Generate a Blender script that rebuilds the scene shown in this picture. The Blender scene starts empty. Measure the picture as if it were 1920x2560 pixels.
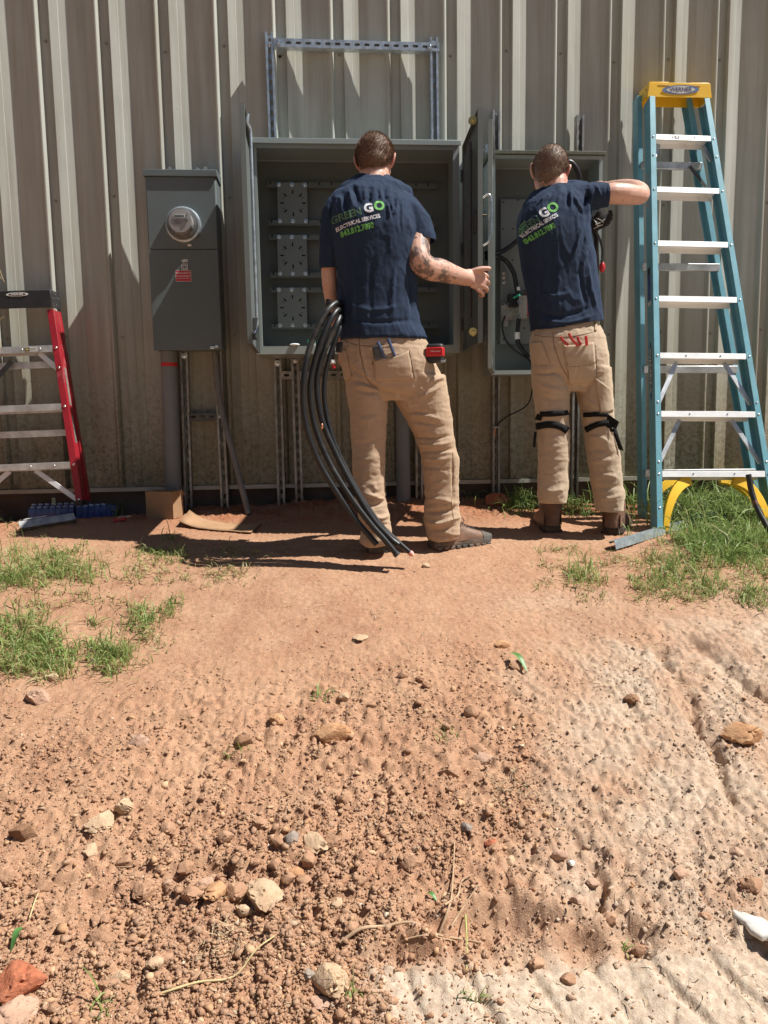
import bpy, bmesh, math, random
import numpy as np
from mathutils import Vector, Matrix
from mathutils.bvhtree import BVHTree

S = bpy.context.scene
COL = S.collection
# ---------------------------------------------------------------- camera, sky, sun, exposure
F = 1923.0                                     # focal length of the photograph in its own pixels (1920 x 2560)
CP = np.array([1.42602, -4.37216, 0.36079])
yaw, pitch, roll = 0.07785, 0.12100, -0.01524
_f = np.array([math.sin(yaw), math.cos(yaw), 0]); _r = np.array([math.cos(yaw), -math.sin(yaw), 0]); _u = np.array([0, 0, 1.])
_f2 = math.cos(pitch)*_f - math.sin(pitch)*_u; _u2 = math.cos(pitch)*_u + math.sin(pitch)*_f
CR = math.cos(roll)*_r + math.sin(roll)*_u2; CU = math.cos(roll)*_u2 - math.sin(roll)*_r; CF = _f2
cam = bpy.data.cameras.new('camera'); camo = bpy.data.objects.new('camera', cam); COL.objects.link(camo)
M = Matrix.Identity(4)
for i in range(3):
    M[i][0], M[i][1], M[i][2], M[i][3] = CR[i], CU[i], -CF[i], CP[i]
camo.matrix_world = M
cam.sensor_fit = 'VERTICAL'; cam.sensor_height = 24.0; cam.lens = 24.0*F/2560
cam.clip_start = 0.05; cam.clip_end = 500
S.camera = camo

SUN = Vector((0.62, -0.13, 1.0)).normalized()
w = bpy.data.worlds.new('World'); S.world = w; w.use_nodes = True
nt = w.node_tree; nt.nodes.clear()
sky = nt.nodes.new('ShaderNodeTexSky'); sky.sky_type = 'NISHITA'; sky.sun_disc = False
sky.sun_elevation = math.asin(SUN.z); sky.sun_rotation = math.atan2(SUN.x, SUN.y)
sky.air_density = 0.85; sky.dust_density = 0.5; sky.ozone_density = 1.0
bg = nt.nodes.new('ShaderNodeBackground'); bg.inputs['Strength'].default_value = 0.05
out = nt.nodes.new('ShaderNodeOutputWorld')
nt.links.new(sky.outputs[0], bg.inputs[0]); nt.links.new(bg.outputs[0], out.inputs[0])
sl = bpy.data.lights.new('sun', 'SUN'); sl.energy = 5.0; sl.angle = math.radians(0.53); sl.color = (1.0, 0.965, 0.905)
so = bpy.data.objects.new('sun', sl); COL.objects.link(so)
so.rotation_euler = SUN.to_track_quat('Z', 'Y').to_euler(); so.location = (6, -2, 8)
S.view_settings.view_transform = 'Standard'; S.view_settings.look = 'None'
S.view_settings.gamma = 1.0; S.view_settings.use_curve_mapping = False
S.view_settings.exposure = 0.66
S.render.engine = 'CYCLES'
S.cycles.use_denoising = True
try:
    S.cycles.denoiser = 'OPENIMAGEDENOISE'; S.cycles.denoising_prefilter = 'ACCURATE'
except Exception: pass
S.cycles.max_bounces = 8; S.cycles.transparent_max_bounces = 12

# ---------------------------------------------------------------- helpers
def ray(px, py): return CF + (px-960)/F*CR - (py-1280)/F*CU
def W(px, py, Y):
    r = ray(px, py); t = (Y-CP[1])/r[1]; return CP + t*r
def depth(P): return float((np.asarray(P)-CP) @ CF)
def mpp(P): return depth(P)/F                                 # metres per photograph pixel at P
def proj(V):
    d = np.asarray(V)-CP; z = d @ CF
    return 960+F*(d @ CR)/z, 1280-F*(d @ CU)/z
def vec(a): return np.asarray(a, float)
def nrm(a): a = vec(a); return a/np.linalg.norm(a)

class MB:
    "collects shapes in world coordinates and links them as ONE mesh object"
    def __init__(s): s.v = []; s.f = []
    def add(s, vs, fs):
        o = len(s.v); s.v += [tuple(map(float, p)) for p in vs]; s.f += [tuple(i+o for i in q) for q in fs]; return s
    def box(s, lo, hi):
        x0, y0, z0 = lo; x1, y1, z1 = hi
        return s.add([(x0,y0,z0),(x1,y0,z0),(x1,y1,z0),(x0,y1,z0),(x0,y0,z1),(x1,y0,z1),(x1,y1,z1),(x0,y1,z1)],
                     [(0,3,2,1),(4,5,6,7),(0,1,5,4),(1,2,6,5),(2,3,7,6),(3,0,4,7)])
    def obox(s, c, ux, uy, uz, hx, hy, hz):
        c = vec(c); ux, uy, uz = nrm(ux)*hx, nrm(uy)*hy, nrm(uz)*hz; vs = []
        for k in (-1, 1):
            for i, j in ((-1,-1),(1,-1),(1,1),(-1,1)): vs.append(c+i*ux+j*uy+k*uz)
        return s.add(vs, [(0,3,2,1),(4,5,6,7),(0,1,5,4),(1,2,6,5),(2,3,7,6),(3,0,4,7)])
    def bar(s, p0, p1, w, t, up=(0,0,1)):
        "rectangular bar from p0 to p1: w along cross(dir,up), t along the third axis"
        p0, p1 = vec(p0), vec(p1); d = nrm(p1-p0); a = np.cross(d, up); a = nrm(a); b = np.cross(a, d)
        return s.obox((p0+p1)/2, a, b, d, w/2, t/2, np.linalg.norm(p1-p0)/2)
    def prism(s, poly, ext):
        "extrude a planar polygon (world points, counter-clockwise seen against ext)"
        n = len(poly); e = vec(ext); a = [vec(p) for p in poly]
        return s.add(a+[p+e for p in a], [tuple(range(n))[::-1], tuple(range(n, 2*n))]+[(i, (i+1) % n, n+(i+1) % n, n+i) for i in range(n)])
    def tube(s, pts, r, n=10, caps=True, flat=1.0):
        pts = [vec(p) for p in pts]; m = len(pts); rs = r if hasattr(r, '__len__') else [r]*m
        t = [nrm(pts[min(i+1, m-1)]-pts[max(i-1, 0)]) for i in range(m)]
        a = np.cross(t[0], (0, 0, 1));
        if np.linalg.norm(a) < .2: a = np.cross(t[0], (0, 1, 0))
        a = nrm(a); vs = []
        for i in range(m):
            a = nrm(a - t[i]*(a @ t[i])); b = np.cross(t[i], a)
            for k in range(n):
                q = 2*math.pi*k/n; vs.append(pts[i]+rs[i]*(math.cos(q)*a+flat*math.sin(q)*b))
        fs = [(i*n+k, i*n+(k+1) % n, (i+1)*n+(k+1) % n, (i+1)*n+k) for i in range(m-1) for k in range(n)]
        if caps: fs += [tuple(range(n))[::-1], tuple(range((m-1)*n, m*n))]
        return s.add(vs, fs)
    def cyl(s, p0, p1, r0, r1=None, n=14): return s.tube([p0, p1], [r0, r0 if r1 is None else r1], n)
    def ell(s, c, r, n=14, rot=None):
        "ellipsoid"
        vs = []; m = n//2
        R = np.eye(3) if rot is None else rot
        for i in range(1, m):
            th = math.pi*i/m
            for k in range(n):
                ph = 2*math.pi*k/n
                vs.append(vec(c)+R @ (vec(r)*vec((math.sin(th)*math.cos(ph), math.sin(th)*math.sin(ph), math.cos(th)))))
        top = len(vs); vs.append(vec(c)+R @ (vec(r)*vec((0,0,1)))); vs.append(vec(c)-R @ (vec(r)*vec((0,0,1))))
        fs = [(i*n+k, (i+1)*n+k, (i+1)*n+(k+1) % n, i*n+(k+1) % n) for i in range(m-2) for k in range(n)]
        fs += [(top, k, (k+1) % n) for k in range(n)]+[(top+1, (m-2)*n+(k+1) % n, (m-2)*n+k) for k in range(n)]
        return s.add(vs, fs)
    def rings(s, rr, caps=True):
        "skin a list of equal length rings"
        n = len(rr[0]); m = len(rr); vs = [p for r in rr for p in r]
        fs = [(i*n+k, i*n+(k+1) % n, (i+1)*n+(k+1) % n, (i+1)*n+k) for i in range(m-1) for k in range(n)]
        if caps: fs += [tuple(range(n))[::-1], tuple(range((m-1)*n, m*n))]
        return s.add(vs, fs)
    def lathe(s, c, axis, prof, n=28, ref=(0,0,1)):
        "prof: (distance along axis, radius)"
        ax = nrm(axis); a = nrm(np.cross(ax, ref)); b = np.cross(ax, a); c = vec(c)
        rr = [[c+ax*h+r*(math.cos(2*math.pi*k/n)*a+math.sin(2*math.pi*k/n)*b) for k in range(n)] for h, r in prof]
        return s.rings(rr)
    def build(s, name, m, parent=None, smooth=None, bevel=0, solid=0, sub=0, **props):
        V = np.array(s.v, dtype=float).reshape(-1, 3)
        return from_arrays(name, V, s.f, m, parent, smooth, bevel, solid, sub, **props)

def root_of(o):
    while o.parent: o = o.parent
    return o
def from_arrays(name, V, faces, m, parent=None, smooth=None, bevel=0, solid=0, sub=0, fix=True, **props):
    if parent is not None: org = vec(root_of(parent).location)
    else:
        org = vec((V[:, 0].mean(), V[:, 1].mean(), V[:, 2].min()))
    me = bpy.data.meshes.new(name)
    if isinstance(faces, np.ndarray): faces = faces.tolist()
    me.from_pydata((V-org).tolist(), [], faces)
    if fix:
        b = bmesh.new(); b.from_mesh(me); bmesh.ops.recalc_face_normals(b, faces=b.faces); b.to_mesh(me); b.free()
    for mm in (m if isinstance(m, (list, tuple)) else [m]): me.materials.append(mm)
    if smooth is not None:
        me.shade_smooth()
        if smooth < 180: me.set_sharp_from_angle(angle=math.radians(smooth))
    o = bpy.data.objects.new(name, me); COL.objects.link(o)
    if parent is not None: o.parent = parent
    else: o.location = org
    if solid:
        md = o.modifiers.new('solid', 'SOLIDIFY'); md.thickness = solid; md.offset = 0
    if bevel:
        md = o.modifiers.new('bevel', 'BEVEL'); md.width = bevel; md.segments = 2; md.limit_method = 'ANGLE'; md.angle_limit = math.radians(40)
        me.shade_smooth(); me.set_sharp_from_angle(angle=math.radians(35))
    if sub:
        md = o.modifiers.new('sub', 'SUBSURF'); md.levels = sub; md.render_levels = sub
    for k, v in props.items(): o[k] = v
    return o
def thing(name, label, cat, loc=(0,0,0), group=None, kind=None):
    o = bpy.data.objects.new(name, None); COL.objects.link(o); o.location = loc; o.empty_display_size = .1
    return tag(o, label, cat, group, kind)
def tag(o, label, cat, group=None, kind=None):
    o['label'] = label; o['category'] = cat
    if group: o['group'] = group
    if kind: o['kind'] = kind
    return o
def copy_tree(o, loc=None, rz=None, parent=None):
    c = o.copy(); COL.objects.link(c)
    if parent is not None: c.parent = parent
    for ch in list(o.children): copy_tree(ch, parent=c)
    if loc is not None: c.location = loc
    if rz is not None: c.rotation_euler = (0, 0, rz)
    return c
def catmull(pts, k=8):
    P = [vec(p) for p in pts]; P = [2*P[0]-P[1]]+P+[2*P[-1]-P[-2]]; o = []
    for i in range(1, len(P)-2):
        for j in range(k):
            t = j/k; a, b, c, d = P[i-1:i+3]
            o.append(.5*((2*b)+(-a+c)*t+(2*a-5*b+4*c-d)*t*t+(-a+3*b-3*c+d)*t**3))
    o.append(P[-2]); return o

# value noise in numpy, used for the ground and for cloth
def _hash(ix, iy, iz, seed):
    h = (ix*374761393 + iy*668265263 + iz*2147483647 + seed*974711) & 0xFFFFFFFF
    h = ((h ^ (h >> 13))*1274126177) & 0xFFFFFFFF
    h = ((h ^ (h >> 16))*2246822519) & 0xFFFFFFFF
    return ((h ^ (h >> 15)) & 0xFFFF)/65535.0
def noise3(x, y, z=0.0, seed=0):
    x = np.asarray(x, float); y = np.asarray(y, float); z = np.asarray(z, float)+np.zeros_like(x)
    ix, iy, iz = np.floor(x).astype(np.int64), np.floor(y).astype(np.int64), np.floor(z).astype(np.int64)
    fx, fy, fz = x-ix, y-iy, z-iz
    sx, sy, sz = (t*t*t*(t*(t*6-15)+10) for t in (fx, fy, fz)); r = 0
    for a in (0, 1):
        for b in (0, 1):
            for c in (0, 1):
                r = r + _hash(ix+a, iy+b, iz+c, seed)*(sx if a else 1-sx)*(sy if b else 1-sy)*(sz if c else 1-sz)
    return r*2-1
def fbm(x, y, z=0.0, o=4, seed=0):
    r = 0; a = 1; s = 0
    for k in range(o):
        r = r+a*noise3(np.asarray(x)*2**k, np.asarray(y)*2**k, np.asarray(z)*2**k, seed+k*17); s += a; a *= .5
    return r/s

# ---------------------------------------------------------------- materials
def newmat(name):
    m = bpy.data.materials.new(name); m.use_nodes = True; n = m.node_tree
    return m, n, n.nodes['Principled BSDF']
def N(nt_, t, **kw):
    n = nt_.nodes.new(t)
    for k, v in kw.items():
        if k.startswith('i_'): n.inputs[k[2:].replace('_', ' ')].default_value = v
        else: setattr(n, k, v)
    return n
def setin(nt_, sock, v):
    if isinstance(v, bpy.types.NodeSocket): nt_.links.new(v, sock)
    elif isinstance(v, (tuple, list)): sock.default_value = (*v[:3], 1) if sock.type == 'RGBA' else v
    else: sock.default_value = v
def mixc(nt_, fac, a, b, mode='MIX'):
    n = nt_.nodes.new('ShaderNodeMix'); n.data_type = 'RGBA'; n.blend_type = mode
    setin(nt_, n.inputs[0], fac); setin(nt_, n.inputs[6], a); setin(nt_, n.inputs[7], b); return n.outputs[2]
def ramp(nt_, src, lo, hi, c0=(0,0,0), c1=(1,1,1)):
    r = nt_.nodes.new('ShaderNodeValToRGB'); r.color_ramp.elements[0].position = lo; r.color_ramp.elements[1].position = hi
    r.color_ramp.elements[0].color = (*c0, 1); r.color_ramp.elements[1].color = (*c1, 1); nt_.links.new(src, r.inputs[0]); return r.outputs[0]
def texn(nt_, co, scale, detail=4, rough=.55, stretch=None):
    if stretch:
        mp = nt_.nodes.new('ShaderNodeMapping'); mp.inputs['Scale'].default_value = stretch; nt_.links.new(co, mp.inputs[0]); co = mp.outputs[0]
    n = nt_.nodes.new('ShaderNodeTexNoise'); n.inputs['Scale'].default_value = scale; n.inputs['Detail'].default_value = detail
    n.inputs['Roughness'].default_value = rough; nt_.links.new(co, n.inputs['Vector']); return n.outputs['Fac']
def coord(nt_, which='Object'):
    if which == 'Position': return nt_.nodes.new('ShaderNodeNewGeometry').outputs['Position']
    return nt_.nodes.new('ShaderNodeTexCoord').outputs[which]
def bump(nt_, b, src, strength, dist=.002):
    n = nt_.nodes.new('ShaderNodeBump'); n.inputs['Strength'].default_value = strength; n.inputs['Distance'].default_value = dist
    nt_.links.new(src, n.inputs['Height'])
    if b.inputs['Normal'].links: nt_.links.new(b.inputs['Normal'].links[0].from_socket, n.inputs['Normal'])
    nt_.links.new(n.outputs[0], b.inputs['Normal']); return n
def mat(name, col, rough=.6, metal=0.0, var=.12, vscale=6, dirt=None, dirtamt=.0, bmp=0.0, bscale=200, bdist=.001, spec=.5, stretch=None, grain=0):
    "plain procedural surface: base colour broken up by two noises, optional dirt, fine relief"
    m, n, b = newmat(name); co = coord(n)
    f1 = texn(n, co, vscale, 5, .6, stretch)
    dark = tuple(c*(1-var*1.6) for c in col); light = tuple(min(1, c*(1+var)) for c in col)
    c = mixc(n, ramp(n, f1, .3, .7), dark, light)
    if grain:
        f3 = texn(n, co, grain, 2, .5); c = mixc(n, ramp(n, f3, .35, .65), mixc(n, .18, c, (0,0,0)), c)
    if dirt is not None:
        f2 = texn(n, co, vscale*.37, 6, .7); c = mixc(n, ramp(n, f2, .62-dirtamt*.5, .75), c, dirt)
    n.links.new(c, b.inputs['Base Color'])
    fr = texn(n, co, vscale*2.3, 4); mr = n.nodes.new('ShaderNodeMapRange'); mr.inputs['To Min'].default_value = max(.03, rough-.1); mr.inputs['To Max'].default_value = min(1, rough+.12)
    n.links.new(fr, mr.inputs['Value']); n.links.new(mr.outputs[0], b.inputs['Roughness'])
    b.inputs['Metallic'].default_value = metal; b.inputs['Specular IOR Level'].default_value = spec
    if bmp: bump(n, b, texn(n, co, bscale, 3), bmp, bdist)
    return m
MT = {}
MT['grey_cabinet'] = mat('grey_cabinet', (.118,.145,.148), .5, var=.06, vscale=4, bmp=.12, bscale=260, dirt=(.12,.12,.11), dirtamt=.1)
MT['grey_paint'] = mat('grey_paint', (.30,.345,.335), .45, var=.06, vscale=3, bmp=.1, bscale=260, dirt=(.26,.25,.22), dirtamt=.1)
MT['shaded_interior'] = mat('shaded_interior', (.135,.15,.14), .55, var=.06, vscale=3, bmp=.1, bscale=260)  # box grey darkened: the shade inside is put into the colour
MT['shaded_door'] = mat('shaded_door', (.13,.147,.142), .5, var=.08, vscale=3, bmp=.1, bscale=260)  # open doors' grey made darker, standing in for the shade on them
MT['pan_paint'] = mat('pan_paint', (.20,.22,.212), .5, var=.05, vscale=4, bmp=.1, bscale=260)
MT['galv'] = mat('galvanised', (.52,.575,.62), .38, .7, var=.22, vscale=30, bmp=.08, bscale=90)
MT['galv_dull'] = mat('galvanised_dull', (.36,.36,.35), .5, .75, var=.25, vscale=22, dirt=(.22,.15,.1), dirtamt=.25, bmp=.08, bscale=90)
MT['zinc'] = mat('zinc_bolt', (.75,.75,.74), .25, .95, var=.1, vscale=40)
MT['alu'] = mat('aluminium', (.86,.86,.85), .45, .35, var=.07, vscale=14, dirt=(.5,.5,.48), dirtamt=.05, stretch=(.15,1,1))
MT['alu_old'] = mat('aluminium_worn', (.62,.64,.65), .42, .7, var=.16, vscale=18, dirt=(.38,.36,.33), dirtamt=.25)
MT['steel_dark'] = mat('dark_steel', (.10,.10,.10), .5, .4, var=.15, vscale=30)
MT['chrome'] = mat('chrome', (.8,.8,.8), .12, 1.0, var=.05)
MT['brass'] = mat('brass', (.72,.55,.22), .3, .9, var=.12, vscale=40)
MT['copper'] = mat('copper', (.75,.36,.22), .35, .9, var=.15, vscale=60)
MT['black_rubber'] = mat('black_insulation', (.0095,.010,.0115), .42, var=.2, vscale=14, bmp=.06, bscale=120, dirt=(.09,.08,.07), dirtamt=.12)
MT['black_plastic'] = mat('black_plastic', (.022,.022,.024), .5, var=.2, vscale=20, dirt=(.10,.09,.08), dirtamt=.1)
MT['white_tape'] = mat('white_tape', (.75,.75,.73), .5, var=.06)
MT['pink_tape'] = mat('pink_tape', (.75,.33,.28), .5, var=.08)
MT['green'] = mat('green_plastic', (.03,.34,.20), .5, var=.1)
MT['pvc'] = mat('grey_pvc', (.185,.195,.20), .5, var=.1, vscale=5, dirt=(.26,.19,.14), dirtamt=.2)
MT['red_label'] = mat('red_label', (.50,.02,.035), .45, var=.06)
MT['white_print'] = mat('white_print', (.78,.78,.76), .55, var=.05)
MT['dark_print'] = mat('dark_print', (.02,.022,.03), .55, var=.05)
MT['blue_rail'] = mat('blue_fibreglass', (.165,.40,.485), .42, var=.1, vscale=9, dirt=(.2,.36,.40), dirtamt=.12, bmp=.12, bscale=300, grain=420)
MT['yellow'] = mat('yellow_plastic', (.86,.52,.03), .42, var=.06, vscale=8, dirt=(.5,.3,.06), dirtamt=.06)
MT['red_rail'] = mat('red_fibreglass', (.36,.016,.027), .38, var=.12, vscale=9, dirt=(.55,.2,.2), dirtamt=.08, bmp=.1, bscale=300, grain=380)
MT['sticker'] = mat('sticker', (.66,.66,.62), .55, var=.12, vscale=30)
MT['cardboard'] = mat('cardboard', (.40,.235,.125), .8, var=.08, vscale=12, bmp=.15, bscale=120, grain=300)
MT['red_plastic'] = mat('red_plastic', (.55,.02,.025), .4, var=.1)
MT['rust_red'] = mat('red_grip', (.42,.035,.03), .5, var=.12)
MT['blue_grip'] = mat('blue_grip', (.05,.085,.19), .5, var=.15)
MT['hole'] = mat('dark_hole', (.012,.012,.012), .8, var=.1)
MT['seal_white'] = mat('white_plastic', (.75,.75,.76), .35, var=.04)
def m_lcd():
    return mat('lcd', (.06,.085,.08), .2, var=.1)
MT['lcd'] = m_lcd()
def m_glass(name, col, rough=.05, alpha=.35):
    m, n, b = newmat(name); co = coord(n)
    f = texn(n, co, 30, 3); n.links.new(mixc(n, ramp(n, f, .3, .7), tuple(c*.85 for c in col), col), b.inputs['Base Color'])
    b.inputs['Roughness'].default_value = rough; b.inputs['Alpha'].default_value = alpha
    b.inputs['Coat Weight'].default_value = 1.0; b.inputs['Coat Roughness'].default_value = .03
    return m
MT['meter_glass'] = m_glass('meter_cover', (.60,.62,.63), .05, .10)
MT['blue_film'] = m_glass('blue_film', (.13,.20,.55), .15, .42)
# ================================================================ SETTING: ground
_gy = np.array([-60,-12,-6,-4.4,-3.6,-3.0,-2.5,-2.0,-1.5,-1.1,-.85,-.6,-.3,0,.6,60])
_gz = np.array([-2.6,-1.75,-1.38,-1.15,-.975,-.815,-.665,-.515,-.36,-.255,-.21,-.19,-.175,-.165,-.17,-.17])
_ty = np.concatenate([np.linspace(-60,-5,200), np.linspace(-4.99,.7,600), np.linspace(.71,60,100)])
_tz = np.interp(_ty, _gy, _gz)
_k = np.exp(-np.linspace(-2,2,31)**2); _k /= _k.sum()
_tz[200:800] = np.convolve(np.pad(_tz[200:800], 15, 'edge'), _k, 'valid')
def gbase(x, y):
    "smooth lie of the land"
    x = np.asarray(x, float); y = np.asarray(y, float)
    z = np.interp(y, _ty, _tz)
    hw = np.interp(x, [-1,-.3,.05,.35,.7,1.05,1.4,1.85,2.4,2.85,3.3,4.2], [-.19,-.185,-.166,-.155,-.122,-.120,-.100,-.088,-.112,-.150,-.165,-.165])
    z = z+(hw+.165)*np.exp(-(np.minimum(y, 0)/.26)**2)
    z = z+.042*np.exp(-((x-.2)/.6)**2-((y+.40)/.20)**2)
    return z
def seg_d(x, y, pts):
    "distance to a polyline"
    d = np.full(np.shape(x), 9.)
    for (ax, ay), (bx, by) in zip(pts[:-1], pts[1:]):
        vx, vy = bx-ax, by-ay; t = np.clip(((x-ax)*vx+(y-ay)*vy)/(vx*vx+vy*vy), 0, 1)
        d = np.minimum(d, np.hypot(x-ax-t*vx, y-ay-t*vy))
    return d
def G(px, py):
    "where the sight line through a photograph pixel meets the smooth ground"
    r = ray(px, py); t0, t1 = .5, 8.
    for _ in range(50):
        t = (t0+t1)/2; p = CP+t*r
        if p[2] > gbase(p[0], p[1]): t0 = t
        else: t1 = t
    return CP+t*r
FURROW = [tuple(G(*p)[:2]) for p in ((1660,1640),(1700,1720),(1745,1800),(1790,1890),(1820,1960),(1850,2050))]
FURROW2 = [tuple(G(*p)[:2]) for p in ((1430,2100),(1490,2130),(1500,2200),(1495,2270))]
FURROW3 = [tuple(G(*p)[:2]) for p in ((1740,1600),(1790,1640),(1850,1700),(1920,1750))]
HOLES = [(G(1280,2315), .085, .035, .05), (G(1460,2370), .05, .03, .03), (G(1580,2350), .045, .03, .035), (G(520,2185), .07, .03, .025), (G(1000,2395), .05, .025, .03)]
TREAD = [tuple(G(*p)[:2]) for p in ((1560,2460),(1900,2420))]
TDIR = nrm((G(1720,2540)-G(1640,2440))[:2]); TPERP = vec((-TDIR[1], TDIR[0]))
TC = G(1690,2470)[:2]
def tread_mask(x, y):
    u = (x-TC[0])*TPERP[0]+(y-TC[1])*TPERP[1]; v = (x-TC[0])*TDIR[0]+(y-TC[1])*TDIR[1]
    m = np.clip((-y-2.86+.02*noise3(x*9, y*9, 0, 5))/.07, 0, 1)*np.clip((x-1.46+.07*noise3(x*6, y*6, 0, 9))/.1, 0, 1)
    return u, v, m
def pale_mask(x, y):
    "dried pale mud on the right of the foreground"
    n = fbm(x*2.2, y*2.2, 0, 4, 31)
    return np.clip((x-1.95+.55*(y+2.35)*-.5+.55*n)/.35, 0, 1)*np.clip((-1.45-y+.35*n)/.3, 0, 1)
def loose_mask(x, y):
    "crumbled soil: thick in the foreground on the left and in the middle, thin on the trodden strip"
    n = fbm(x*1.7, y*1.7, 0, 4, 77)
    return np.clip((-1.75-y+.3*n)/.55, 0, 1)*(1-.75*pale_mask(x, y))
def worley(x, y, seed):
    "nearest and second nearest cell point, and a random value per cell"
    ix, iy = np.floor(x).astype(np.int64), np.floor(y).astype(np.int64); f1 = np.full(np.shape(x), 9.); f2 = f1.copy(); cid = np.zeros(np.shape(x))
    for a in (-1, 0, 1):
        for b in (-1, 0, 1):
            hx, hy = _hash(ix+a, iy+b, 0*ix, seed), _hash(ix+a, iy+b, 0*ix+7, seed+3); d = np.hypot(ix+a+hx-x, iy+b+hy-y)
            n_ = d < f1; f2 = np.where(n_, f1, np.minimum(f2, d)); cid = np.where(n_, _hash(ix+a, iy+b, 0*ix+13, seed+9), cid); f1 = np.where(n_, d, f1)
    return f1, f2, cid
def ground_h(x, y):
    z = gbase(x, y)
    lm = np.maximum(loose_mask(x, y), .55*np.clip((y+.5)/.25, 0, 1)*np.clip((3.0-x)/.4, 0, 1)); pm = pale_mask(x, y); u, v, tm = tread_mask(x, y)
    z = z+.018*fbm(x*1.3, y*1.3, 0, 3, 3)*np.clip((-.4-y)/.6+.3, 0, 1)
    z = z+(.012*lm+.004)*(1-.9*tm)*fbm(x*7, y*7, 0, 4, 11)
    a = np.abs(fbm(x*20, y*20, 0, 2, 21))*2.4-.55+.4*fbm(x*34, y*34, 0, 2, 22); z = z+(.0150*lm+.0018+.0045*pm)*(1-.8*tm)*a*np.clip(.6+.9*fbm(x*3, y*3, 0, 2, 8), .1, 1.4)
    b = np.abs(noise3(x*58, y*58, 0, 41))*2-.6+.6*noise3(x*95, y*95, 0, 42); z = z+(.0060*lm+.0019+.0032*pm)*(1-.75*tm)*b
    xw, yw = x+.022*noise3(x*14, y*14, 0, 181), y+.022*noise3(x*14, y*14, 0, 182); w1, w2, wi = worley(xw*13, yw*13, 5); v1, v2, vi = worley(xw*34, yw*34, 6)
    brk = np.clip(.35+1.2*fbm(x*3.3, y*3.3, 0, 3, 183), 0, 1)*pm*(1-.6*tm)
    z = z+brk*(.009*(wi-.5)+.004*(vi-.5)-.010*np.exp(-((w2-w1)/.07)**2)-.005*np.exp(-((v2-v1)/.12)**2))+lm*.0075*(vi-.45)*np.clip(.2+1.3*fbm(x*4.1, y*4.1, 0, 3, 184), 0, 1)
    cr = 1-np.abs(noise3(x*16, y*16, 0, 55)); z = z-.009*pm*np.clip((cr-.94)/.06, 0, 1)*(1-.5*tm)
    for pts, wd, dp in ((FURROW, .022, .034), (FURROW2, .014, .035), (FURROW3, .03, .03)):
        d = seg_d(x+.012*noise3(x*18, y*18, 0, 4), y+.012*noise3(x*18, y*18, 0, 6), pts)
        z = z-dp*1.25*np.exp(-(d/wd)**2)*(.6+.6*noise3(x*11, y*11, 0, 2))+.004*np.exp(-((d-.05)/.02)**2)*noise3(x*14, y*14, 0, 44)
    for c, rx, ry, dp in HOLES:
        q = ((x-c[0])/rx)**2+((y-c[1])/ry)**2+.5*noise3(x*30, y*30, 0, 12); z = z-dp*np.exp(-np.clip(q, 0, 9)**2*.7)+.018*np.exp(-((np.sqrt(np.clip(q, 0, 9))-1.6)/.4)**2)*(y > c[1]+.01)
    per = .125; ph = (u+.012*noise3(v*7, u*3, 0, 3))/per; s = ph-np.floor(ph)
    rid = np.clip((s-.0)/.10, 0, 1)*np.clip((1-s)/(.16+.12*noise3(v*5, u*2, 0, 71)), 0, 1)*(.75+.5*noise3(x*7, y*7, 0, 72))
    ck = 1-np.abs(noise3(x*13, y*13, 0, 91)); ck2 = 1-np.abs(fbm(x*9+3, y*9, 0, 3, 93)); z = z+tm*(.015*rid-.009-.004*np.clip((ck-.955)/.045, 0, 1)-.006*np.clip((ck2-.965)/.035, 0, 1)+.0022*noise3(x*60, y*60, 0, 13)+.003*fbm(x*25, y*25, 0, 3, 14))
    return z

def axis(lo, hi, step, far0, far1, k=26):
    a = np.linspace(0, 1, k)**2.2
    return np.concatenate([lo-(lo-far0)*a[:0:-1], np.arange(lo, hi, step), hi+(far1-hi)*a])
gx = axis(-.75, 3.95, .0058, -60, 60); gy1 = np.arange(-3.35, .08, .0062)
gy = np.concatenate([-3.35-(60-3.35)*(np.linspace(0, 1, 30)**2.2)[:0:-1], gy1, [.3, .8]])
GX, GY = np.meshgrid(gx, gy)
GZ = ground_h(GX.ravel(), GY.ravel()).reshape(GX.shape)
nv_x, nv_y = len(gx), len(gy)
idx = np.arange(nv_x*nv_y).reshape(nv_y, nv_x)
quads = np.stack([idx[:-1,:-1], idx[:-1,1:], idx[1:,1:], idx[1:,:-1]], -1).reshape(-1, 4)
V = np.stack([GX.ravel(), GY.ravel(), GZ.ravel()], 1)
me = bpy.data.meshes.new('ground'); me.vertices.add(len(V)); me.vertices.foreach_set('co', V.ravel())
me.loops.add(quads.size); me.loops.foreach_set('vertex_index', quads.ravel().astype(np.int32))
me.polygons.add(len(quads)); me.polygons.foreach_set('loop_start', np.arange(0, quads.size, 4, dtype=np.int32))
me.update(calc_edges=True)
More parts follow.
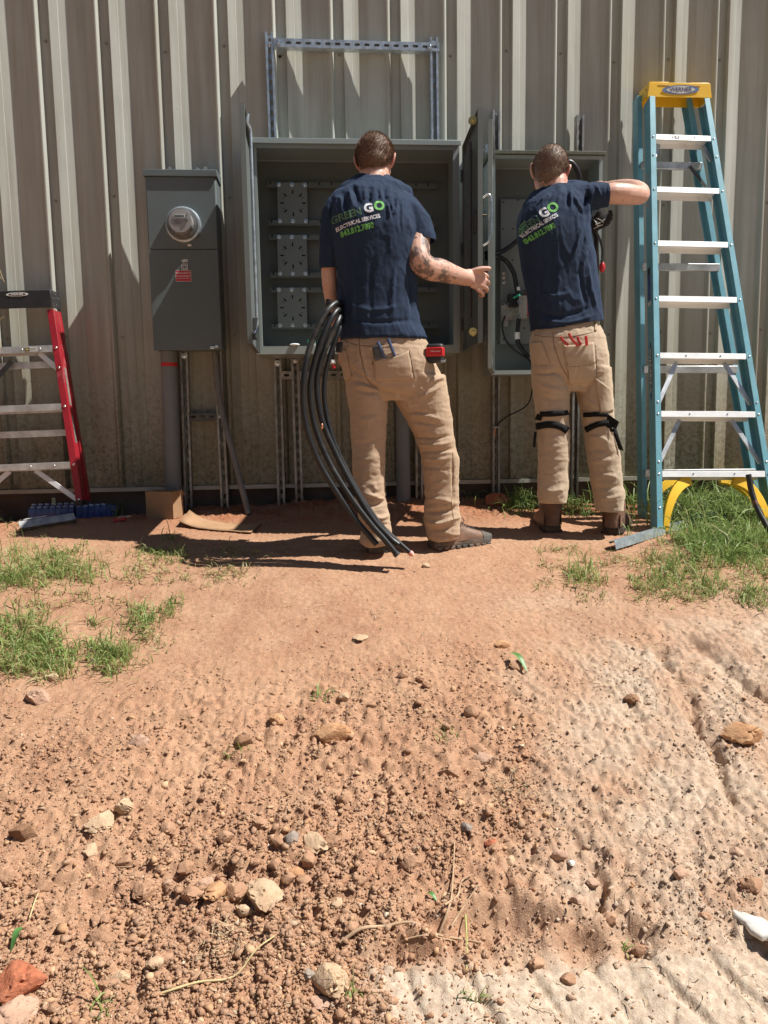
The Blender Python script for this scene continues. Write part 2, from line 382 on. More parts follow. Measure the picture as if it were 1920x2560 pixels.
# where the dried pale mud lies: a mask of its own on the mesh
at_ = me.attributes.new('pale', 'FLOAT', 'POINT'); u_, v_, tm_ = tread_mask(V[:,0], V[:,1])
at_.data.foreach_set('value', np.clip(np.maximum(pale_mask(V[:,0], V[:,1])*(.55+.5*fbm(V[:,0]*9, V[:,1]*9, 0, 3, 66)), tm_), 0, 1).astype(np.float32))
def m_ground():
    m, n, b = newmat('clay_soil'); co = coord(n, 'Position')
    big = texn(n, co, 1.1, 5, .6); mid = texn(n, co, 7, 5, .65); fine = texn(n, co, 60, 4, .7); gr = texn(n, co, 330, 2, .6)
    c = mixc(n, ramp(n, big, .35, .65), (.30,.150,.086), (.43,.245,.146))
    c = mixc(n, ramp(n, mid, .38, .72), c, (.46,.285,.175))
    c = mixc(n, ramp(n, fine, .35, .75), mixc(n, .5, c, (.20,.095,.055)), c)
    c = mixc(n, ramp(n, gr, .55, .72), c, (.54,.39,.27))
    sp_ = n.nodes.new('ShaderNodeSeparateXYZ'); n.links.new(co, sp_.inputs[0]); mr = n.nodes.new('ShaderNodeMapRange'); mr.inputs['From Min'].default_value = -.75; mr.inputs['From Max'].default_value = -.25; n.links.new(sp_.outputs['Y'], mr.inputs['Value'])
    mu = n.nodes.new('ShaderNodeMath'); mu.operation = 'MULTIPLY'; n.links.new(mr.outputs[0], mu.inputs[0]); n.links.new(ramp(n, mid, .25, .6), mu.inputs[1]); c = mixc(n, mu.outputs[0], c, (.27,.105,.05))      # redder and darker towards the wall
    pa = n.nodes.new('ShaderNodeAttribute'); pa.attribute_name = 'pale'
    pc = mixc(n, ramp(n, fine, .3, .7), (.335,.24,.168), (.54,.445,.345))
    c = mixc(n, pa.outputs['Fac'], c, pc)
    n.links.new(c, b.inputs['Base Color']); b.inputs['Roughness'].default_value = .95; b.inputs['Specular IOR Level'].default_value = .15
    bump(n, b, gr, .55, .003); bump(n, b, fine, .5, .006)
    return m
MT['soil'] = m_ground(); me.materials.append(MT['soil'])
og = bpy.data.objects.new('ground', me); COL.objects.link(og)
tag(og, 'dry orange clay ground sloping down from the metal wall', 'ground', kind='structure')

# ================================================================ the corrugated metal wall
def m_wall():
    m, n, b = newmat('beige_painted_steel'); co = coord(n, 'Position')
    sep = n.nodes.new('ShaderNodeSeparateXYZ'); n.links.new(co, sep.inputs[0]); z = sep.outputs['Z']
    st = texn(n, co, 14, 5, .65, (1, .2, .05)); bl = texn(n, co, 3, 4, .6); sp = texn(n, co, 120, 3, .6); sp2 = texn(n, co, 45, 5, .75)
    c = mixc(n, ramp(n, bl, .3, .7), (.392,.402,.355), (.452,.460,.412))
    c = mixc(n, ramp(n, st, .42, .74), c, (.30,.285,.235))
    c = mixc(n, ramp(n, sp, .66, .76), c, (.25,.225,.18))
    def band(z0, z1, src, lo, hi):
        mr = n.nodes.new('ShaderNodeMapRange'); mr.inputs['From Min'].default_value = z1; mr.inputs['From Max'].default_value = z0
        n.links.new(z, mr.inputs['Value']); mu = n.nodes.new('ShaderNodeMath'); mu.operation = 'MULTIPLY'
        n.links.new(mr.outputs[0], mu.inputs[0]); n.links.new(ramp(n, src, lo, hi), mu.inputs[1]); return mu.outputs[0]
    c = mixc(n, band(.0, 1.15, bl, .05, .65), c, (.24,.20,.115))                  # yellow-brown towards the base
    c = mixc(n, band(-.05, .75, sp2, .44, .62), c, (.115,.10,.05))                  # splashed mud and mildew
    c = mixc(n, band(0, .8, sp2, .60, .72), c, (.13,.09,.05))
    n.links.new(c, b.inputs['Base Color']); b.inputs['Roughness'].default_value = .42; b.inputs['Specular IOR Level'].default_value = .45
    bump(n, b, sp, .10, .0008); bump(n, b, bl, .25, .004)
    return m
MT['wall'] = m_wall()
MT['trim'] = mat('pale_trim', (.46,.44,.38), .5, var=.1, vscale=8, dirt=(.25,.2,.13), dirtamt=.25)
MT['concrete'] = mat('dark_footing', (.10,.075,.06), .9, var=.25, vscale=7, bmp=.4, bscale=60, bdist=.004)
wall = thing('metal_wall', 'beige corrugated metal wall of the building with vertical ribs', 'wall', (1.5, 0, -.3))
RP = .3048
PROF = [(0,0),(3,-2),(10.5,-13.5),(15,-35),(38,-36),(62,-35.5),(66,-8),(69,-7),(109,-20),(111.5,-22.5),(150,-33),(153,-35.5),(172,-32),(192,-26),(240,-21.5),(283,-19.5),(296,-2.2),(299,-.2)]
WTOP = 3.7
zs = np.unique(np.concatenate([np.arange(.004, WTOP, .22), [WTOP]]))
def wall_y(ix, k): return -PROF[k][1]/1000
def wave(x, z):
    return .0016*fbm(x*2.1+3, z*.9, 0, 2, 5)+.0007*fbm(x*9, z*2.2, 0, 2, 15)
def panel(i0, i1, name='wall_panel'):
    xs = []
    for i in range(i0, i1+1):
        for k, (dx, dy) in enumerate(PROF):
            X = i*RP+dx/1000
            if i == i0 and dx < 60: continue
            if i == i1 and dx > 66: continue
            off = -.0016 if (i == i0 and dx <= 70) else 0
            xs.append((X, -dy/1000+off))
    Vs = []
    jit = {i: (hash((i*7919) % 1013) % 100)/100-.5 for i in range(i0, i1+2)}
    for z in zs:
        for X, Yv in xs: Vs.append((X, Yv-float(wave(np.array(X), np.array(z)))*1.0, z))
    n = len(xs); fs = [(j*n+k, j*n+k+1, (j+1)*n+k+1, (j+1)*n+k) for j in range(len(zs)-1) for k in range(n-1)]
    o = from_arrays(name, np.array(Vs), fs, MT['wall'], wall, smooth=None, fix=False)
    md = o.modifiers.new('solid', 'SOLIDIFY'); md.thickness = .0012; md.offset = -1
    return o
for a, b_ in ((-14,-8),(-8,-5),(-5,-2),(-2,1),(1,3),(3,6),(6,9),(9,12),(12,15),(15,18),(18,24)): panel(a, b_)
X0, X1 = -13.5*RP, 24*RP
MB().box((X0, .012, -.004), (X1, .05, .0)).box((X0, .040, 0), (X1, .046, .03)).box((X0, .006, -.022), (X1, .0105, .0005)).build('base_trim', MT['trim'], wall)
MB().box((X0, .034, -.6), (X1, .3, -.0045)).build('foundation', MT['concrete'], wall)
MB().box((X0, .05, .0), (X1, .06, WTOP-.01)).box((X0, 6., -.6), (X1, 6.06, WTOP)).box((X0, .06, -.6), (X0+.06, 6., WTOP)).box((X1-.06, .06, -.6), (X1, 6., WTOP)).build('building_shell', MT['trim'], wall)
MB().box((X0, .005, WTOP), (X1, 6.06, WTOP+.05)).build('roof', MT['trim'], wall)
sc_mb = MB().lathe((0,0,0), (0,-1,0), [(0,.0085),(.002,.0085),(.0021,.0048),(.0072,.0046),(.0076,.002)], 8, ref=(0,0,1))
MT['screw'] = mat('painted_screw', (.27,.25,.21), .5, .2, var=.2, vscale=50)
scr0 = None; rnd = random.Random(4)
for i in range(-1, 15):
    for zc in (.062, .84, 1.56, 2.32):
        X = i*RP+.038+rnd.uniform(-.004, .004); Z = zc+rnd.uniform(-.025, .025)
        if scr0 is None:
            scr0 = sc_mb.build('screw', MT['screw'], wall, smooth=40); o = scr0
            for v in o.data.vertices: v.co += wall.location
        else:
            o = scr0.copy(); COL.objects.link(o); o.parent = wall
        o.location = Vector((X, .0355, Z))-wall.location

# ---- unseen trees added behind the camera to cut the sky fill: one mass
wd_rs = np.random.RandomState(5); wd_n = 9000
wd_tx = wd_rs.uniform(-34, 38, 60); wd_ty = -15-wd_rs.uniform(0, 7, 60)-.004*(wd_tx-2)**2; wd_tx[:14] = wd_rs.uniform(-24, -17, 14); wd_ty[:14] = wd_rs.uniform(-15, -3, 14); wd_th = wd_rs.uniform(11, 17, 60); wd_k = wd_rs.randint(0, 60, wd_n)
wd_u = wd_rs.normal(0, 1, (wd_n, 3)); wd_u /= np.linalg.norm(wd_u, axis=1, keepdims=True); wd_u *= wd_rs.uniform(.55, 1, (wd_n, 1))
wd_c = np.stack([wd_tx[wd_k]+wd_u[:,0]*2.6, wd_ty[wd_k]+wd_u[:,1]*2.2, -2.2+wd_th[wd_k]*.52+wd_u[:,2]*wd_th[wd_k]*.48], 1)
wd_a = wd_rs.normal(0, 1, (wd_n, 3)); wd_a /= np.linalg.norm(wd_a, axis=1, keepdims=True); wd_b = np.cross(wd_a, wd_rs.normal(0, 1, (wd_n, 3))); wd_b /= np.linalg.norm(wd_b, axis=1, keepdims=True); wd_s = wd_rs.uniform(.25, .6, (wd_n, 1))
wd_V = np.stack([wd_c-wd_a*wd_s, wd_c-wd_b*wd_s*.6, wd_c+wd_a*wd_s, wd_c+wd_b*wd_s*.6], 1).reshape(-1, 3)
wd_mb = MB()
for i in range(60): wd_mb.tube([(wd_tx[i], wd_ty[i], -2.6), (wd_tx[i]+.1, wd_ty[i], -2.2+wd_th[i]*.6)], [.22, .10], 7)
MT['sky_block_leaf'] = mat('sky_block_foliage', (.055,.095,.035), .7, var=.3, vscale=1.2)
wd_o = from_arrays('sky_block_trees', np.concatenate([np.array(wd_mb.v), wd_V]), wd_mb.f+[tuple(4*i+j+len(wd_mb.v) for j in range(4)) for i in range(wd_n)], MT['sky_block_leaf'], fix=False)
tag(wd_o, 'unseen leafy trees added behind the camera to block sky light', 'wood', kind='stuff')
# ================================================================ strut channel, enclosures, pipes
def strut(name, p0, p1, opn, m, parent=None, slots=True, pitch=.0508, w=.041, d=.041, **props):
    "slotted channel: back web with real slots, two sides, two lips; opn = the way the open side looks"
    p0, p1, opn = vec(p0), vec(p1), nrm(opn); ax = nrm(p1-p0); L = np.linalg.norm(p1-p0); sd = np.cross(ax, opn); mb = MB()
    back = -opn*d/2; n = max(1, int(L/pitch)); pc = L/n
    for k in range(n):
        c = p0+ax*pc*(k+.5)+back
        if slots and pc > .03:
            NN = 16; inner = []; outer = []
            for j in range(NN):
                q = 2*math.pi*(j+.5)/NN; ca, sa = math.cos(q), math.sin(q)
                e = .0075 if ca > 0 else -.0075
                inner.append(c+ax*(e+.0070*ca)+sd*.0070*sa)
                t = 1/max(abs(ca), abs(sa)); outer.append(c+ax*ca*t*pc/2+sd*sa*t*w/2)
            mb.add(inner+outer, [(j, (j+1) % NN, NN+(j+1) % NN, NN+j) for j in range(NN)])
            # corner fills
            for sa_, sb_ in ((1,1),(-1,1),(-1,-1),(1,-1)):
                cor = c+ax*sa_*pc/2+sd*sb_*w/2
                near = sorted(range(NN), key=lambda j: np.linalg.norm(outer[j]-cor))[:2]
                mb.add([outer[near[0]], cor, outer[near[1]]], [(0,1,2)])
        else:
            mb.add([c-ax*pc/2-sd*w/2, c+ax*pc/2-sd*w/2, c+ax*pc/2+sd*w/2, c-ax*pc/2+sd*w/2], [(0,1,2,3)])
    for s in (-1, 1):
        a = sd*s*w/2; l = sd*s*(w/2-.0095); f = opn*d/2
        mb.add([p0+a+back, p1+a+back, p1+a+f, p0+a+f], [(0,1,2,3)])
        mb.add([p0+a+f, p1+a+f, p1+l+f, p0+l+f], [(0,1,2,3)])
        mb.add([p0+l+f, p1+l+f, p1+l+f*.68, p0+l+f*.68], [(0,1,2,3)])
    return mb.build(name, m, parent, solid=.0025, **props)
def bolt(p, ax, r=.009, h=.007, parent=None, m=None, name='bolt', washer=True):
    mb = MB(); p = vec(p); ax = nrm(ax)
    if washer: mb.lathe(p, ax, [(0, r*1.7), (.0022, r*1.7)], 16)
    mb.lathe(p, ax, [(.0023, r), (h, r), (h+.0008, r*.8)], 6)
    return mb.build(name, m or MT['zinc'], parent, smooth=30)

def text_mesh(body, size, bold=0.0, outline=0.0, spacing=1.0, shear=0.0, xscale=1.0):
    "flat lettering from Blender's own built-in font, centred on the origin in XY"
    cu = bpy.data.curves.new('t', 'FONT'); cu.body = body; cu.size = size; cu.align_x = 'CENTER'; cu.align_y = 'CENTER'
    cu.space_character = spacing; cu.shear = shear; cu.offset = bold; cu.resolution_u = 5
    if outline: cu.fill_mode = 'NONE'; cu.bevel_depth = outline; cu.bevel_resolution = 0
    o = bpy.data.objects.new('t', cu); COL.objects.link(o)
    dg = bpy.context.evaluated_depsgraph_get(); dg.update()
    me = bpy.data.meshes.new_from_object(o.evaluated_get(dg))
    V = np.array([v.co for v in me.vertices]).reshape(-1, 3); fs = [tuple(p.vertices) for p in me.polygons]
    bpy.data.objects.remove(o); bpy.data.curves.remove(cu); bpy.data.meshes.remove(me)
    if len(V): V[:, 0] *= xscale
    return V, fs
def put_text(name, body, size, origin, ux, uy, m, parent, lift=.0008, **kw):
    V, fs = text_mesh(body, size, **kw); ux, uy = nrm(ux), nrm(uy); n = np.cross(ux, uy)
    P = vec(origin)+V[:, :1]*ux+V[:, 1:2]*uy+(V[:, 2:3]+lift)*n
    return from_arrays(name, P, fs, m, parent, fix=False)
def oval(c, ux, uy, a, b, n=32): return [vec(c)+nrm(ux)*a*math.cos(2*math.pi*k/n)+nrm(uy)*b*math.sin(2*math.pi*k/n) for k in range(n)]

# ---- meter cabinet
XR, ZU = (1,0,0), (0,0,1)
cab = thing('meter_cabinet', 'tall grey two door meter cabinet with a red warning sticker', 'electrical cabinet', (.735, -.12, .735))
cx0, cx1, cz0, cz1, cyf, cyb = .557, .913, .737, 1.628, -.195, -.042
MB().box((cx0, cyf, cz0), (cx1, cyb, cz1)).build('cabinet_body', MT['grey_cabinet'], cab, bevel=.003)
MB().box((cx0+.004, cyf-.006, 1.2445), (cx1-.004, cyf-.0005, 1.60)).build('upper_cover', MT['grey_cabinet'], cab, bevel=.003)
MB().box((cx0+.002, cyf-.010, cz0-.006), (cx1-.002, cyf-.0005, 1.2405)).build('lower_door', MT['grey_cabinet'], cab, bevel=.003)
hd = MB(); hy = cyf-.0155
hd.prism([(cx0-.008, hy, 1.602), (cx0-.008, hy, 1.634), (cx0-.008, cyb+.004, 1.650), (cx0-.008, cyb+.004, 1.602)][::-1], (cx1-cx0+.016, 0, 0))
hd.build('rain_hood', MT['grey_cabinet'], cab, bevel=.002)
for k, (px, h) in enumerate(((423, .040), (493, .036), (513, .042))):
    p = W(px, 423, -.10); p[2] = 1.640
    mb = MB(); mb.cyl(p, p+vec((.002, 0, h*.55)), .0045, n=8); mb.cyl(p+vec((.001, 0, h*.30)), p+vec((.003, 0, h*.48)), .010, n=6)
    mb.cyl(p+vec((0, 0, h*.62)), p+vec((.003, -.002, h)), .0075, n=8); mb.cyl(p+vec((-.008, 0, h*.7)), p+vec((.010, 0, h*.85)), .004, n=6)
    mb.build('hub_bolt', MT['zinc'], cab, smooth=40)
p = W(411, 420, -.12); p[2] = 1.642; MB().cyl(p, p+vec((-.012, 0, .016)), .003, n=8).build('bent_pin', MT['zinc'], cab)
# stickers on the lower door
yl = cyf-.0104
c = W(458.5, 690, yl); MB().box((c[0]-.038, yl-.0012, c[2]-.026), (c[0]+.038, yl, c[2]+.026)).build('warning_sticker', MT['red_label'], cab)
stk = [o for o in cab.children if o.name.startswith('warning')][0]
MB().box((c[0]-.0395, yl-.0006, c[2]-.0275), (c[0]+.0395, yl+.0002, c[2]+.0275)).build('sticker_border', MT['white_print'], stk)
put_text('lettering', 'EMERGENCY', .0135, (c[0], yl-.0012, c[2]+.014), XR, ZU, MT['white_print'], stk, spacing=1.02)
put_text('lettering', 'DISCONNECT', .0135, (c[0], yl-.0012, c[2]-.002), XR, ZU, MT['white_print'], stk, spacing=1.0)
MB().box((c[0]-.032, yl-.0022, c[2]-.0145), (c[0]+.032, yl-.0012, c[2]-.0132)).build('printed_rule', MT['white_print'], stk)
c = W(461.5, 667, yl); mb = MB(); q = .0135
def sqring(mb, c, q, t, y0, gap):
    x, z = c[0], c[2]
    mb.box((x-q, y0-.0012, z-q), (x+q, y0, z-q+t)).box((x+q-t, y0-.0012, z-q+t), (x+q, y0, z+q))
    mb.box((x-q+gap, y0-.0012, z+q-t), (x+q-t, y0, z+q)).box((x-q, y0-.0012, z-q+t), (x-q+t, y0, z+q-gap))
sqring(mb, c, .0155, .003, yl, .005); sqring(mb, c, .0088, .0025, yl, 0); mb.build('square_emblem', MT['white_print'], cab)
c = W(462, 652, yl); e = MB().box((c[0]-.0155, yl-.0012, c[2]-.006), (c[0]+.0155, yl, c[2]+.006)).build('small_label', MT['sticker'], cab)
put_text('lettering', 'SQUARE D', .005, (c[0], yl-.0012, c[2]), XR, ZU, MT['dark_print'], e)
p = W(535, 871, yl); mb = MB().box((p[0]-.020, yl-.006, p[2]-.004), (p[0]+.004, yl-.001, p[2]+.012)).box((p[0]+.006, yl-.006, p[2]+.002), (p[0]+.024, yl-.001, p[2]+.018)).cyl((p[0]+.016, yl-.009, p[2]+.010), (p[0]+.016, yl-.004, p[2]+.010), .006)
mb.build('door_hasp', MT['zinc'], cab, bevel=.0015)
# ---- the meter
mc = W(458, 562, cyf-.02)
met = thing('electric_meter', 'round glass electricity meter plugged into the grey cabinet', 'electric meter', (mc[0], cyf-.01, mc[2]-.09))
A = (0, -1, 0); c0 = vec((mc[0], cyf-.0065, mc[2]))
MB().lathe(c0, A, [(0, .090), (.016, .090), (.022, .086), (.024, .0795), (.024, .074)], 40).build('meter_ring', MT['galv'], met, smooth=35)
MB().lathe(c0, A, [(.022, .074), (.034, .078), (.038, .0785), (.040, .0745)], 40).build('meter_base', MT['steel_dark'], met, smooth=35)
MB().lathe(c0, A, [(.041, .0725), (.075, .070), (.108, .0665), (.118, .063), (.1225, .054), (.124, .0)], 48).build('glass_cover', MT['meter_glass'], met, smooth=50)
face = MB().lathe(c0, A, [(.044, .058), (.096, .056), (.097, .0)], 40).build('meter_face', mat('meter_face', (.27,.265,.265), .5, var=.05), met, smooth=30)
fy = c0[1]-.0975
MB().box((c0[0]-.030, fy-.002, c0[2]+.012), (c0[0]+.024, fy, c0[2]+.030)).build('display_frame', MT['white_print'], face)
MB().box((c0[0]-.028, fy-.003, c0[2]+.0145), (c0[0]+.021, fy-.001, c0[2]+.0275)).build('display', MT['lcd'], face)
put_text('lettering', 'CL200 240V 3W', .0075, (c0[0]-.004, fy, c0[2]+.003), XR, ZU, MT['dark_print'], face)
MB().box((c0[0]-.03, fy-.0006, c0[2]-.0065), (c0[0]+.014, fy, c0[2]-.004)).box((c0[0]-.026, fy-.0006, c0[2]-.014), (c0[0]+.004, fy, c0[2]-.0115)).build('printed_bars', MT['dark_print'], face)
MB().lathe((c0[0]+.030, fy+.001, c0[2]+.006), A, [(0, .011), (.004, .011), (.006, .007)], 16).lathe((c0[0]+.032, fy+.001, c0[2]+.026), A, [(0, .005), (.003, .005)], 12).build('optical_port', MT['steel_dark'], face, smooth=40)
t = W(474, 613, cyf-.012); MB().obox(t, (1,0,-.06), (0,1,0), (.06,0,1), .0105, .003, .0062).build('seal_tag', MT['seal_white'], met, bevel=.002)
MB().tube(catmull([t+vec((0,.004,.006)), t+vec((-.004,-.006,.014)), c0+vec((.018,-.02,-.084))], 5), .0012, 6).build('seal_wire', MT['zinc'], met)

# ---- conduit, struts and leaning pipe under the cabinet
cd = thing('pvc_conduit', 'grey plastic riser pipe below the meter cabinet with red tape', 'conduit', (.612, -.09, -.2))
MB().tube([(.602, -.095, -.22), (.610, -.095, .3), (.615, -.095, .735)], .0435, 28).build('pipe', MT['pvc'], cd, smooth=60)
MB().tube([(.6145, -.095, .655), (.6148, -.095, .675)], .0445, 28).build('tape_band', MT['red_plastic'], cd, smooth=60)
sf = thing('strut_frame', 'rusty slotted strut stand under the meter cabinet with one crossbar', 'strut frame', (.75, -.03, -.15))
strut('strut_post', (.672, -.0215, -.16), (.684, -.0215, .76), (0,-1,0), MT['galv_dull'], sf)
strut('strut_post', (.872, -.0215, -.14), (.866, -.0215, .76), (0,-1,0), MT['galv_dull'], sf)
strut('crossbar', (.697, -.0215, .385), (.845, -.0215, .385), (0,1,0), MT['steel_dark'], sf, pitch=.046)
bolt((.687, -.045, .715), (0,-1,0), parent=sf); bolt((.869, -.045, .385), (0,-1,0), .006, parent=sf)
lp = thing('leaning_pipe', 'thin grey pipe leaning from the cabinet corner down to the soil', 'pipe', (1.04, -.36, -.1))
MB().tube(catmull([(.853, -.060, .75), (.880, -.11, .45), (.945, -.16, .17), (1.018, -.20, -.14)], 6), .0165, 16).build('pipe', mat('dull_pipe', (.20,.19,.185), .6, .2, var=.15), lp, smooth=60)

# ---- strut frame over the big enclosure
tf = thing('strut_frame', 'bright galvanised strut frame standing above the large open enclosure', 'strut frame', (1.63, -.02, 1.8))
strut('strut_post', (1.202, -.0215, 1.55), (1.198, -.0215, 2.378), (0,-1,0), MT['galv'], tf)
strut('strut_post', (2.074, -.0215, 1.55), (2.069, -.0215, 2.371), (0,-1,0), MT['galv'], tf)
strut('strut_bar', (1.221, -.0230, 2.326), (2.098, -.0230, 2.321), (0,1,0), MT['galv'], tf)
for x in (1.246, 2.045): bolt((x, -.0455, 2.325 if x < 2 else 2.32), (0,-1,0), .008, parent=tf)
for x in (1.199, 2.07): bolt((x, -.02, 2.325), (0,-1,0), .007, .016, parent=tf)
h = W(699, 137, 0); MB().lathe((h[0], .021, h[2]), (0,-1,0), [(0, .0085), (.0012, .0085)], 16).build('drilled_hole', MT['hole'], wall)
h = W(660, 205, 0)
# ---- struts under the big enclosure
uf = thing('strut_frame', 'rusty strut legs and slotted crossbar under the large enclosure', 'strut frame', (1.6, -.02, -.15))
strut('strut_post', (1.186, -.0215, -.17), (1.190, -.0215, .80), (0,-1,0), MT['galv_dull'], uf)
strut('strut_post', (1.287, -.0215, -.17), (1.285, -.0215, .80), (0,-1,0), MT['galv_dull'], uf)
strut('strut_post', (1.968, -.0215, -.17), (1.970, -.0215, .80), (0,-1,0), MT['galv_dull'], uf)
strut('crossbar', (1.309, -.0225, .605), (1.945, -.0225, .603), (0,1,0), MT['galv_dull'], uf)
strut('crossbar', (1.209, -.0225, .606), (1.264, -.0225, .605), (0,1,0), MT['galv_dull'], uf)
bolt((1.189, -.045, .67), (0,-1,0), .010, parent=uf); bolt((1.286, -.045, .68), (0,-1,0), .007, parent=uf)
cd2 = thing('pvc_conduit', 'dusty grey riser pipe standing behind the legs of the man with cables', 'conduit', (1.87, -.09, -.2))
MB().tube([(1.872, -.085, -.22), (1.872, -.085, .71)], .040, 26).build('pipe', MT['pvc'], cd2, smooth=60)
# ---- struts around the small enclosure
rf = thing('strut_frame', 'galvanised strut posts carrying the narrow open enclosure', 'strut frame', (2.65, -.02, -.15))
strut('strut_post', (2.412, -.0215, -.17), (2.408, -.0215, 2.010), (0,-1,0), MT['galv_dull'], rf)
strut('strut_post', (2.872, -.0215, -.17), (2.874, -.0215, 1.99), (0,-1,0), MT['galv_dull'], rf)

# ---- big open enclosure
def shell(mb, x0, x1, yf, yb, z0, z1, t, fl, flb=None):
    flb = flb or fl
    mb.box((x0, yb-.002, z0), (x1, yb, z1))
    mb.box((x0, yf, z0), (x0+t, yb-.002, z1)).box((x1-t, yf, z0), (x1, yb-.002, z1))
    mb.box((x0+t, yf, z0), (x1-t, yb-.002, z0+t)).box((x0+t, yf, z1-t), (x1-t, yb-.002, z1))
    mb.box((x0+t, yf, z0+t), (x0+fl, yf+t, z1-t)).box((x1-fl, yf, z0+t), (x1-t, yf+t, z1-t))
    mb.box((x0+fl, yf, z0+t), (x1-fl, yf+t, z0+flb)).box((x0+fl, yf, z1-fl), (x1-fl, yf+t, z1-t))
    mb.box((x0+fl-t, yf+t, z0+flb), (x0+fl, yf+.02, z1-fl)).box((x1-fl, yf+t, z0+flb), (x1-fl+t, yf+.02, z1-fl)).box((x0+fl, yf+t, z0+flb-t), (x1-fl, yf+.02, z0+flb))
bx0, bx1, bz0, bz1, byf, byb = 1.100, 2.153, .697, 1.738, -.322, -.046
big = thing('large_enclosure', 'wide grey metal enclosure with both doors swung open', 'electrical cabinet', (1.627, -.2, .697))
mb = MB(); shell(mb, bx0, bx1, byf, byb, bz0, bz1, .002, .032, .040); mb.build('enclosure_body', MT['grey_paint'], big)
MB().prism([(bx0-.010, byf-.020, 1.7225), (bx0-.010, byf-.020, 1.748), (bx0-.010, byb+.01, 1.772), (bx0-.010, byb+.01, 1.7395), (bx0-.010, byf-.016, 1.7395), (bx0-.010, byf-.016, 1.7225)][::-1], (bx1-bx0+.016, 0, 0)).build('rain_hood', MT['grey_paint'], big, bevel=.0015)
MB().box((bx0+.012, byb-.006, bz0+.012), (bx1-.012, byb-.0025, bz1-.012)).build('back_panel', MT['shaded_interior'], big)
yr = byb-.05
_slot = {}
def slot(c, q, sc, parent):
    "a punched slot: rounded dark opening, copies share one mesh"
    if 'm' not in _slot:
        mb = MB(); pts = [((.0042 if math.cos(a) > 0 else -.0042)*1+.0042*math.cos(a), .0042*math.sin(a)) for a in np.linspace(0, 2*math.pi, 13)[:-1]]
        mb.prism([(y, 0, x) for x, y in pts], (0, -.0006, 0)); o = mb.build('slot', MT['hole'], parent)
        for v in o.data.vertices: v.co += root_of(parent).location
        _slot['m'] = o
    else:
        o = _slot['m'].copy(); COL.objects.link(o); o.parent = parent
    o.location = Vector(tuple(c))-root_of(parent).location; o.rotation_euler = (0, q, 0); o.scale = (sc if sc < 1 else 1, 1, sc)
rows = [460, 555, 591, 686, 723, 815]
rail_z = [W(700, y, yr)[2] for y in rows]
rx0, rx1 = W(672, 600, yr)[0], W(1093, 600, yr)[0]
for z in rail_z:
    mb = MB().box((rx0, yr, z-.016), (rx1, yr+.002, z+.010)).box((rx0, yr+.002, z+.008), (rx1, yr+.045, z+.010)).box((rx0, yr+.002, z-.018), (rx1, yr+.018, z-.016))
    r_ = mb.build('mounting_rail', MT['shaded_interior'], big)
    for k in range(int((rx1-rx0)/.0645)+1):
        x = rx0+.018+k*.0645
        if x < rx1-.012: slot((x, yr-.0006, z+.003), 0, .9, r_)
for (ya, yb_) in ((460, 555), (591, 686), (723, 815)):
    a = W(692, ya-5, yr-.004); b_ = W(763, yb_+5, yr-.004); dx = 0
    zt, zb = a[2]-.002, b_[2]+.002; xl = a[0]; xr = xl+.158
    pl = MB().box((xl, yr-.004, zb), (xr, yr-.0015, zt)).build('meter_plate', MT['pan_paint'], big, bevel=.001)
    cc = vec(((xl+xr)/2+.003, yr-.0043, (zt+zb)/2))
    for k in range(8):
        q = 2*math.pi*k/8; slot(cc+vec((math.sin(q), 0, math.cos(q)))*.057, q, 1.3, pl)
    for sx, sz in ((1,1),(1,-1),(-1,1),(-1,-1)): slot(cc+vec((sx*.050, 0, sz*.028)), 0, .5, pl)
    for z in (zt-.012, zb+.012):
        for x in (xl+.011, xl+.079, xl+.147): bolt((x, yr-.0042, z), (0,-1,0), .0068, .009, parent=pl)
rivet = MB()
# door: sheet with returned edges; hinge line at (hx, hy), swung to direction d (unit, in plan), inner face towards n
def door(name, hx, hy, d, n, wd, z0, z1, parent, fl=.022, m=MT['grey_paint'], notch=0):
    d = vec((d[0], d[1], 0)); n = vec((n[0], n[1], 0)); p = vec((hx, hy, 0)); z = vec((0,0,1))
    def B(u0, u1, v0, v1, za, zb):
        return [p+d*u+n*v+z*k for k in (za, zb) for u, v in ((u0,v0),(u1,v0),(u1,v1),(u0,v1))]
    Q = [(0,3,2,1),(4,5,6,7),(0,1,5,4),(1,2,6,5),(2,3,7,6),(3,0,4,7)]; mb = MB()
    mb.add(B(0, wd, 0, .002, z0, z1), Q)
    mb.add(B(wd-.002, wd, .002, fl, z0, z1), Q); mb.add(B(0, .002, .002, fl, z0, z1), Q)
    mb.add(B(.002, wd-.002, .002, fl, z0, z0+.002), Q); mb.add(B(.002, wd-.002, .002, fl, z1-.002, z1), Q)
    mb.add(B(wd-.022, wd-.002, fl-.002, fl, z0+.002, z1-.002), Q)
    o = mb.build(name, m, parent)
    return o, (lambda u, v, zz: p+d*u+n*v+z*zz)
al = math.radians(1.0)
dl, fl_ = door('left_door', bx0-.004, byf-.004, (-math.sin(al)*0+.012, -1), (1, .012), .50, bz0+.005, bz1-.014, big, m=MT['shaded_door'])
dr, fr_ = door('right_door', bx1+.036, byf-.004, (-.036, -1), (-1, .036), .485, bz0+.005, bz1-.014, big, m=MT['shaded_door'])
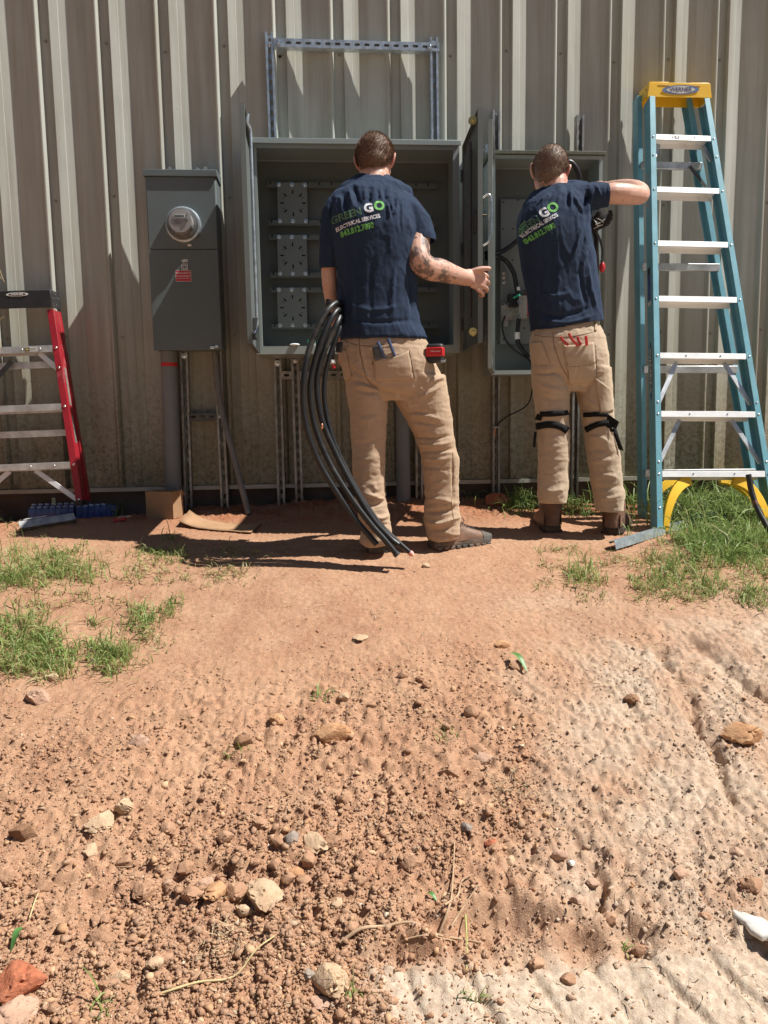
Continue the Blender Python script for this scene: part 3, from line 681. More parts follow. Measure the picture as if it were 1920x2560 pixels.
# latch rods, knobs, stiffeners and handle of the right door
mb = MB().tube([fr_(.40, .045, bz0+.12), fr_(.40, .045, bz1-.13)], .009, 12); mb.build('latch_rod', MT['steel_dark'], dr, smooth=60)
mb = MB().obox(fr_(.16, .014, (bz0+bz1)/2), (.032,-1,0), (1,.032,0), (0,0,1), .045, .012, .42); mb.build('stiffener', MT['shaded_interior'], dr)
for z in (bz0+.055, bz1-.06):
    k = fr_(.46, .040, z); MB().lathe(k, (-.25,-1,0), [(-.02, .006), (0, .006), (.0, .018), (.006, .021), (.012, .018), (.012, .007), (.020, .006), (.021, .0)], 24).build('brass_knob', MT['brass'], dr, smooth=40)
MB().tube(catmull([fr_(.465, -.004, 1.345), fr_(.465, -.030, 1.36), fr_(.465, -.042, 1.33), fr_(.465, -.042, 1.23), fr_(.465, -.034, 1.16), fr_(.465, -.006, 1.135)], 6), .0058, 10).build('door_handle', MT['zinc'], dr, smooth=60)
MB().obox(fr_(.44, -.012, 1.285), (1,0,0), (0,1,0), (0,0,1), .012, .018, .012).build('latch_block', MT['chrome'], dr, bevel=.002)
MB().obox(fr_(.43, .022, 1.25), (1,0,0), (0,1,0), (0,0,1), .010, .02, .05).build('latch_case', MT['steel_dark'], dr, bevel=.002)
for z in (bz0+.14, bz1-.16, (bz0+bz1)/2):
    MB().cyl((bx1+.010, byf-.006, z-.03), (bx1+.010, byf-.006, z+.03), .006).build('hinge', MT['steel_dark'], dr); MB().cyl((bx0-.003, byf-.006, z-.03), (bx0-.003, byf-.006, z+.03), .006).build('hinge', MT['steel_dark'], dl)
MB().tube(catmull([fl_(.47, .035, bz1-.05), fl_(.47, .030, bz1-.085), fl_(.455, .042, bz1-.115), fl_(.455, .042, bz1-.2), fl_(.455, .042, bz0+.2), fl_(.455, .042, bz0+.09), fl_(.47, .03, bz0+.05)], 6), .007, 10).build('latch_rod', MT['galv'], dl, smooth=60)
MB().obox(fl_(.455, .028, bz0+.085), (1,0,0), (0,1,0), (.2,0,1), .012, .012, .04).obox(fl_(.47, .022, bz0+.045), (1,0,0), (0,1,0), (-.4,0,1), .010, .010, .022).build('latch_catch', MT['steel_dark'], dl, bevel=.002)
# inside the big enclosure: green carton; a folded paper on the sill
gc = W(779, 858, -.26); g = thing('green_carton', 'small green and white carton standing inside the wide enclosure', 'carton', (gc[0], -.26, .739))
MB().box((gc[0]-.020, -.275, .7375), (gc[0]+.020, -.245, .758)).build('carton', MT['sticker'], g, bevel=.001); MB().box((gc[0]-.0206, -.2756, .7585), (gc[0]+.0206, -.2444, .772)).build('lid', MT['green'], g, bevel=.001)
wp = W(737, 868, -.325); wpo = MB().ell((wp[0], -.318, .7445), (.026, .018, .0065), 16).build('crumpled_tape', MT['white_tape'], smooth=60)
tag(wpo, 'bit of white tape lying on the lower lip of the wide enclosure', 'tape')

# ---- narrow enclosure on the right
sx0, sx1, sz0, sz1, syf, syb = 2.336, 2.925, .585, 1.708, -.255, -.046
sm = thing('narrow_enclosure', 'narrow tall grey enclosure with an open door and heavy black cables inside', 'electrical cabinet', (2.63, -.15, .585))
mb = MB(); shell(mb, sx0, sx1, syf, syb, sz0, sz1, .002, .018, .022); mb.build('enclosure_body', MT['grey_paint'], sm)
MT['hood_old'] = mat('weathered_hood', (.12,.12,.085), .7, var=.25, vscale=20)
MB().prism([(sx0-.012, syf-.018, 1.708), (sx0-.012, syf-.018, 1.7255), (sx0-.012, syb, 1.742), (sx0-.012, syb, 1.7095), (sx0-.012, syf-.014, 1.7095)][::-1], (sx1-sx0+.024, 0, 0)).build('rain_hood', MT['hood_old'], sm, bevel=.0015)
MB().box((sx0+.01, syb-.006, sz0+.01), (sx1-.01, syb-.0025, sz1-.01)).build('back_panel', MT['shaded_interior'], sm)
yp = syb-.03
pm_ = MB().box((2.424, yp, .762), (2.86, yp+.003, 1.537)).build('mounting_plate', MT['pan_paint'], sm, bevel=.002)
mb = MB()
for px, py in ((1259,505),(1295,500),(1258,572),(1282,572),(1281,650),(1259,848),(1311,727),(1311,820),(1247,858),(1290,856)):
    q = W(px, py, yp-.0008); mb.lathe(q, (0,-1,0), [(0, .0045), (.0006, .0045)], 10)
mb.build('drilled_hole', MT['hole'], pm_)
tb = pm_
q0 = W(1252, 770, yp-.03)
def rect(px0, py0, px1, py1, Y): a = W(px0, py0, Y); b = W(px1, py1, Y); return min(a[0], b[0]), max(a[0], b[0]), min(a[2], b[2]), max(a[2], b[2])
MT['tinned'] = mat('tinned_copper', (.50,.47,.43), .4, .7, var=.2, vscale=40, dirt=(.45,.25,.16), dirtamt=.15)
x0, x1, z0, z1 = rect(1251, 765, 1270, 817, yp); x2, x3, z2, z3 = rect(1262, 765, 1312, 800, yp)
mb = MB().box((x0, yp-.022, z2), (x3, yp-.012, z1)); mb.box((x0+.004, yp-.022, z0), (x0+.040, yp-.012, z2)).box((x2, yp-.012, z2+.004), (x3-.01, yp-.0005, z2+.03))
nb = mb.build('neutral_bar', MT['tinned'], tb, bevel=.0015)
x0, x1, z0, z1 = rect(1290, 744, 1309, 800, yp)
MB().box((x0, yp-.075, z0), (x1, yp-.022, z1)).build('terminal_lug', MT['tinned'], tb, bevel=.002)
x4, x5, z4, z5 = rect(1307, 735, 1330, 790, yp); MB().box((x4, yp-.065, z4), (x5, yp-.0, z5)).build('insulator_block', MT['rust_red'], tb, bevel=.002)
x4, x5, z4, z5 = rect(1268, 738, 1290, 770, yp); MB().box((x4, yp-.04, z4), (x5, yp-.0, z5)).build('terminal_block', MT['black_plastic'], tb, bevel=.002)
for px, py, r in ((1298,754,.0125),(1298,791,.0125)):
    q = W(px, py, yp-.076); q[1] = yp-.0755
    MB().lathe(q, (0,-1,0), [(0, r), (.006, r), (.0062, r*.62), (.002, r*.6), (.002, 0)], 18).build('lug_screw', MT['zinc'], tb, smooth=35)
for px, py in ((1260,761),(1270,761),(1265,782)):
    q = W(px, py, yp-.03); q[1] = yp-.023
    MB().lathe(q, (0,-1,0), [(0, .0085), (.012, .0085), (.0122, .0045), (.008, .0045), (.008, 0)], 14).build('lug_screw', MT['zinc'], tb, smooth=35)
for py in (684, 695, 706):
    q = W(1260, py, yp); q[1] = yp-.0005; MB().lathe(q, (0,-1,0), [(0, .011), (.002, .011), (.002, .0075), (.010, .0075)], 6).build('stud_nut', MT['zinc'], tb, smooth=30)
sd_, sf_ = door('enclosure_door', sx0-.004, syf-.004, nrm((-.25, -1)), nrm((1, -.25)), .515, sz0+.004, sz1-.012, sm, .020)
for py in (430, 898):
    q = W(1224, py, syf-.01); MB().box((q[0]-.006, syf-.012, q[2]-.030), (q[0]+.018, syf-.0025, q[2]+.030)).cyl((q[0]-.004, syf-.014, q[2]-.03), (q[0]-.004, syf-.014, q[2]+.03), .006).build('hinge', MT['grey_paint'], sm, bevel=.0015)
q = W(1219, 372, syf-.05); mb = MB().obox(q, (1,0,0), (0,1,0), (0,0,1), .010, .006, .020).obox(q+vec((.012,0,.004)), (1,0,.3), (0,1,0), (-.3,0,1), .016, .004, .005).obox(q+vec((-.014,0,-.004)), (1,0,.2), (0,1,0), (-.2,0,1), .010, .003, .003); mb.build('door_hasp', MT['zinc'], sm, bevel=.001)
q = W(1213, 843, -.5); MB().obox(q, (1,0,0), (0,1,0), (0,0,1), .008, .012, .034).build('door_hasp', MT['galv'], sd_, bevel=.0015)

# ---- cables inside the narrow enclosure
def cable(name, label, pts, r, extra=(), n=14, k=8, m=None):
    P = catmull(pts, k); c = thing(name, label, 'cable', tuple(P[-1]))
    MB().tube(P, r, n).build('insulation', m or MT['black_rubber'], c, smooth=70)
    return c, P
Yc = -.13
c1, P1 = cable('power_cable', 'thick black cable looping from the door side into the terminal lug with white tape', [W(1215, 645, -.20), W(1240, 642, -.18), W(1265, 652, Yc), W(1283, 680, Yc), W(1290, 710, Yc), W(1294, 735, Yc), W(1297, 752, yp-.05)], .0125)
def band(P, r, i0, i1, m, parent, name='tape_band'):
    MB().tube(P[i0:i1+1], r+.0012, 14).build(name, m, parent, smooth=60)
t_ = W(1294, 722, Yc); MB().tube([W(1293.5, 718, Yc), W(1294.5, 727, Yc)], .0142, 14).build('tape_band', MT['white_tape'], c1, smooth=60)
c2, P2 = cable('power_cable', 'thick black cable dropping from the lug towards the knees of the man with gloves', [W(1297, 796, yp-.05), W(1295, 815, Yc), W(1293, 845, Yc), W(1300, 865, Yc), W(1315, 885, Yc), W(1330, 905, Yc), W(1345, 935, Yc)], .0125)
MB().tube([W(1293.5, 831, Yc), W(1292.8, 840, Yc), W(1294, 848, Yc)], .0142, 14).build('tape_band', MT['white_tape'], c2, smooth=60)
cable('power_cable', 'black cable rising behind the shoulder of the man with gloves', [W(1215, 633, -.2), W(1245, 632, -.16), W(1270, 620, Yc), W(1295, 600, Yc), W(1320, 575, -.2), W(1345, 520, -.22), W(1348, 470, -.25), W(1360, 430, -.3)], .0125)
cable('ground_wire', 'thin black wire hanging from the neutral bar in the narrow enclosure', [W(1262, 790, yp-.03), W(1256, 815, Yc), W(1262, 845, Yc), W(1280, 870, Yc), W(1305, 888, Yc), W(1328, 902, -.2), W(1340, 930, -.22)], .0055, n=10)
g1, _ = cable('ground_wire', 'short bare wire with a green sleeve above the terminal lug', [W(1272, 757, yp-.05), W(1280, 748, yp-.07), W(1290, 741, yp-.09), W(1310, 735, -.2), W(1335, 738, -.3)], .003, n=8)
MB().tube([W(1284, 745, yp-.08), W(1291, 740.5, yp-.092), W(1299, 737.5, yp-.12)], .0055, 10).build('green_sleeve', MT['green'], g1, smooth=60)
g2, _ = cable('ground_wire', 'bare ground wire curving down from under the narrow enclosure to a clamp', [W(1331, 945, -.12), W(1329, 985, -.10), W(1318, 1012, -.08), W(1295, 1028, -.07), W(1270, 1040, -.06), W(1250, 1055, -.05), W(1237, 1075, -.045)], .0042, n=8, m=MT['black_rubber'])
q = W(1240, 1068, -.05); MB().obox(q, (1,0,0), (0,1,0), (0,0,1), .026, .008, .006).cyl(q+vec((-.018,-.012,0)), q+vec((-.018,.01,0)), .006, n=8).cyl(q+vec((.012,-.012,0)), q+vec((.012,.01,0)), .005, n=8).build('ground_clamp', MT['galv_dull'], g2, bevel=.001)
MB().tube([W(1238, 1070, -.055), W(1235, 1090, -.055)], .004, 8).build('bare_end', MT['copper'], g2, smooth=60)
# ================================================================ LADDERS
def rail(name, p0, p1, lat, nor, m, parent, wid=.030, dep=.076, t=.0045):
    "fibreglass channel rail: front flange centred on the line p0-p1, web on the outer side (-lat)"
    p0, p1 = vec(p0), vec(p1); d = nrm(p1-p0); lat = vec(lat); lat = nrm(lat-d*(lat @ d)); nor = nrm(np.cross(lat, d)); 
    if nor[1] > 0: nor = -nor
    h = wid/2; prof = [(-h, 0), (h, 0), (h, -t), (-h+t, -t), (-h+t, -dep+t), (h, -dep+t), (h, -dep), (-h, -dep)]
    rr = [[p+lat*a+nor*b for a, b in prof] for p in (p0, p1)]
    mb = MB(); mb.rings(rr, caps=True); o = mb.build(name, m, parent, bevel=.0016); return o, lat, nor, d
def step(name, a, b, nor, up, m, parent, dep=.076, h=.030, t=.003):
    "aluminium tread between a and b (front top edge), ribbed on top"
    a, b = vec(a), vec(b); nor = nrm(nor); up = nrm(up); x = b-a; mb = MB()
    def B(n0, n1, u0, u1):
        vs = [p+nor*n+up*u for p in (a, b) for n, u in ((n0,u0),(n1,u0),(n1,u1),(n0,u1))]
        mb.add(vs, [(0,3,2,1),(4,5,6,7),(0,1,5,4),(1,2,6,5),(2,3,7,6),(3,0,4,7)])
    B(-t, 0, -h, 0); B(-dep, -dep+t, -h, 0); B(-dep+t, -t, -t, 0)
    for k in range(8): q = -.006-k*(dep-.012)/7.6; B(q-.0035, q, 0, .0012)
    return mb.build(name, m, parent, bevel=.0009)
def rivets(pts, nor, parent, r=.0055, m=None):
    for p in pts:
        MB().lathe(vec(p), nor, [(-.001, r), (.0018, r*.92), (.0036, r*.55), (.0042, 0)], 12).build('rivet', m or MT['zinc'], parent, smooth=60)
def text_on(name, body, size, c, ux, uy, m, parent, **kw): return put_text(name, body, size, c, ux, uy, m, parent, **kw)
def oval_badge(c, ux, uy, a, b, mo, mi, mt_, parent, body, size, lift=.0012, ring=.8, **kw):
    ux, uy = nrm(ux), nrm(uy); n = np.cross(ux, uy); c = vec(c)
    o = MB().prism(oval(c, ux, uy, a, b), n*lift).build('badge', mo, parent)
    lens = []
    for k in range(33):
        q = -1+2*k/32; lens.append((q*a*.80, b*.80*(1-q*q)**.75))
    poly = [c+n*lift*1.01+ux*x+uy*y for x, y in lens]+[c+n*lift*1.01+ux*x-uy*y for x, y in lens[-2:0:-1]]
    MB().prism(poly, n*.0005).build('badge_field', mi, o)
    put_text('lettering', body, size, c+n*(lift+.0006), ux, uy, mt_, o, lift=.0006, **kw)
    return o

# ---- blue stepladder leaning on the wall
LB = vec((3.0577, -.7446, .0728)); LD = nrm((.0859, .2983, 1.0)); ST = .3048
def Lp(i): return LB+LD*ST*i
rpx = [(1919,1184),(1897.6,1035.7),(1874.5,892),(1851.3,749),(1828,612),(1805.5,477),(1783.5,346.4)]
Rpts = np.array([W(px, py, Lp(i)[1]) for i, (px, py) in enumerate(rpx)])
A_ = np.polyfit(np.arange(7), Rpts, 1)
def Rp(i): return A_[0]*i+A_[1]
lad = thing('step_ladder', 'tall blue stepladder with a yellow cap leaning against the wall', 'ladder', (3.4, -.6, -.2))
latv = nrm(Rp(0)-Lp(0)); foot_l, foot_r = -.985, -1.0
rl, lat, nor, d1 = rail('front_rail', Lp(foot_l), Lp(6.79), latv, None, MT['blue_rail'], lad)
rr_, lat2, nor2, d2 = rail('front_rail', Rp(foot_r), Rp(6.79), -latv, None, MT['blue_rail'], lad)
for i in range(7):
    a = Lp(i)+lat*.0155+d1*.015; b = Rp(i)+lat2*.0155+d2*.015
    up = nrm(np.cross(b-a, -nor)); up = up if up[2] > 0 else -up
    s_ = step('step', a+nor*.0006, b+nor*.0006, nor, d1, MT['alu'], lad)
    rivets([Lp(i)+nor*.0005, Rp(i)+nor2*.0005], nor, lad)
    if i in (0, 1, 2, 6):
        w_ = b-a
        rivets([a+w_*.30-d1*.014+nor*.0008, a+w_*.70-d1*.014+nor*.0008], nor, s_, .0035, MT['steel_dark'])
    if i == 6:
        c = a+(b-a)*.38-d1*.014+nor*.0009
        sgn = MB().obox(c, (1,0,0), nor, d1, .014, .0004, .0085).build('safety_label', MT['dark_print'], s_)
        MB().prism(oval(c+nor*.0005, (1,0,0), d1, .009, .006, 16), nor*.0004).build('label_print', MT['sticker'], sgn)
        put_text('lettering', 'WERNER CO', .0075, c+vec((.040,0,.003)), (1,0,0), d1, MT['dark_print'], sgn)
        put_text('lettering', 'DO NOT STAND', .0055, c+vec((.040,0,0))-d1*.004, (1,0,0), d1, MT['dark_print'], sgn)
# diagonal braces under the steps
def brace(a, b, m=MT['alu_old'], wd=.022):
    MB().bar(a, b, wd, .004, up=nor).bar(vec(a)+nor*-.010, vec(b)+nor*-.010, .004, .020, up=nor).build('brace', m, lad, bevel=.0008)
for i, sp in ((1, .245), (2, .235), (6, .16)):
    w_ = Rp(i)-Lp(i); k = .24 if i < 6 else .13; dr_ = .90/ST*.27 if i < 6 else .35
    brace(Lp(i)+w_*k+vec((0,0,-.02))-nor*.03, Lp(i-dr_)+lat*.014-nor*.03); brace(Rp(i)-w_*k+vec((0,0,-.02))-nor*.03, Rp(i-dr_)+lat2*.014-nor*.03)
    rivets([Lp(i-dr_)+nor*.0005, Rp(i-dr_)+nor2*.0005], nor, lad)
rivets([Lp(-.55), Lp(-.88), Rp(-.55), Rp(-.88)], nor, lad)
# rear rails and bars
rb_l, rt_l = W(1613, 1298, -.44), vec((3.192, -.070, 2.085)); rb_r, rt_r = vec((3.775, -.44, -.20)), vec((3.470, -.070, 2.085))
MB2 = rail('rear_rail', rb_l, rt_l, (1,0,0), None, MT['blue_rail'], lad, .026, .07); rail('rear_rail', rb_r, rt_r, (-1,0,0), None, MT['blue_rail'], lad, .030, .07)
def rear(z, q=0):
    t = (z-rb_l[2])/(rt_l[2]-rb_l[2]); return rb_l+(rt_l-rb_l)*t, rb_r+(rt_r-rb_r)*t
for z in (1.70, .60, 1.15, .05):
    a, b = rear(z); MB().bar(a, b, .038, .022, up=(0,1,0)).build('rear_bar', MT['alu_old'], lad, bevel=.002)
    if z > 1.6:
        MB().bar(b+vec((-.075, -.02, -.005)), rear(z-.12)[1]+vec((-.005,-.02,0)), .018, .004, up=(0,1,0)).build('brace', MT['steel_dark'], lad)
# cap
cl, cr_ = Lp(6.93), Rp(6.93); yF = cl[1]-.008; zc0, zc1 = 2.046, 2.122
xl, xr = cl[0]-.020, cr_[0]+.020; yB = yF+.136; mb = MB()
t = .004; e = .010
mb.prism([(xl-e, yF, zc0), (xl, yF+.004, zc1), (xr, yF+.004, zc1), (xr+e, yF, zc0)][::-1], (0, t, 0))
mb.prism([(xl-e, yB-t, zc0), (xl, yB-t, zc1), (xr, yB-t, zc1), (xr+e, yB-t, zc0)][::-1], (0, t, 0))
mb.prism([(xl-e, yF+t, zc0), (xl-e+t, yF+t, zc0), (xl+t, yF+t, zc1), (xl, yF+t, zc1)], (0, yB-yF-2*t, 0)); mb.prism([(xr+e-t, yF+t, zc0), (xr+e, yF+t, zc0), (xr, yF+t, zc1), (xr-t, yF+t, zc1)], (0, yB-yF-2*t, 0))
mb.box((xl+t, yF+t, zc1-t), (xr-t, yB-t, zc1))
mb.box((xl+.006, yF+.006, zc1), (xl+.11, yF+.030, zc1+.004)).box((xr-.11, yF+.006, zc1), (xr-.006, yF+.030, zc1+.004)).box((xl+.02, yB-.03, zc1), (xr-.02, yB-.005, zc1+.004))
cap = mb.build('top_cap', MT['yellow'], lad, bevel=.003)
for a, b in ((.022, .055), (.215, .248)):
    c = vec((xl+(xr-xl)*( .135 if a < .1 else .64)+.033, yF-.0002+.0034, zc1-.017)); MB().obox(c, (1,0,0), (0,1,0), (0,0,1), .032, .0012, .0045).build('cap_slot', mat('amber_slot', (.48,.24,.01), .5) if a < .1 else bpy.data.materials['amber_slot'], cap, bevel=.001)
oval_badge(((xl+xr)/2+.004, yF-.0002, zc0+.038), (1,0,.03), (0,0,1), .102, .0235, mat('badge_blue', (.13,.21,.40), .5), MT['sticker'], mat('badge_ink', (.10,.11,.22), .5), cap, 'WERNER', .030, bold=.0009, spacing=1.02)
for k in range(3): MB().lathe((xl-.004-.001*k, yF+.035+.03*k, zc0+.050-.016*k), (-1,0,.1), [(-.001,.0042), (.0012, .0042)], 10).build('cap_hole', MT['steel_dark'], cap)
# yellow foot braces and shoes
def gusset(rail_pt, step_pt, out, name='foot_brace', wd=.052, parent=lad, dy=0.0):
    a, b = vec(rail_pt), vec(step_pt); cor = vec((a[0]*.82+b[0]*.18, (a[1]+b[1])/2, b[2]*.86+a[2]*.14)); mb = MB(); n = 12; R0, R1 = [], []
    for k in range(n+1):
        q = k/n; c = (1-q)**2*a+2*q*(1-q)*cor+q*q*b; tg = nrm(2*(1-q)*(cor-a)+2*q*(b-cor)); pr = nrm(np.cross(tg, nor)); wv = wd*(.55+.55*q)
        R0.append(c-pr*wv/2); R1.append(c+pr*wv/2)
    poly = R0+R1[::-1]; rr2 = []
    for k in range(n+1): rr2.append([R0[k]+nor*.006, R1[k]+nor*.006, R1[k]-nor*.022, R0[k]-nor*.022])
    mb.rings(rr2); return mb.build(name, MT['yellow'], parent, bevel=.003)
w0 = Rp(0)-Lp(0)
gusset(Lp(-.93)+lat*.030-nor*.01, Lp(0)+w0*.30+vec((0,0,-.022))-nor*.02, 1); gusset(Rp(-.93)+lat2*.030-nor*.01, Rp(0)-w0*.30+vec((0,0,-.022))-nor*.02, -1)
ra, rb2 = rear(.02); gusset(rear(-.15)[0]+vec((.03,0,0)), ra+(rb2-ra)*.32, 1, wd=.05); gusset(rear(-.15)[1]+vec((-.03,0,0)), rb2-(rb2-ra)*.32, -1, wd=.05)
for p, lt in ((Lp(foot_l), lat), (Rp(foot_r), lat2)): MB().obox(p+lt*.004-nor*.038+vec((0,0,-.004)), lat, nor, (0,0,1), .022, .042, .007).build('foot', MT['yellow'], lad, bevel=.002)
for p in (rb_l, rb_r): MB().obox(p+vec((0,.025,-.004)), (1,0,0), (0,1,0), (0,0,1), .020, .030, .007).build('foot', MT['yellow'], lad, bevel=.002)
# stickers and lettering on the outer web of the near rail
webn = np.cross(d1, nor); webn = webn if webn[0] < 0 else -webn
def web(i, back): return Lp(i)-lat*.0152-nor*back
c = web(1.78, .042); oval_badge(c+webn*.0002, d1*-1, nrm(np.cross(webn, -d1)), .155, .015, mat('rail_badge', (.06,.07,.22), .5), MT['sticker'], MT['dark_print'], rl, 'WERNER', .040, xscale=1.25)
for i, hh, m_ in ((3.25, .075, 'navy'), (2.98, .016, 'w'), (3.55, .02, 'k'), (5.05, .10, 'g')):
    c = web(i, .045)
    mm = {'navy': mat('navy_label', (.05,.08,.25), .5, var=.3, vscale=60), 'w': MT['sticker'], 'k': MT['dark_print'], 'g': mat('spec_label', (.28,.33,.34), .6, var=.25, vscale=120)}[m_]
    MB().obox(c+webn*.0004, webn, nor, d1, .0004, .016, hh).build('rail_sticker', mm, rl)

# ---- red stepladder on the left, cut by the frame
red = thing('step_ladder', 'short red stepladder with a black cap at the left end of the wall', 'ladder', (-.25, -.3, -.2))
Rv = [W(140, 870, -.165), W(162, 1015, -.20), W(184, 1161.5, -.235)]
RA = np.polyfit([2, 1, 0], np.array(Rv), 1)
def RR(i): return RA[0]*i+RA[1]
wtop, wbot = .365, .535
def RL(i): return RR(i)+vec((-(wbot+(wtop-wbot)*i/3.0), 0, -.012))
latr = vec((-1., 0, 0))
q1, latq, norq, dq = rail('front_rail', RR(-.66), RR(2.66), latr, None, MT['red_rail'], red, .034, .072)
q2, latw, norw, dw = rail('front_rail', RL(-.66), RL(2.66), -latr, None, MT['red_rail'], red, .034, .072)
for i in range(3):
    a = RL(i)+latw*.0175+dw*.016; b = RR(i)+latq*.0175+dq*.016
    s_ = step('step', a+norq*.0006, b+norq*.0006, norq, (0,0,1), MT['alu_old'], red, h=.034)
    rivets([RR(i)+norq*.0005, RL(i)+norq*.0005], norq, red, .007); w_ = b-a
    if i != 1: rivets([a+w_*.60+vec((0,0,-.016))+norq*.001, a+w_*.84+vec((0,0,-.016))+norq*.001], norq, s_, .006)
    if i == 2:
        c = a+w_*.715+vec((0,0,-.017))+norq*.001
        sg = MB().obox(c, w_, norq, (0,0,1), .032, .0004, .0115).build('safety_label', MT['sticker'], s_)
        MB().obox(c+nrm(w_)*-.018+norq*.0005, w_, norq, (0,0,1), .012, .0003, .009).build('label_field', MT['dark_print'], sg)
        MB().prism(oval(c+nrm(w_)*-.018+norq*.0009, w_, (0,0,1), .009, .0055, 16), norq*.0003).build('label_print', mat('label_yellow', (.55,.45,.12), .5), sg)
        put_text('lettering', 'WERNER', .0085, c+nrm(w_)*.010+vec((0,0,.003))+norq*.0005, w_, (0,0,1), MT['dark_print'], sg)
        put_text('lettering', 'WARNING', .0065, c+nrm(w_)*.010+vec((0,0,-.005))+norq*.0005, w_, (0,0,1), MT['dark_print'], sg)
def brace_r(a, b, m=MT['alu']):
    MB().bar(a, b, .026, .004, up=norq).bar(vec(a)-norq*.012, vec(b)-norq*.012, .005, .022, up=norq).build('brace', m, red, bevel=.0008)
w_ = RR(0)-RL(0); brace_r(RL(0)+w_*.62+vec((0,0,-.02))-norq*.02, RR(-.60)+latq*.014-norq*.02); brace_r(RL(0)+w_*.38+vec((0,0,-.02))-norq*.02, RL(-.60)+latw*.014-norq*.02)
w_ = RR(2)-RL(2); brace_r(RL(2)+w_*.78+vec((0,0,-.02))-norq*.02, RR(1.66)+latq*.014-norq*.02); brace_r(RL(2)+w_*.40+vec((0,0,-.05))-norq*.06, RL(1.2)+latw*.014-norq*.06, MT['steel_dark'])
rivets([RR(1.66)+norq*.0005, RR(-.60)+norq*.0005, RL(-.60)+norq*.0005], norq, red, .007)
for s0, f in ((1, RR), (-1, RL)):
    b0, t0 = f(-.66)+vec((s0*.004, .105, 0)), f(2.66)+vec((s0*.002, .078, 0)); rail('rear_rail', b0, t0, (-s0,0,0), None, MT['red_rail'], red, .028, .045)
for i in (.55, 1.75): a = RL(i)+vec((0,.11,0)); b = RR(i)+vec((0,.11,0)); MB().bar(a, b, .036, .02, up=(0,1,0)).build('rear_bar', MT['alu_old'], red, bevel=.002)
# stickers down the side of the red rail
for i, hh in ((1.35, .10), (.62, .075)):
    MB().obox(RR(i)-latq*.0172-norq*.045, latq, norq, dq, .0006, .014, hh).build('rail_sticker', mat('worn_sticker', (.23,.22,.19), .6, var=.3, vscale=80), q1)
ct = RR(2.84); cl_ = RL(2.84); yF = ct[1]-.014; mb = MB(); zb, zt = ct[2]-.045, ct[2]+.045
tl = cl_[0]-.03
mb.prism([(tl, yF, zb-.012), (ct[0]+.020, yF, zb), (ct[0]+.016, yF, zt), (tl, yF, zt-.012)][::-1], (0, .006, 0))
mb.prism([(ct[0]+.020, yF+.006, zb), (ct[0]+.028, yF+.12, zb), (ct[0]+.024, yF+.12, zt), (ct[0]+.016, yF+.006, zt)][::-1], (-.006, 0, 0))
mb.prism([(tl, yF+.006, zt-.018), (ct[0]+.012, yF+.006, zt-.006), (ct[0]+.018, yF+.12, zt-.006), (tl, yF+.12, zt-.018)], (0, 0, .006))
capr = mb.build('top_cap', MT['black_plastic'], red, bevel=.003)
oval_badge(W(43, 736, yF-.0004), (1,0,.032), (0,0,1), .056, .0105, MT['white_print'], MT['black_plastic'], MT['white_print'], capr, 'WERNER', .0155, bold=.0004)
for k, (dy, dz) in enumerate(((.03,.03),(.055,.027),(.085,.01),(.06,-.025),(.03,.005))): MB().lathe((ct[0]+.0195+dy*.06, yF+dy, ct[2]+dz), (1,0,0), [(-.001,.004), (.0016,.004), (.002,.002)], 10).build('cap_rivet', MT['zinc'], capr)
MB().obox(RR(-.66)+latq*.004-norq*.03, latq, norq, (0,0,1), .022, .04, .012).build('foot', MT['black_plastic'], red, bevel=.002); MB().obox(RL(-.66)+latw*.004-norq*.03, latq, norq, (0,0,1), .022, .04, .012).build('foot', MT['black_plastic'], red, bevel=.002)
# ================================================================ PEOPLE
def voxel(mb, size, smooth=3, deci=None):
    "grow one closed skin round the collected shapes"
    me = bpy.data.meshes.new('tmp'); me.from_pydata(mb.v, [], mb.f)
    b = bmesh.new(); b.from_mesh(me); bmesh.ops.recalc_face_normals(b, faces=b.faces); b.to_mesh(me); b.free()
    o = bpy.data.objects.new('tmp', me); COL.objects.link(o)
    r = o.modifiers.new('r', 'REMESH'); r.mode = 'VOXEL'; r.voxel_size = size
    s = o.modifiers.new('s', 'SMOOTH'); s.factor = .5; s.iterations = smooth
    if deci: d = o.modifiers.new('d', 'DECIMATE'); d.ratio = deci
    dg = bpy.context.evaluated_depsgraph_get(); dg.update(); e = o.evaluated_get(dg); m2 = bpy.data.meshes.new_from_object(e)
    V = np.empty(len(m2.vertices)*3); m2.vertices.foreach_get('co', V); V = V.reshape(-1, 3)
    fs = [tuple(p.vertices) for p in m2.polygons]
    bpy.data.objects.remove(o); bpy.data.meshes.remove(me); bpy.data.meshes.remove(m2)
    return V, fs
def vnormals(V, fs):
    Nn = np.zeros_like(V)
    T = np.array([(f[0], f[1], f[2]) for f in fs]+[(f[0], f[2], f[3]) for f in fs if len(f) == 4])
    n = np.cross(V[T[:,1]]-V[T[:,0]], V[T[:,2]]-V[T[:,0]])
    for k in range(3): np.add.at(Nn, T[:, k], n)
    return Nn/np.maximum(np.linalg.norm(Nn, axis=1, keepdims=True), 1e-12)
def projA(V):
    d = V-CP; z = d @ CF; return 960+F*(d @ CR)/z, 1280-F*(d @ CU)/z
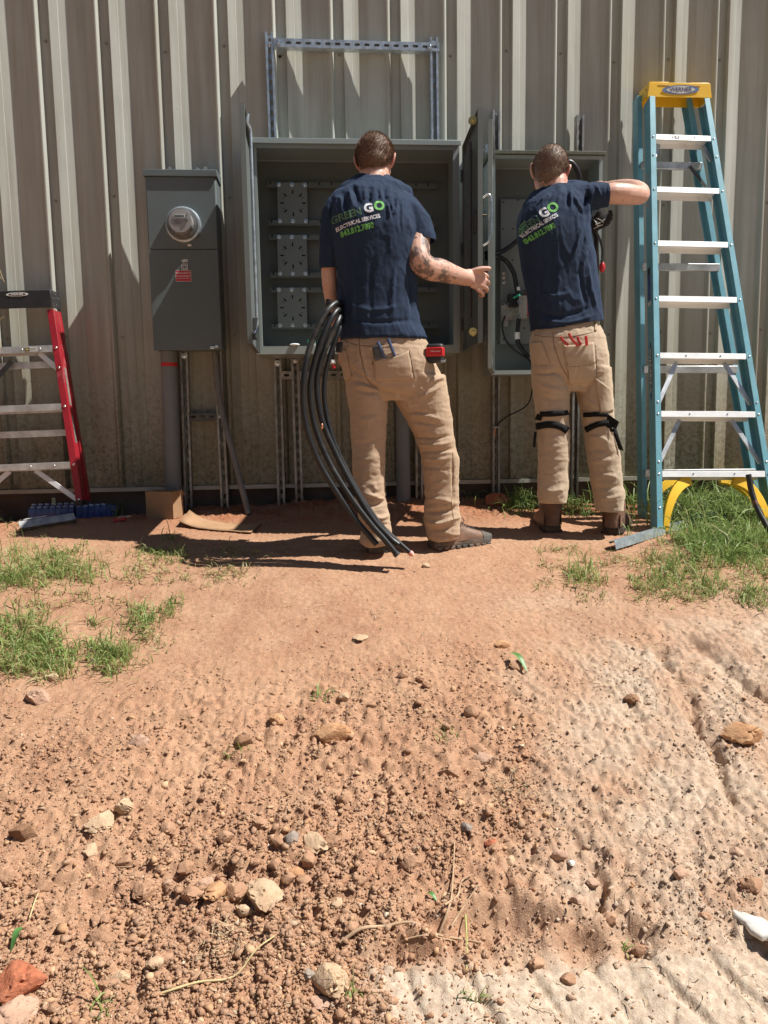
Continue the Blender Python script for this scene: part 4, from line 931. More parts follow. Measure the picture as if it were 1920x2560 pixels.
def crease(V, Nn, items, k=1.25):
    "cloth folds: (polyline in photograph pixels, height in m, half width in pixels) pushed along the surface on the side turned to the camera"
    x, y = projA(V); face = np.clip(-(Nn @ CF)*1.8+.15, 0, 1); D = np.zeros(len(V))
    for pts, amp, wd in items:
        pts = np.array([p for p in catmull([(a, b, 0) for a, b in pts], 5)])[:, :2]; d = seg_d(x, y, [tuple(p) for p in pts])
        # taper at the ends
        e0 = np.hypot(x-pts[0][0], y-pts[0][1]); e1 = np.hypot(x-pts[-1][0], y-pts[-1][1]); L = np.sum(np.linalg.norm(np.diff(pts, axis=0), axis=1))
        tp = np.clip(np.minimum(e0, e1)/(L*.30), .05, 1)
        D += amp*(.6*np.exp(-(d/wd)**2)+.45*np.exp(-d/(.45*wd)))*tp*face
        D -= .3*amp*np.exp(-((d-wd*2.1)/(wd*1.1))**2)*tp*face
    return V+Nn*(D*k)[:, None]
def wrinkle(V, Nn, sx, sz, amp, seed, mask=1.0):
    "fine sharp wrinkles, longer one way than the other"
    u = V[:,0]*sx+.35*V[:,2]*sx*.3; q = fbm(u, V[:,1]*sx, V[:,2]*sz, 2, seed); r = np.clip(1-np.abs(q)*3.2, 0, 1)**1.5
    return V+Nn*(amp*mask*(r-.3))[:, None]
def ringp(x0, x1, py, Y, dep, dy=0, n=28, ex=2.3, dz=0):
    "level ring through two photograph edges at height py, half depth dep"
    c = W((x0+x1)/2, py, Y); a = (x1-x0)/2*mpp(c); out = []
    for k in range(n):
        q = 2*math.pi*k/n; cx, sx = math.cos(q), math.sin(q)
        out.append(c+vec((a*math.copysign(abs(cx)**(2/ex), cx), dep*math.copysign(abs(sx)**(2/ex), sx), dz*sx)))
    return out
def limb(mb, pts, n=16, k=5):
    "tapered limb through (px, py, Y, radius in pixels)"
    P = [W(a, b, c) for a, b, c, r in pts]; R = [r*mpp(p) for (a, b, c, r), p in zip(pts, P)]
    Q = catmull(P, k); t = np.linspace(0, len(P)-1, len(Q)); RR_ = np.interp(t, range(len(P)), R)
    mb.tube(Q, list(RR_), n); mb.ell(Q[0], (R[0],)*3, 12); mb.ell(Q[-1], (R[-1],)*3, 12)
def Z_(crop, s, pts): return [(crop[0]+a/s, crop[1]+b/s) for a, b in pts]
def bvh(V, fs): return BVHTree.FromPolygons([Vector(p) for p in V], fs)
def cast(tree, px, py, lift=0.0):
    d = nrm(ray(px, py)); h = tree.ray_cast(Vector(CP), Vector(d))
    if h[0] is None: return None
    return vec(h[0])+vec(h[1])*lift*(1 if vec(h[1]) @ d < 0 else -1)
def patch(name, quad, tree, lift, m, parent, nu=14, nv=16, thick=.002, sag=0):
    "a piece of cloth sewn on: quad = four photograph corners TL TR BR BL"
    TL, TR, BR, BL = map(lambda p: vec((*p, 0)), quad); mb = MB(); P = []; last = None
    for j in range(nv+1):
        for i in range(nu+1):
            u, v = i/nu, j/nv; q = (TL*(1-u)+TR*u)*(1-v)+(BL*(1-u)+BR*u)*v
            q[1] += sag*4*u*(1-u)*(1-v)
            h = cast(tree, q[0], q[1], lift)
            if h is None: h = last if last is not None else W(q[0], q[1], -1.0)
            last = h; P.append(h)
    mb.add(P, [(j*(nu+1)+i, j*(nu+1)+i+1, (j+1)*(nu+1)+i+1, (j+1)*(nu+1)+i) for j in range(nv) for i in range(nu)])
    return mb.build(name, m, parent, smooth=60, solid=thick)
def print_text(name, body, size_m, c_px, ang, Yb, tree, m, parent, lift=.0012, curve=0.0, **kw):
    "lettering printed on cloth: laid flat behind the back, cut fine and pressed on along +Y"
    V, fs = text_mesh(body, size_m, **kw)
    me = bpy.data.meshes.new('t'); me.from_pydata(V.tolist(), [], fs); b = bmesh.new(); b.from_mesh(me)
    bmesh.ops.triangulate(b, faces=b.faces)
    for _ in range(5):
        es = [e for e in b.edges if e.calc_length() > .010]
        if not es: break
        bmesh.ops.subdivide_edges(b, edges=es, cuts=1); bmesh.ops.triangulate(b, faces=[f for f in b.faces if len(f.verts) > 3])
    b.verts.index_update(); V = np.array([v.co for v in b.verts]); fs = [tuple(v.index for v in f.verts) for f in b.faces]; b.free(); bpy.data.meshes.remove(me)
    c = W(*c_px, Yb); ca, sa = math.cos(ang), math.sin(ang); P = []
    for x, y, z in V:
        y2 = y+curve*x*x; X = c[0]+ca*x-sa*y2; Z = c[2]+sa*x+ca*y2
        h = tree.ray_cast(Vector((X, -3, Z)), Vector((0, 1, 0)))
        P.append(vec(h[0])+vec((0, -lift, 0))+vec(h[1])*(.0004 if h[1][1] < 0 else -.0004) if h[0] is not None else vec((X, Yb, Z)))
    return from_arrays(name, np.array(P), fs, m, parent, fix=False)

def m_cloth(name, col, var=.12, wear=None, weave=900, rough=.9, bm=.25):
    m, n, b = newmat(name); co = coord(n, 'Position')
    f1 = texn(n, co, 7, 5, .6); f2 = texn(n, co, 90, 3, .6); f3 = texn(n, co, weave, 2, .5); f4 = texn(n, co, 30, 4, .7, (1, 1, .35))
    c = mixc(n, ramp(n, f1, .3, .7), tuple(v*(1-var) for v in col), tuple(v*(1+var) for v in col))
    c = mixc(n, ramp(n, f3, .35, .7), mixc(n, .2, c, (0,0,0)), c)
    if wear: c = mixc(n, ramp(n, f4, .58, .82), c, wear)
    n.links.new(c, b.inputs['Base Color']); b.inputs['Roughness'].default_value = rough; b.inputs['Specular IOR Level'].default_value = .2
    b.inputs['Sheen Weight'].default_value = .35; b.inputs['Sheen Roughness'].default_value = .5; b.inputs['Sheen Tint'].default_value = (*[min(1, v*2.5) for v in col], 1)
    bump(n, b, f3, bm, .0012); bump(n, b, f2, .25, .003); return m
MT['navy'] = m_cloth('navy_cotton', (.022,.036,.068), .15, wear=(.032,.05,.092))
MT['tan'] = m_cloth('tan_canvas', (.455,.325,.225), .07, wear=(.52,.40,.295))
MT['tan_dusty'] = m_cloth('dusty_canvas', (.47,.36,.26), .08, wear=(.54,.44,.335))
MT['stitch'] = mat('dark_stitching', (.13,.075,.04), .9, var=.1)
MT['webbing'] = m_cloth('black_webbing', (.012,.012,.013), .2, bm=.4)
MT['boot'] = mat('brown_leather', (.135,.072,.048), .6, var=.25, vscale=22, dirt=(.26,.15,.095), dirtamt=.3, bmp=.25, bscale=160)
MT['boot_grey'] = mat('grey_boot_rubber', (.085,.08,.07), .75, var=.25, vscale=30, dirt=(.26,.16,.1), dirtamt=.3, bmp=.3, bscale=120)
MT['print_green'] = mat('green_print', (.14,.42,.085), .7, var=.12, vscale=60)
MT['print_line'] = mat('pale_green_line', (.24,.46,.25), .7, var=.12, vscale=60)
MT['print_white'] = mat('white_shirt_print', (.66,.67,.70), .7, var=.1, vscale=60)
MT['glove'] = m_cloth('dark_glove', (.022,.022,.023), .3)
MT['glove_pale'] = mat('grey_glove_print', (.35,.34,.32), .8, var=.15, vscale=60)
def m_skin():
    m, n, b = newmat('skin'); co = coord(n, 'Position')
    f = texn(n, co, 16, 5, .6); f2 = texn(n, co, 260, 3, .6); f3 = texn(n, co, 55, 3, .6)
    c = mixc(n, ramp(n, f, .3, .7), (.52,.29,.215), (.61,.385,.30)); c = mixc(n, ramp(n, f3, .56, .75), c, (.47,.23,.16))
    red_ = n.nodes.new('ShaderNodeAttribute'); red_.attribute_name = 'flush'; c = mixc(n, red_.outputs['Fac'], c, (.50,.15,.11))
    ta = n.nodes.new('ShaderNodeAttribute'); ta.attribute_name = 'ink'; c = mixc(n, ta.outputs['Fac'], c, (.065,.062,.058))
    n.links.new(c, b.inputs['Base Color']); b.inputs['Roughness'].default_value = .48; b.inputs['Specular IOR Level'].default_value = .4
    b.inputs['Subsurface Weight'].default_value = .12; b.inputs['Subsurface Radius'].default_value = (.012,.004,.002); b.inputs['Subsurface Scale'].default_value = .5
    bump(n, b, f2, .2, .0012); return m
MT['skin'] = m_skin()
def m_hair(name, col):
    m, n, b = newmat(name); co = coord(n, 'Position'); f = texn(n, co, 150, 3, .7)
    n.links.new(mixc(n, ramp(n, f, .3, .75), tuple(c*.55 for c in col), tuple(c*1.5 for c in col)), b.inputs['Base Color']); b.inputs['Roughness'].default_value = .55
    bump(n, b, f, .6, .003); return m
MT['hair1'] = m_hair('brown_hair', (.16,.088,.052)); MT['hair2'] = m_hair('cropped_brown_hair', (.185,.115,.078)); MT['beard'] = m_hair('ginger_beard', (.30,.12,.04))

def head_frame(c, turn, nod, tilt):
    "axes of a head: right, face-forward, up"
    f = vec((math.sin(turn)*math.cos(nod), math.cos(turn)*math.cos(nod), -math.sin(nod))); r = nrm(np.cross(f, (0,0,1)))
    u = np.cross(r, f); r2 = r*math.cos(tilt)+u*math.sin(tilt); return np.array([r2, f, np.cross(r2, f)]).T, vec(c)
def add_head(mb, R, c, s=1.0):
    def E(p, r): mb.ell(c+R @ (vec(p)*s), vec(r)*s, 22, R)
    E((0, -.012, .012), (.0765, .096, .094)); E((0, .012, -.028), (.070, .078, .085)); E((0, .052, -.088), (.050, .044, .036))
    E((0, -.045, -.03), (.062, .055, .065)); E((0, .078, -.005), (.052, .022, .040)); E((0, .092, .030), (.050, .014, .012))       # nape, face, brow
    mb.tube([c+R @ (vec(p)*s) for p in ((0,.100,.022),(0,.113,-.005),(0,.118,-.022),(0,.104,-.032))], [.008*s,.011*s,.015*s,.009*s], 10)
    E((0, .094, -.058), (.024, .010, .007)); E((0, .092, -.068), (.022, .010, .007)); E((0, .084, -.098), (.024, .018, .018))
    for sx in (-1, 1):
        E((sx*.034, .084, -.024), (.020, .015, .016))
        P = [(sx*.074, .006, .018), (sx*.086, -.012, .026), (sx*.090, -.022, .010), (sx*.086, -.018, -.014), (sx*.076, -.004, -.034), (sx*.074, .004, -.03)]
        mb.tube(catmull([c+R @ (vec(p)*s) for p in P], 4), .0058*s, 8); E((sx*.079, -.006, -.004), (.006, .014, .026))
def hair_cap(name, R, c, m, parent, s=1.0, ln=.009, nb=7000, seed=1, short=.0):
    rnd_ = np.random.RandomState(seed); mb = MB()
    def surf(d):
        best = 0
        for p, r in (((0,-.012,.012),(.0765,.096,.094)), ((0,-.045,-.03),(.062,.055,.065)), ((0,.012,-.028),(.070,.078,.085))):
            p, r = vec(p), vec(r); a = (d/r) @ (d/r); b_ = -2*((p/r) @ (d/r)); cc = (p/r) @ (p/r)-1; q = b_*b_-4*a*cc
            if q > 0: best = max(best, (-b_+math.sqrt(q))/(2*a))
        return best
    def line(az):
        "lower edge of the hair (height of direction) for azimuth az; 0 = face"
        a = abs(az); return np.interp(a, [0, .6, .95, 1.25, 1.55, 1.9, 2.4, 3.15], [.52, .50, .30, -.02, .10, -.42, -.86, -.93])
    rows, cols = 26, 48; rr = []
    for j in range(rows+1):
        ring = []
        for i in range(cols):
            az = 2*math.pi*i/cols; a2 = az if az < math.pi else az-2*math.pi; lo = math.asin(np.clip(line(a2)+.10+.03*math.sin(i*5.1)+.02*math.sin(i*2.3), -1, 1)); el = lo+(math.pi/2-.02-lo)*j/rows
            d = vec((math.sin(az)*math.cos(el), math.cos(az)*math.cos(el), math.sin(el))); t = surf(d)+(.0015+.0045*min(1, j/5))*(1-short)
            ring.append(c+R @ (d*t*s))
        rr.append(ring)
    mb.rings(rr, caps=False); top = len(mb.v); mb.v.append(tuple(np.mean(rr[-1], axis=0))); n0 = rows*cols
    mb.f += [(n0+i, n0+(i+1) % cols, top) for i in range(cols)]
    for _ in range(nb):
        az = rnd_.uniform(-math.pi, math.pi); lo = math.asin(line(az)); el = math.asin(rnd_.uniform(math.sin(max(-1.5, lo-.10)), 1)); d = vec((math.sin(az)*math.cos(el), math.cos(az)*math.cos(el), math.sin(el)))
        p = c+R @ (d*(surf(d)+.003)*s); nn = R @ nrm(d/vec((.0765,.096,.094))**1); tdir = nrm(nn*.75+(R @ vec((0, -.35, -.55)))*(.9 if el < 1.1 else .2)+rnd_.normal(0, .28, 3)); w_ = nrm(np.cross(tdir, rnd_.normal(0, 1, 3)))*.0009; L = ln*rnd_.uniform(.6, 1.3)*(.55+.45*min(1, max(0, (el-lo)/.7)))
        mb.add([p-w_, p+w_, p+tdir*L], [(0, 1, 2)])
    return mb.build(name, m, parent, smooth=70)
def boot(parent, heel, direction, s=1.0, tilt=0.0, mu=None, msole=None, shaft=.13, seed=0):
    "lace-up work boot standing on the ground: sole, upper, toe cap, tongue, laces"
    d = nrm((direction[0], direction[1], 0)); l = vec((-d[1], d[0], 0)); z = vec((0, 0, 1)); d2 = nrm(d+z*tilt); z2 = nrm(z-d2*(z @ d2)); heel = vec(heel)
    P = lambda u, v, h: heel+d2*u*s+l*v*s+z2*h*s
    L = .305
    def outline(grow=0): return [(.0, .030), (.02, .038), (.08, .040), (.14, .037), (.20, .046), (.245, .049), (.28, .040), (.300, .020)]
    top = [(u, w_) for u, w_ in outline()]; poly = [(u, w_) for u, w_ in top]+[(u, -w_) for u, w_ in top[::-1]]
    n = len(poly); rr = []
    for h, g in ((0, .94), (.008, 1.0), (.024, 1.03), (.032, 1.0)):
        rr.append([P(.15+(u-.15)*(1+(g-1)*.4), w_*g, h+(.012*max(0, (u-.24)/.06)**2 if h < .01 else 0)+(.006*max(0, 1-abs(u-.13)/.03) if h < .005 else 0)) for u, w_ in poly])
    mb = MB(); mb.rings(rr); so_ = mb.build('sole', msole or MT['boot_grey'], parent, smooth=45)
    for k in range(9):
        for sg in (-1, 1):
            u = .02+k*.031; w_ = np.interp(u, [a for a, b in top], [b for a, b in top]); MB().obox(P(u, sg*(w_-.006), .005), d2, l, z2, .010*s, .012*s, .0065*s).build('tread_lug', msole or MT['boot_grey'], so_, bevel=.0015)
    # upper: cross sections along the foot
    secs = [(-.004, .020, .075), (.010, .034, .10), (.05, .039, .125), (.09, .039, .125), (.13, .040, .105), (.165, .042, .088), (.205, .044, .074), (.245, .044, .062), (.275, .038, .052), (.296, .022, .044)]
    mb = MB(); rr = []
    for u, w_, h in secs:
        ring = []
        for k in range(18):
            q = math.pi*k/17; cx, sx = math.cos(q), math.sin(q)
            ring.append(P(u, w_*math.copysign(abs(cx)**.75, cx), .030+(h-.030)*abs(sx)**.8))
        rr.append(ring)
    mb.rings(rr); up_ = mb.build('upper', mu or MT['boot'], parent, smooth=60)
    mb = MB(); rr = []
    for h, u0, w_, dp in ((.060, .050, .044, .058), (.085, .052, .048, .062), (.12, .054, .048, .060), (.13, .054, .047, .054), (.145, .055, .042, .050), (.15, .055, .038, .046)):
        rr.append([P(u0+dp*math.cos(2*math.pi*k/20), w_*math.sin(2*math.pi*k/20), h) for k in range(20)])
    mb.rings(rr); mb.build('shaft', mu or MT['boot'], parent, smooth=60)
    mb = MB(); rr = []
    for u, g in ((.240, 1.05), (.262, 1.06), (.282, 1.07), (.301, 1.06)):
        w_, h = np.interp(u, [a for a, b, c in secs], [b for a, b, c in secs]), np.interp(u, [a for a, b, c in secs], [c for a, b, c in secs])
        rr.append([P(u, w_*g*math.copysign(abs(math.cos(math.pi*k/15))**.75, math.cos(math.pi*k/15)), .030+((h-.030)*g+.001)*abs(math.sin(math.pi*k/15))**.8) for k in range(16)])
    mb.rings(rr); mb.build('toe_cap', msole or MT['boot_grey'], up_, smooth=60)
    mb = MB()
    for k in range(5):
        u = .115+k*.020; h = np.interp(u, [a for a, b, c in secs], [c for a, b, c in secs])+.004
        mb.tube(catmull([P(u, .024, h-.012), P(u+.004, .010, h), P(u+.008, -.010, h), P(u+.012, -.024, h-.012)], 4), .0022, 6)
    for sg in (-1, 1): mb.tube(catmull([P(.11, .004*sg, .125), P(.125, .022*sg, .135), P(.145, .034*sg, .118), P(.12, .04*sg, .10)], 5), .0022, 6)
    mb.build('lace', MT['black_plastic'], up_, smooth=60)
    for sg in (-1, 1):     # raised heel counter and side panel
        MB().add([P(.005, sg*.0375, .034), P(.075, sg*.0425, .034), P(.080, sg*.0415, .085), P(.035, sg*.041, .105), P(.008, sg*.036, .088)], [(0,1,2,3,4)]).build('side_panel', mu or MT['boot'], up_, solid=.003)
    return so_
def gh(x, y): return float(ground_h(np.array([x]), np.array([y]))[0])
def gpt(px, py):
    "ground point under a photograph pixel"
    p = G(px, py); return vec((p[0], p[1], gh(p[0], p[1])))
def set_attr(o, name, vals):
    a = o.data.attributes.new(name, 'FLOAT', 'POINT'); a.data.foreach_set('value', np.asarray(vals, np.float32))
def planecut(V, fs, sel, co, no):
    "trim the picked part of a garment along a plane (what lies on the side of no goes)"
    me = bpy.data.meshes.new('t'); me.from_pydata(V.tolist(), [], fs); b = bmesh.new(); b.from_mesh(me); b.verts.ensure_lookup_table()
    F_ = [f for f in b.faces if all(sel[v.index] for v in f.verts)]; E_ = {e for f in F_ for e in f.edges}; G_ = {v for f in F_ for v in f.verts}
    bmesh.ops.bisect_plane(b, geom=list(G_)+list(E_)+F_, dist=1e-5, plane_co=Vector(co), plane_no=Vector(no), clear_outer=True, clear_inner=False)
    b.verts.index_update(); V2 = np.array([v.co for v in b.verts]); f2 = [tuple(v.index for v in f.verts) for f in b.faces]; b.free(); bpy.data.meshes.remove(me); return V2, f2
def cutcap(V, fs, test):
    "drop the faces whose corners all pass the test"
    return [f for f in fs if not all(test[i] for i in f)]

# ---------------------------------------------------------------- man with the cables
m1 = thing('person', 'man in navy work shirt and tan trousers carrying black cables over his arm', 'person', (1.83, -1.0, -.25))
R1, H1 = head_frame(W(938, 404, -.90), math.radians(14), math.radians(24), math.radians(-2))
YB = -1.0
sb = MB()
rows1 = [(852,1066,850,.128),(849,1050,815,.122),(848,1042,770,.118),(845,1040,720,.118),(841,1040,670,.12),(836,1043,620,.124),(830,1046,580,.127),(826,1036,545,.126),(833,1028,512,.118),(850,1010,488,.102),(872,1018,470,.082),(892,985,458,.064),(897,972,451,.056)]
Yc1 = [-1.0,-1.0,-1.0,-1.0,-1.0,-1.0,-1.0,-.995,-.985,-.975,-.962,-.955,-.952]
sb.rings([ringp(a, b, y, Yv, dp) for (a, b, y, dp), Yv in zip(rows1, Yc1)])
limb(sb, [(868,482,-.965,20),(900,466,-.955,24),(935,462,-.952,28),(975,470,-.958,22),(1010,488,-.972,22)])
limb(sb, [(858,506,-.98,30),(840,535,-.985,31),(829,580,-.985,27),(826,630,-.98,24),(825,674,-.975,23)])
limb(sb, [(985,505,-.98,34),(1014,527,-.985,35),(1040,564,-1.0,36),(1051,602,-1.01,38)])
V, fs = voxel(sb, .005, 5)
Nn = vnormals(V, fs)
c4 = ((780,440), 4.88)
folds = [(Z_(*c4, [(505,150),(545,240),(560,340)]), -.009, 4.5), (Z_(*c4, [(385,240),(410,320),(432,420)]), -.007, 4), (Z_(*c4, [(610,120),(560,140),(500,140)]), .004, 4), (Z_(*c4, [(460,180),(480,260),(500,360)]), .006, 3.5),
         (Z_(*c4, [(712,190),(700,260),(690,340)]), -.008, 4.5), (Z_(*c4, [(640,170),(650,250),(640,320)]), .005, 4), (Z_(*c4, [(800,170),(806,240),(812,310)]), -.007, 4), (Z_(*c4, [(880,165),(885,240),(900,330)]), -.008, 4), (Z_(*c4, [(905,300),(930,430),(947,560)]), .007, 3), (Z_(*c4, [(955,320),(975,400),(990,450)]), .006, 3), (Z_(*c4, [(1035,290),(1020,380),(1003,500)]), .006, 3), (Z_(*c4, [(1000,250),(1010,330),(1000,420)]), -.006, 4),
         (Z_(*c4, [(1200,200),(1120,260),(1080,350),(1060,520),(1070,700)]), -.005, 3), (Z_(*c4, [(1080,420),(1090,300),(1140,240)]), .005, 3), (Z_(*c4, [(1130,480),(1160,560),(1180,680)]), .004, 5), (Z_(*c4, [(260,330),(240,420),(230,560)]), -.006, 5), (Z_(*c4, [(330,280),(300,400),(290,520)]), .004, 5),
         ([(1036,640),(1042,700),(1046,760),(1060,840)], .007, 4), ([(1020,650),(1022,720),(1030,800)], -.008, 6), ([(985,660),(980,740),(985,830)], .006, 9), ([(930,640),(925,720),(930,820)], -.005, 9), ([(880,660),(885,740),(880,830)], .006, 8), ([(860,790),(940,806),(1040,800)], -.004, 6), ([(870,760),(930,776),(1010,765)], .004, 7), ([(845,690),(860,730),(858,790)], -.006, 5)]
V = crease(V, Nn, folds)
V = wrinkle(wrinkle(V, Nn, 13, 4, .0035, 105), Nn, 34, 13, .0016, 106)
V = V+Nn*(.0025*fbm(V[:,0]*15, V[:,1]*15, V[:,2]*7, 3, 5)+.0012*fbm(V[:,0]*55, V[:,1]*55, V[:,2]*45, 2, 9))[:, None]
x, y = projA(V)
hemZ = W(955, 846, YB)[2]
V, keep = planecut(V, fs, y > 800, (0, 0, hemZ), (0, .06, -1)); x, y = projA(V)
V, keep = planecut(V, keep, (x < 843) & (y > 620) & (y < 720), W(824, 671, -.975), (0, .1, -1)); x, y = projA(V)
V, keep = planecut(V, keep, (x > 1037) & (y > 555) & (y < 660), W(1051, 601, -1.01), (-.12, 0, -1)); x, y = projA(V)
shirt1 = from_arrays('shirt', V, keep, MT['navy'], m1, smooth=180, fix=False, solid=.0)
md = shirt1.modifiers.new('solid', 'SOLIDIFY'); md.thickness = .0028; md.offset = -1
t1 = bvh(V, keep)
limb_ = []
# collar rib and hem seams
def loop_tube(name, pts, r, m, parent, n=6): return MB().tube(catmull(pts, 4), r, n).build(name, m, parent, smooth=60)
# printed lettering
c4f = lambda a, b: (780+a/4.88, 440+b/4.88)
Ybk = -1.12
for nm, body, sz, c, ang, m_, kw in (('lettering','GREEN',.0405,c4f(420,475),.205,'print_line',dict(outline=.0008,xscale=1.0)), ('lettering','G',.052,c4f(690,398),.16,'print_white',dict(bold=.0022)), ('lettering','O',.052,c4f(820,370),.16,'print_green',dict(bold=.0024)),
                                     ('lettering','ELECTRICAL SERVICES',.0215,c4f(560,558),.245,'print_white',dict(bold=.00075,xscale=.87,curve=-.25)), ('lettering','843.812.7890',.0315,c4f(550,655),.225,'print_green',dict(bold=.0011,xscale=.80,curve=-.15))):
    print_text(nm, body, sz, c, ang, Ybk, t1, MT[m_], shirt1, **kw)
# trousers
pb = MB()
pb.rings([ringp(a, b, y, -.995, dp) for a, b, y, dp in ((872,1046,815,.095),(862,1056,842,.112),(854,1066,856,.124),(851,1070,875,.130),(855,1088,910,.134),(862,1104,945,.128),(872,1112,975,.112),(900,1100,1000,.08))])
def leg(mb, rows, ex=2.1): mb.rings([ringp(a, b, y, Yv, dp, ex=ex) for a, b, y, Yv, dp in rows])
leg(pb, [(862,975,940,-.995,.11),(868,969,985,-.995,.105),(876,967,1040,-.995,.095),(880,963,1110,-.995,.085),(883,961,1180,-1.0,.080),(888,963,1240,-1.005,.078),(897,973,1290,-1.01,.080),(903,979,1325,-1.015,.080),(902,981,1352,-1.02,.080),(908,976,1358,-1.02,.07)])
leg(pb, [(968,1110,940,-.995,.12),(976,1119,985,-.99,.112),(1005,1126,1030,-.985,.10),(1032,1133,1080,-.98,.092),(1047,1139,1120,-.975,.085),(1055,1147,1150,-.97,.084),(1061,1145,1200,-.965,.080),(1063,1146,1250,-.96,.079),(1061,1150,1300,-.955,.082),(1064,1148,1325,-.95,.082),(1070,1142,1346,-.95,.074)])
V, fs = voxel(pb, .005, 5); Nn = vnormals(V, fs)
c7 = ((720,820), 3.95); c5 = ((560,640), 2.44)
folds = [(Z_(*c7, [(600,340),(700,440),(820,540),(960,620),(1110,655),(1290,680)]), -.013, 7), (Z_(*c7, [(640,330),(760,450),(900,560),(1050,610)]), .009, 8), (Z_(*c7, [(610,525),(720,525),(880,610)]), -.010, 4), (Z_(*c7, [(640,580),(760,575),(900,630)]), .006, 4), (Z_(*c7, [(700,640),(820,640),(930,640)]), -.006, 4),
         (Z_(*c7, [(1380,540),(1480,500),(1550,490)]), .008, 5), (Z_(*c7, [(1280,690),(1390,640),(1500,560)]), .010, 6), (Z_(*c7, [(1180,820),(1300,830),(1400,850)]), -.006, 4),
         (Z_(*c5, [(1130,960),(1230,970),(1330,1000)]), .007, 4), (Z_(*c5, [(1140,1000),(1240,1020),(1350,1040)]), -.007, 4), (Z_(*c5, [(1160,1100),(1270,1110),(1395,1095)]), -.009, 4), (Z_(*c5, [(1165,1145),(1290,1150),(1400,1130)]), .008, 4), (Z_(*c5, [(1180,1190),(1300,1190),(1410,1175)]), -.008, 4), (Z_(*c5, [(1200,1230),(1310,1240),(1400,1225)]), .006, 4), (Z_(*c5, [(1210,1280),(1290,1290),(1380,1310)]), -.005, 4),
         (Z_(*c5, [(1215,1500),(1300,1480),(1420,1510)]), .008, 6), (Z_(*c5, [(1220,1560),(1310,1560),(1420,1540)]), -.012, 5), (Z_(*c5, [(1225,1620),(1320,1630),(1420,1590)]), .011, 5), (Z_(*c5, [(1235,1665),(1330,1670),(1415,1640)]), -.010, 4), (Z_(*c5, [(1385,1200),(1390,1350),(1395,1500),(1385,1560)]), -.005, 3),
         (Z_(*c5, [(850,1440),(920,1470),(990,1500)]), .010, 6), (Z_(*c5, [(860,1510),(920,1520),(985,1480)]), -.010, 5), (Z_(*c5, [(880,1570),(950,1600),(1015,1575)]), .011, 5), (Z_(*c5, [(880,1620),(950,1640),(1005,1625)]), -.010, 4), (Z_(*c5, [(900,1380),(930,1430),(960,1370)]), .006, 6),
         (Z_(*c5, [(780,800),(860,830),(960,830)]), -.006, 5), (Z_(*c5, [(790,960),(870,1000),(960,960)]), .005, 8), (Z_(*c5, [(800,1120),(870,1140),(950,1100)]), -.004, 8), (Z_(*c5, [(790,1240),(860,1250),(950,1220)]), .004, 7),
         (Z_(*c7, [(700,90),(705,200),(740,380),(780,500)]), -.005, 2.2), (Z_(*c7, [(530,100),(620,150),(720,175),(900,170),(1050,130)]), -.003, 1.8), (Z_(*c7, [(1300,250),(1340,330),(1300,420)]), .005, 6)]
V = crease(V, Nn, folds, .85)
lowm = np.clip((.35-V[:,2])/.5, 0, 1)
V = wrinkle(wrinkle(V, Nn, 6, 17, .0014+.0035*lowm, 125), Nn, 16, 42, .0018, 126)
V = V+Nn*((.002+.002*lowm)*fbm(V[:,0]*13, V[:,1]*13, V[:,2]*20, 3, 25)+.001*fbm(V[:,0]*60, V[:,1]*60, V[:,2]*60, 2, 29))[:, None]
tr1 = from_arrays('trousers', V, fs, MT['tan'], m1, smooth=180, fix=False)
tp1 = bvh(V, fs)
pk = patch('back_pocket', Z_(*c7, [(840,292),(1192,222),(1248,505),(860,520)]), tp1, .0035, MT['tan'], tr1, sag=9); patch('back_pocket', Z_(*c7, [(468,222),(575,212),(632,480),(560,540)]), tp1, .0035, MT['tan'], tr1)
def seam(pts, tree, parent, r=.0011, lift=.0006, m=None):
    P = [cast(tree, a, b, lift) for a, b in [tuple(p[:2]) for p in catmull([(a, b, 0) for a, b in pts], 6)]]; P = [p for p in P if p is not None]
    if len(P) > 3: MB().tube(P, r, 5).build('seam', m or MT['stitch'], parent)
seam(Z_(*c7, [(706,90),(708,200),(745,380),(790,520),(900,620)]), tp1, tr1); seam(Z_(*c7, [(530,110),(640,155),(760,178),(900,172),(1060,135)]), tp1, tr1)
seam(Z_(*c7, [(1195,228),(1225,380),(1250,505)]), tp1, tr1, lift=.005); seam(Z_(*c5, [(1395,1200),(1400,1300),(1395,1420),(1388,1520),(1400,1600)]), tp1, tr1)
seam(Z_(*c7, [(832,335),(850,380)]), tp1, tr1, .002); 
# body: head, neck, arms and hands on one skin
bb = MB(); add_head(bb, R1, H1, .98)
limb(bb, [(937,428,-.92,36),(934,452,-.945,38),(935,480,-.97,32),(940,520,-.985,50)])
bb.rings([ringp(890,985,492,-.98,.05),ringp(850,1030,540,-.99,.085),ringp(862,1020,660,-.99,.085),ringp(868,1020,780,-.99,.085),ringp(875,1050,870,-.99,.09),ringp(890,1080,940,-.99,.08)])
limb(bb, [(850,520,-.985,24),(830,590,-.985,20),(822,660,-.975,18.5),(824,710,-.965,19),(832,760,-.93,18),(842,810,-.895,15),(850,850,-.87,12.5),(856,872,-.86,14),(860,888,-.86,13)])
for k, (a, b_) in enumerate(((850,900),(857,905),(864,905),(870,900))): limb(bb, [(a+2, 885, -.86, 5), (a, b_, -.85, 5), (a+4, b_+12, -.83, 4.6), (a+10, b_+8, -.815, 4.2)], 10)
limb(bb, [(1030,552,-.99,22),(1044,590,-1.02,31),(1043,625,-1.05,32),(1050,655,-1.07,30),(1075,672,-1.04,29),(1100,676,-1.0,29),(1125,684,-.95,24.5),(1150,691,-.91,20.5),(1166,695,-.885,20)])
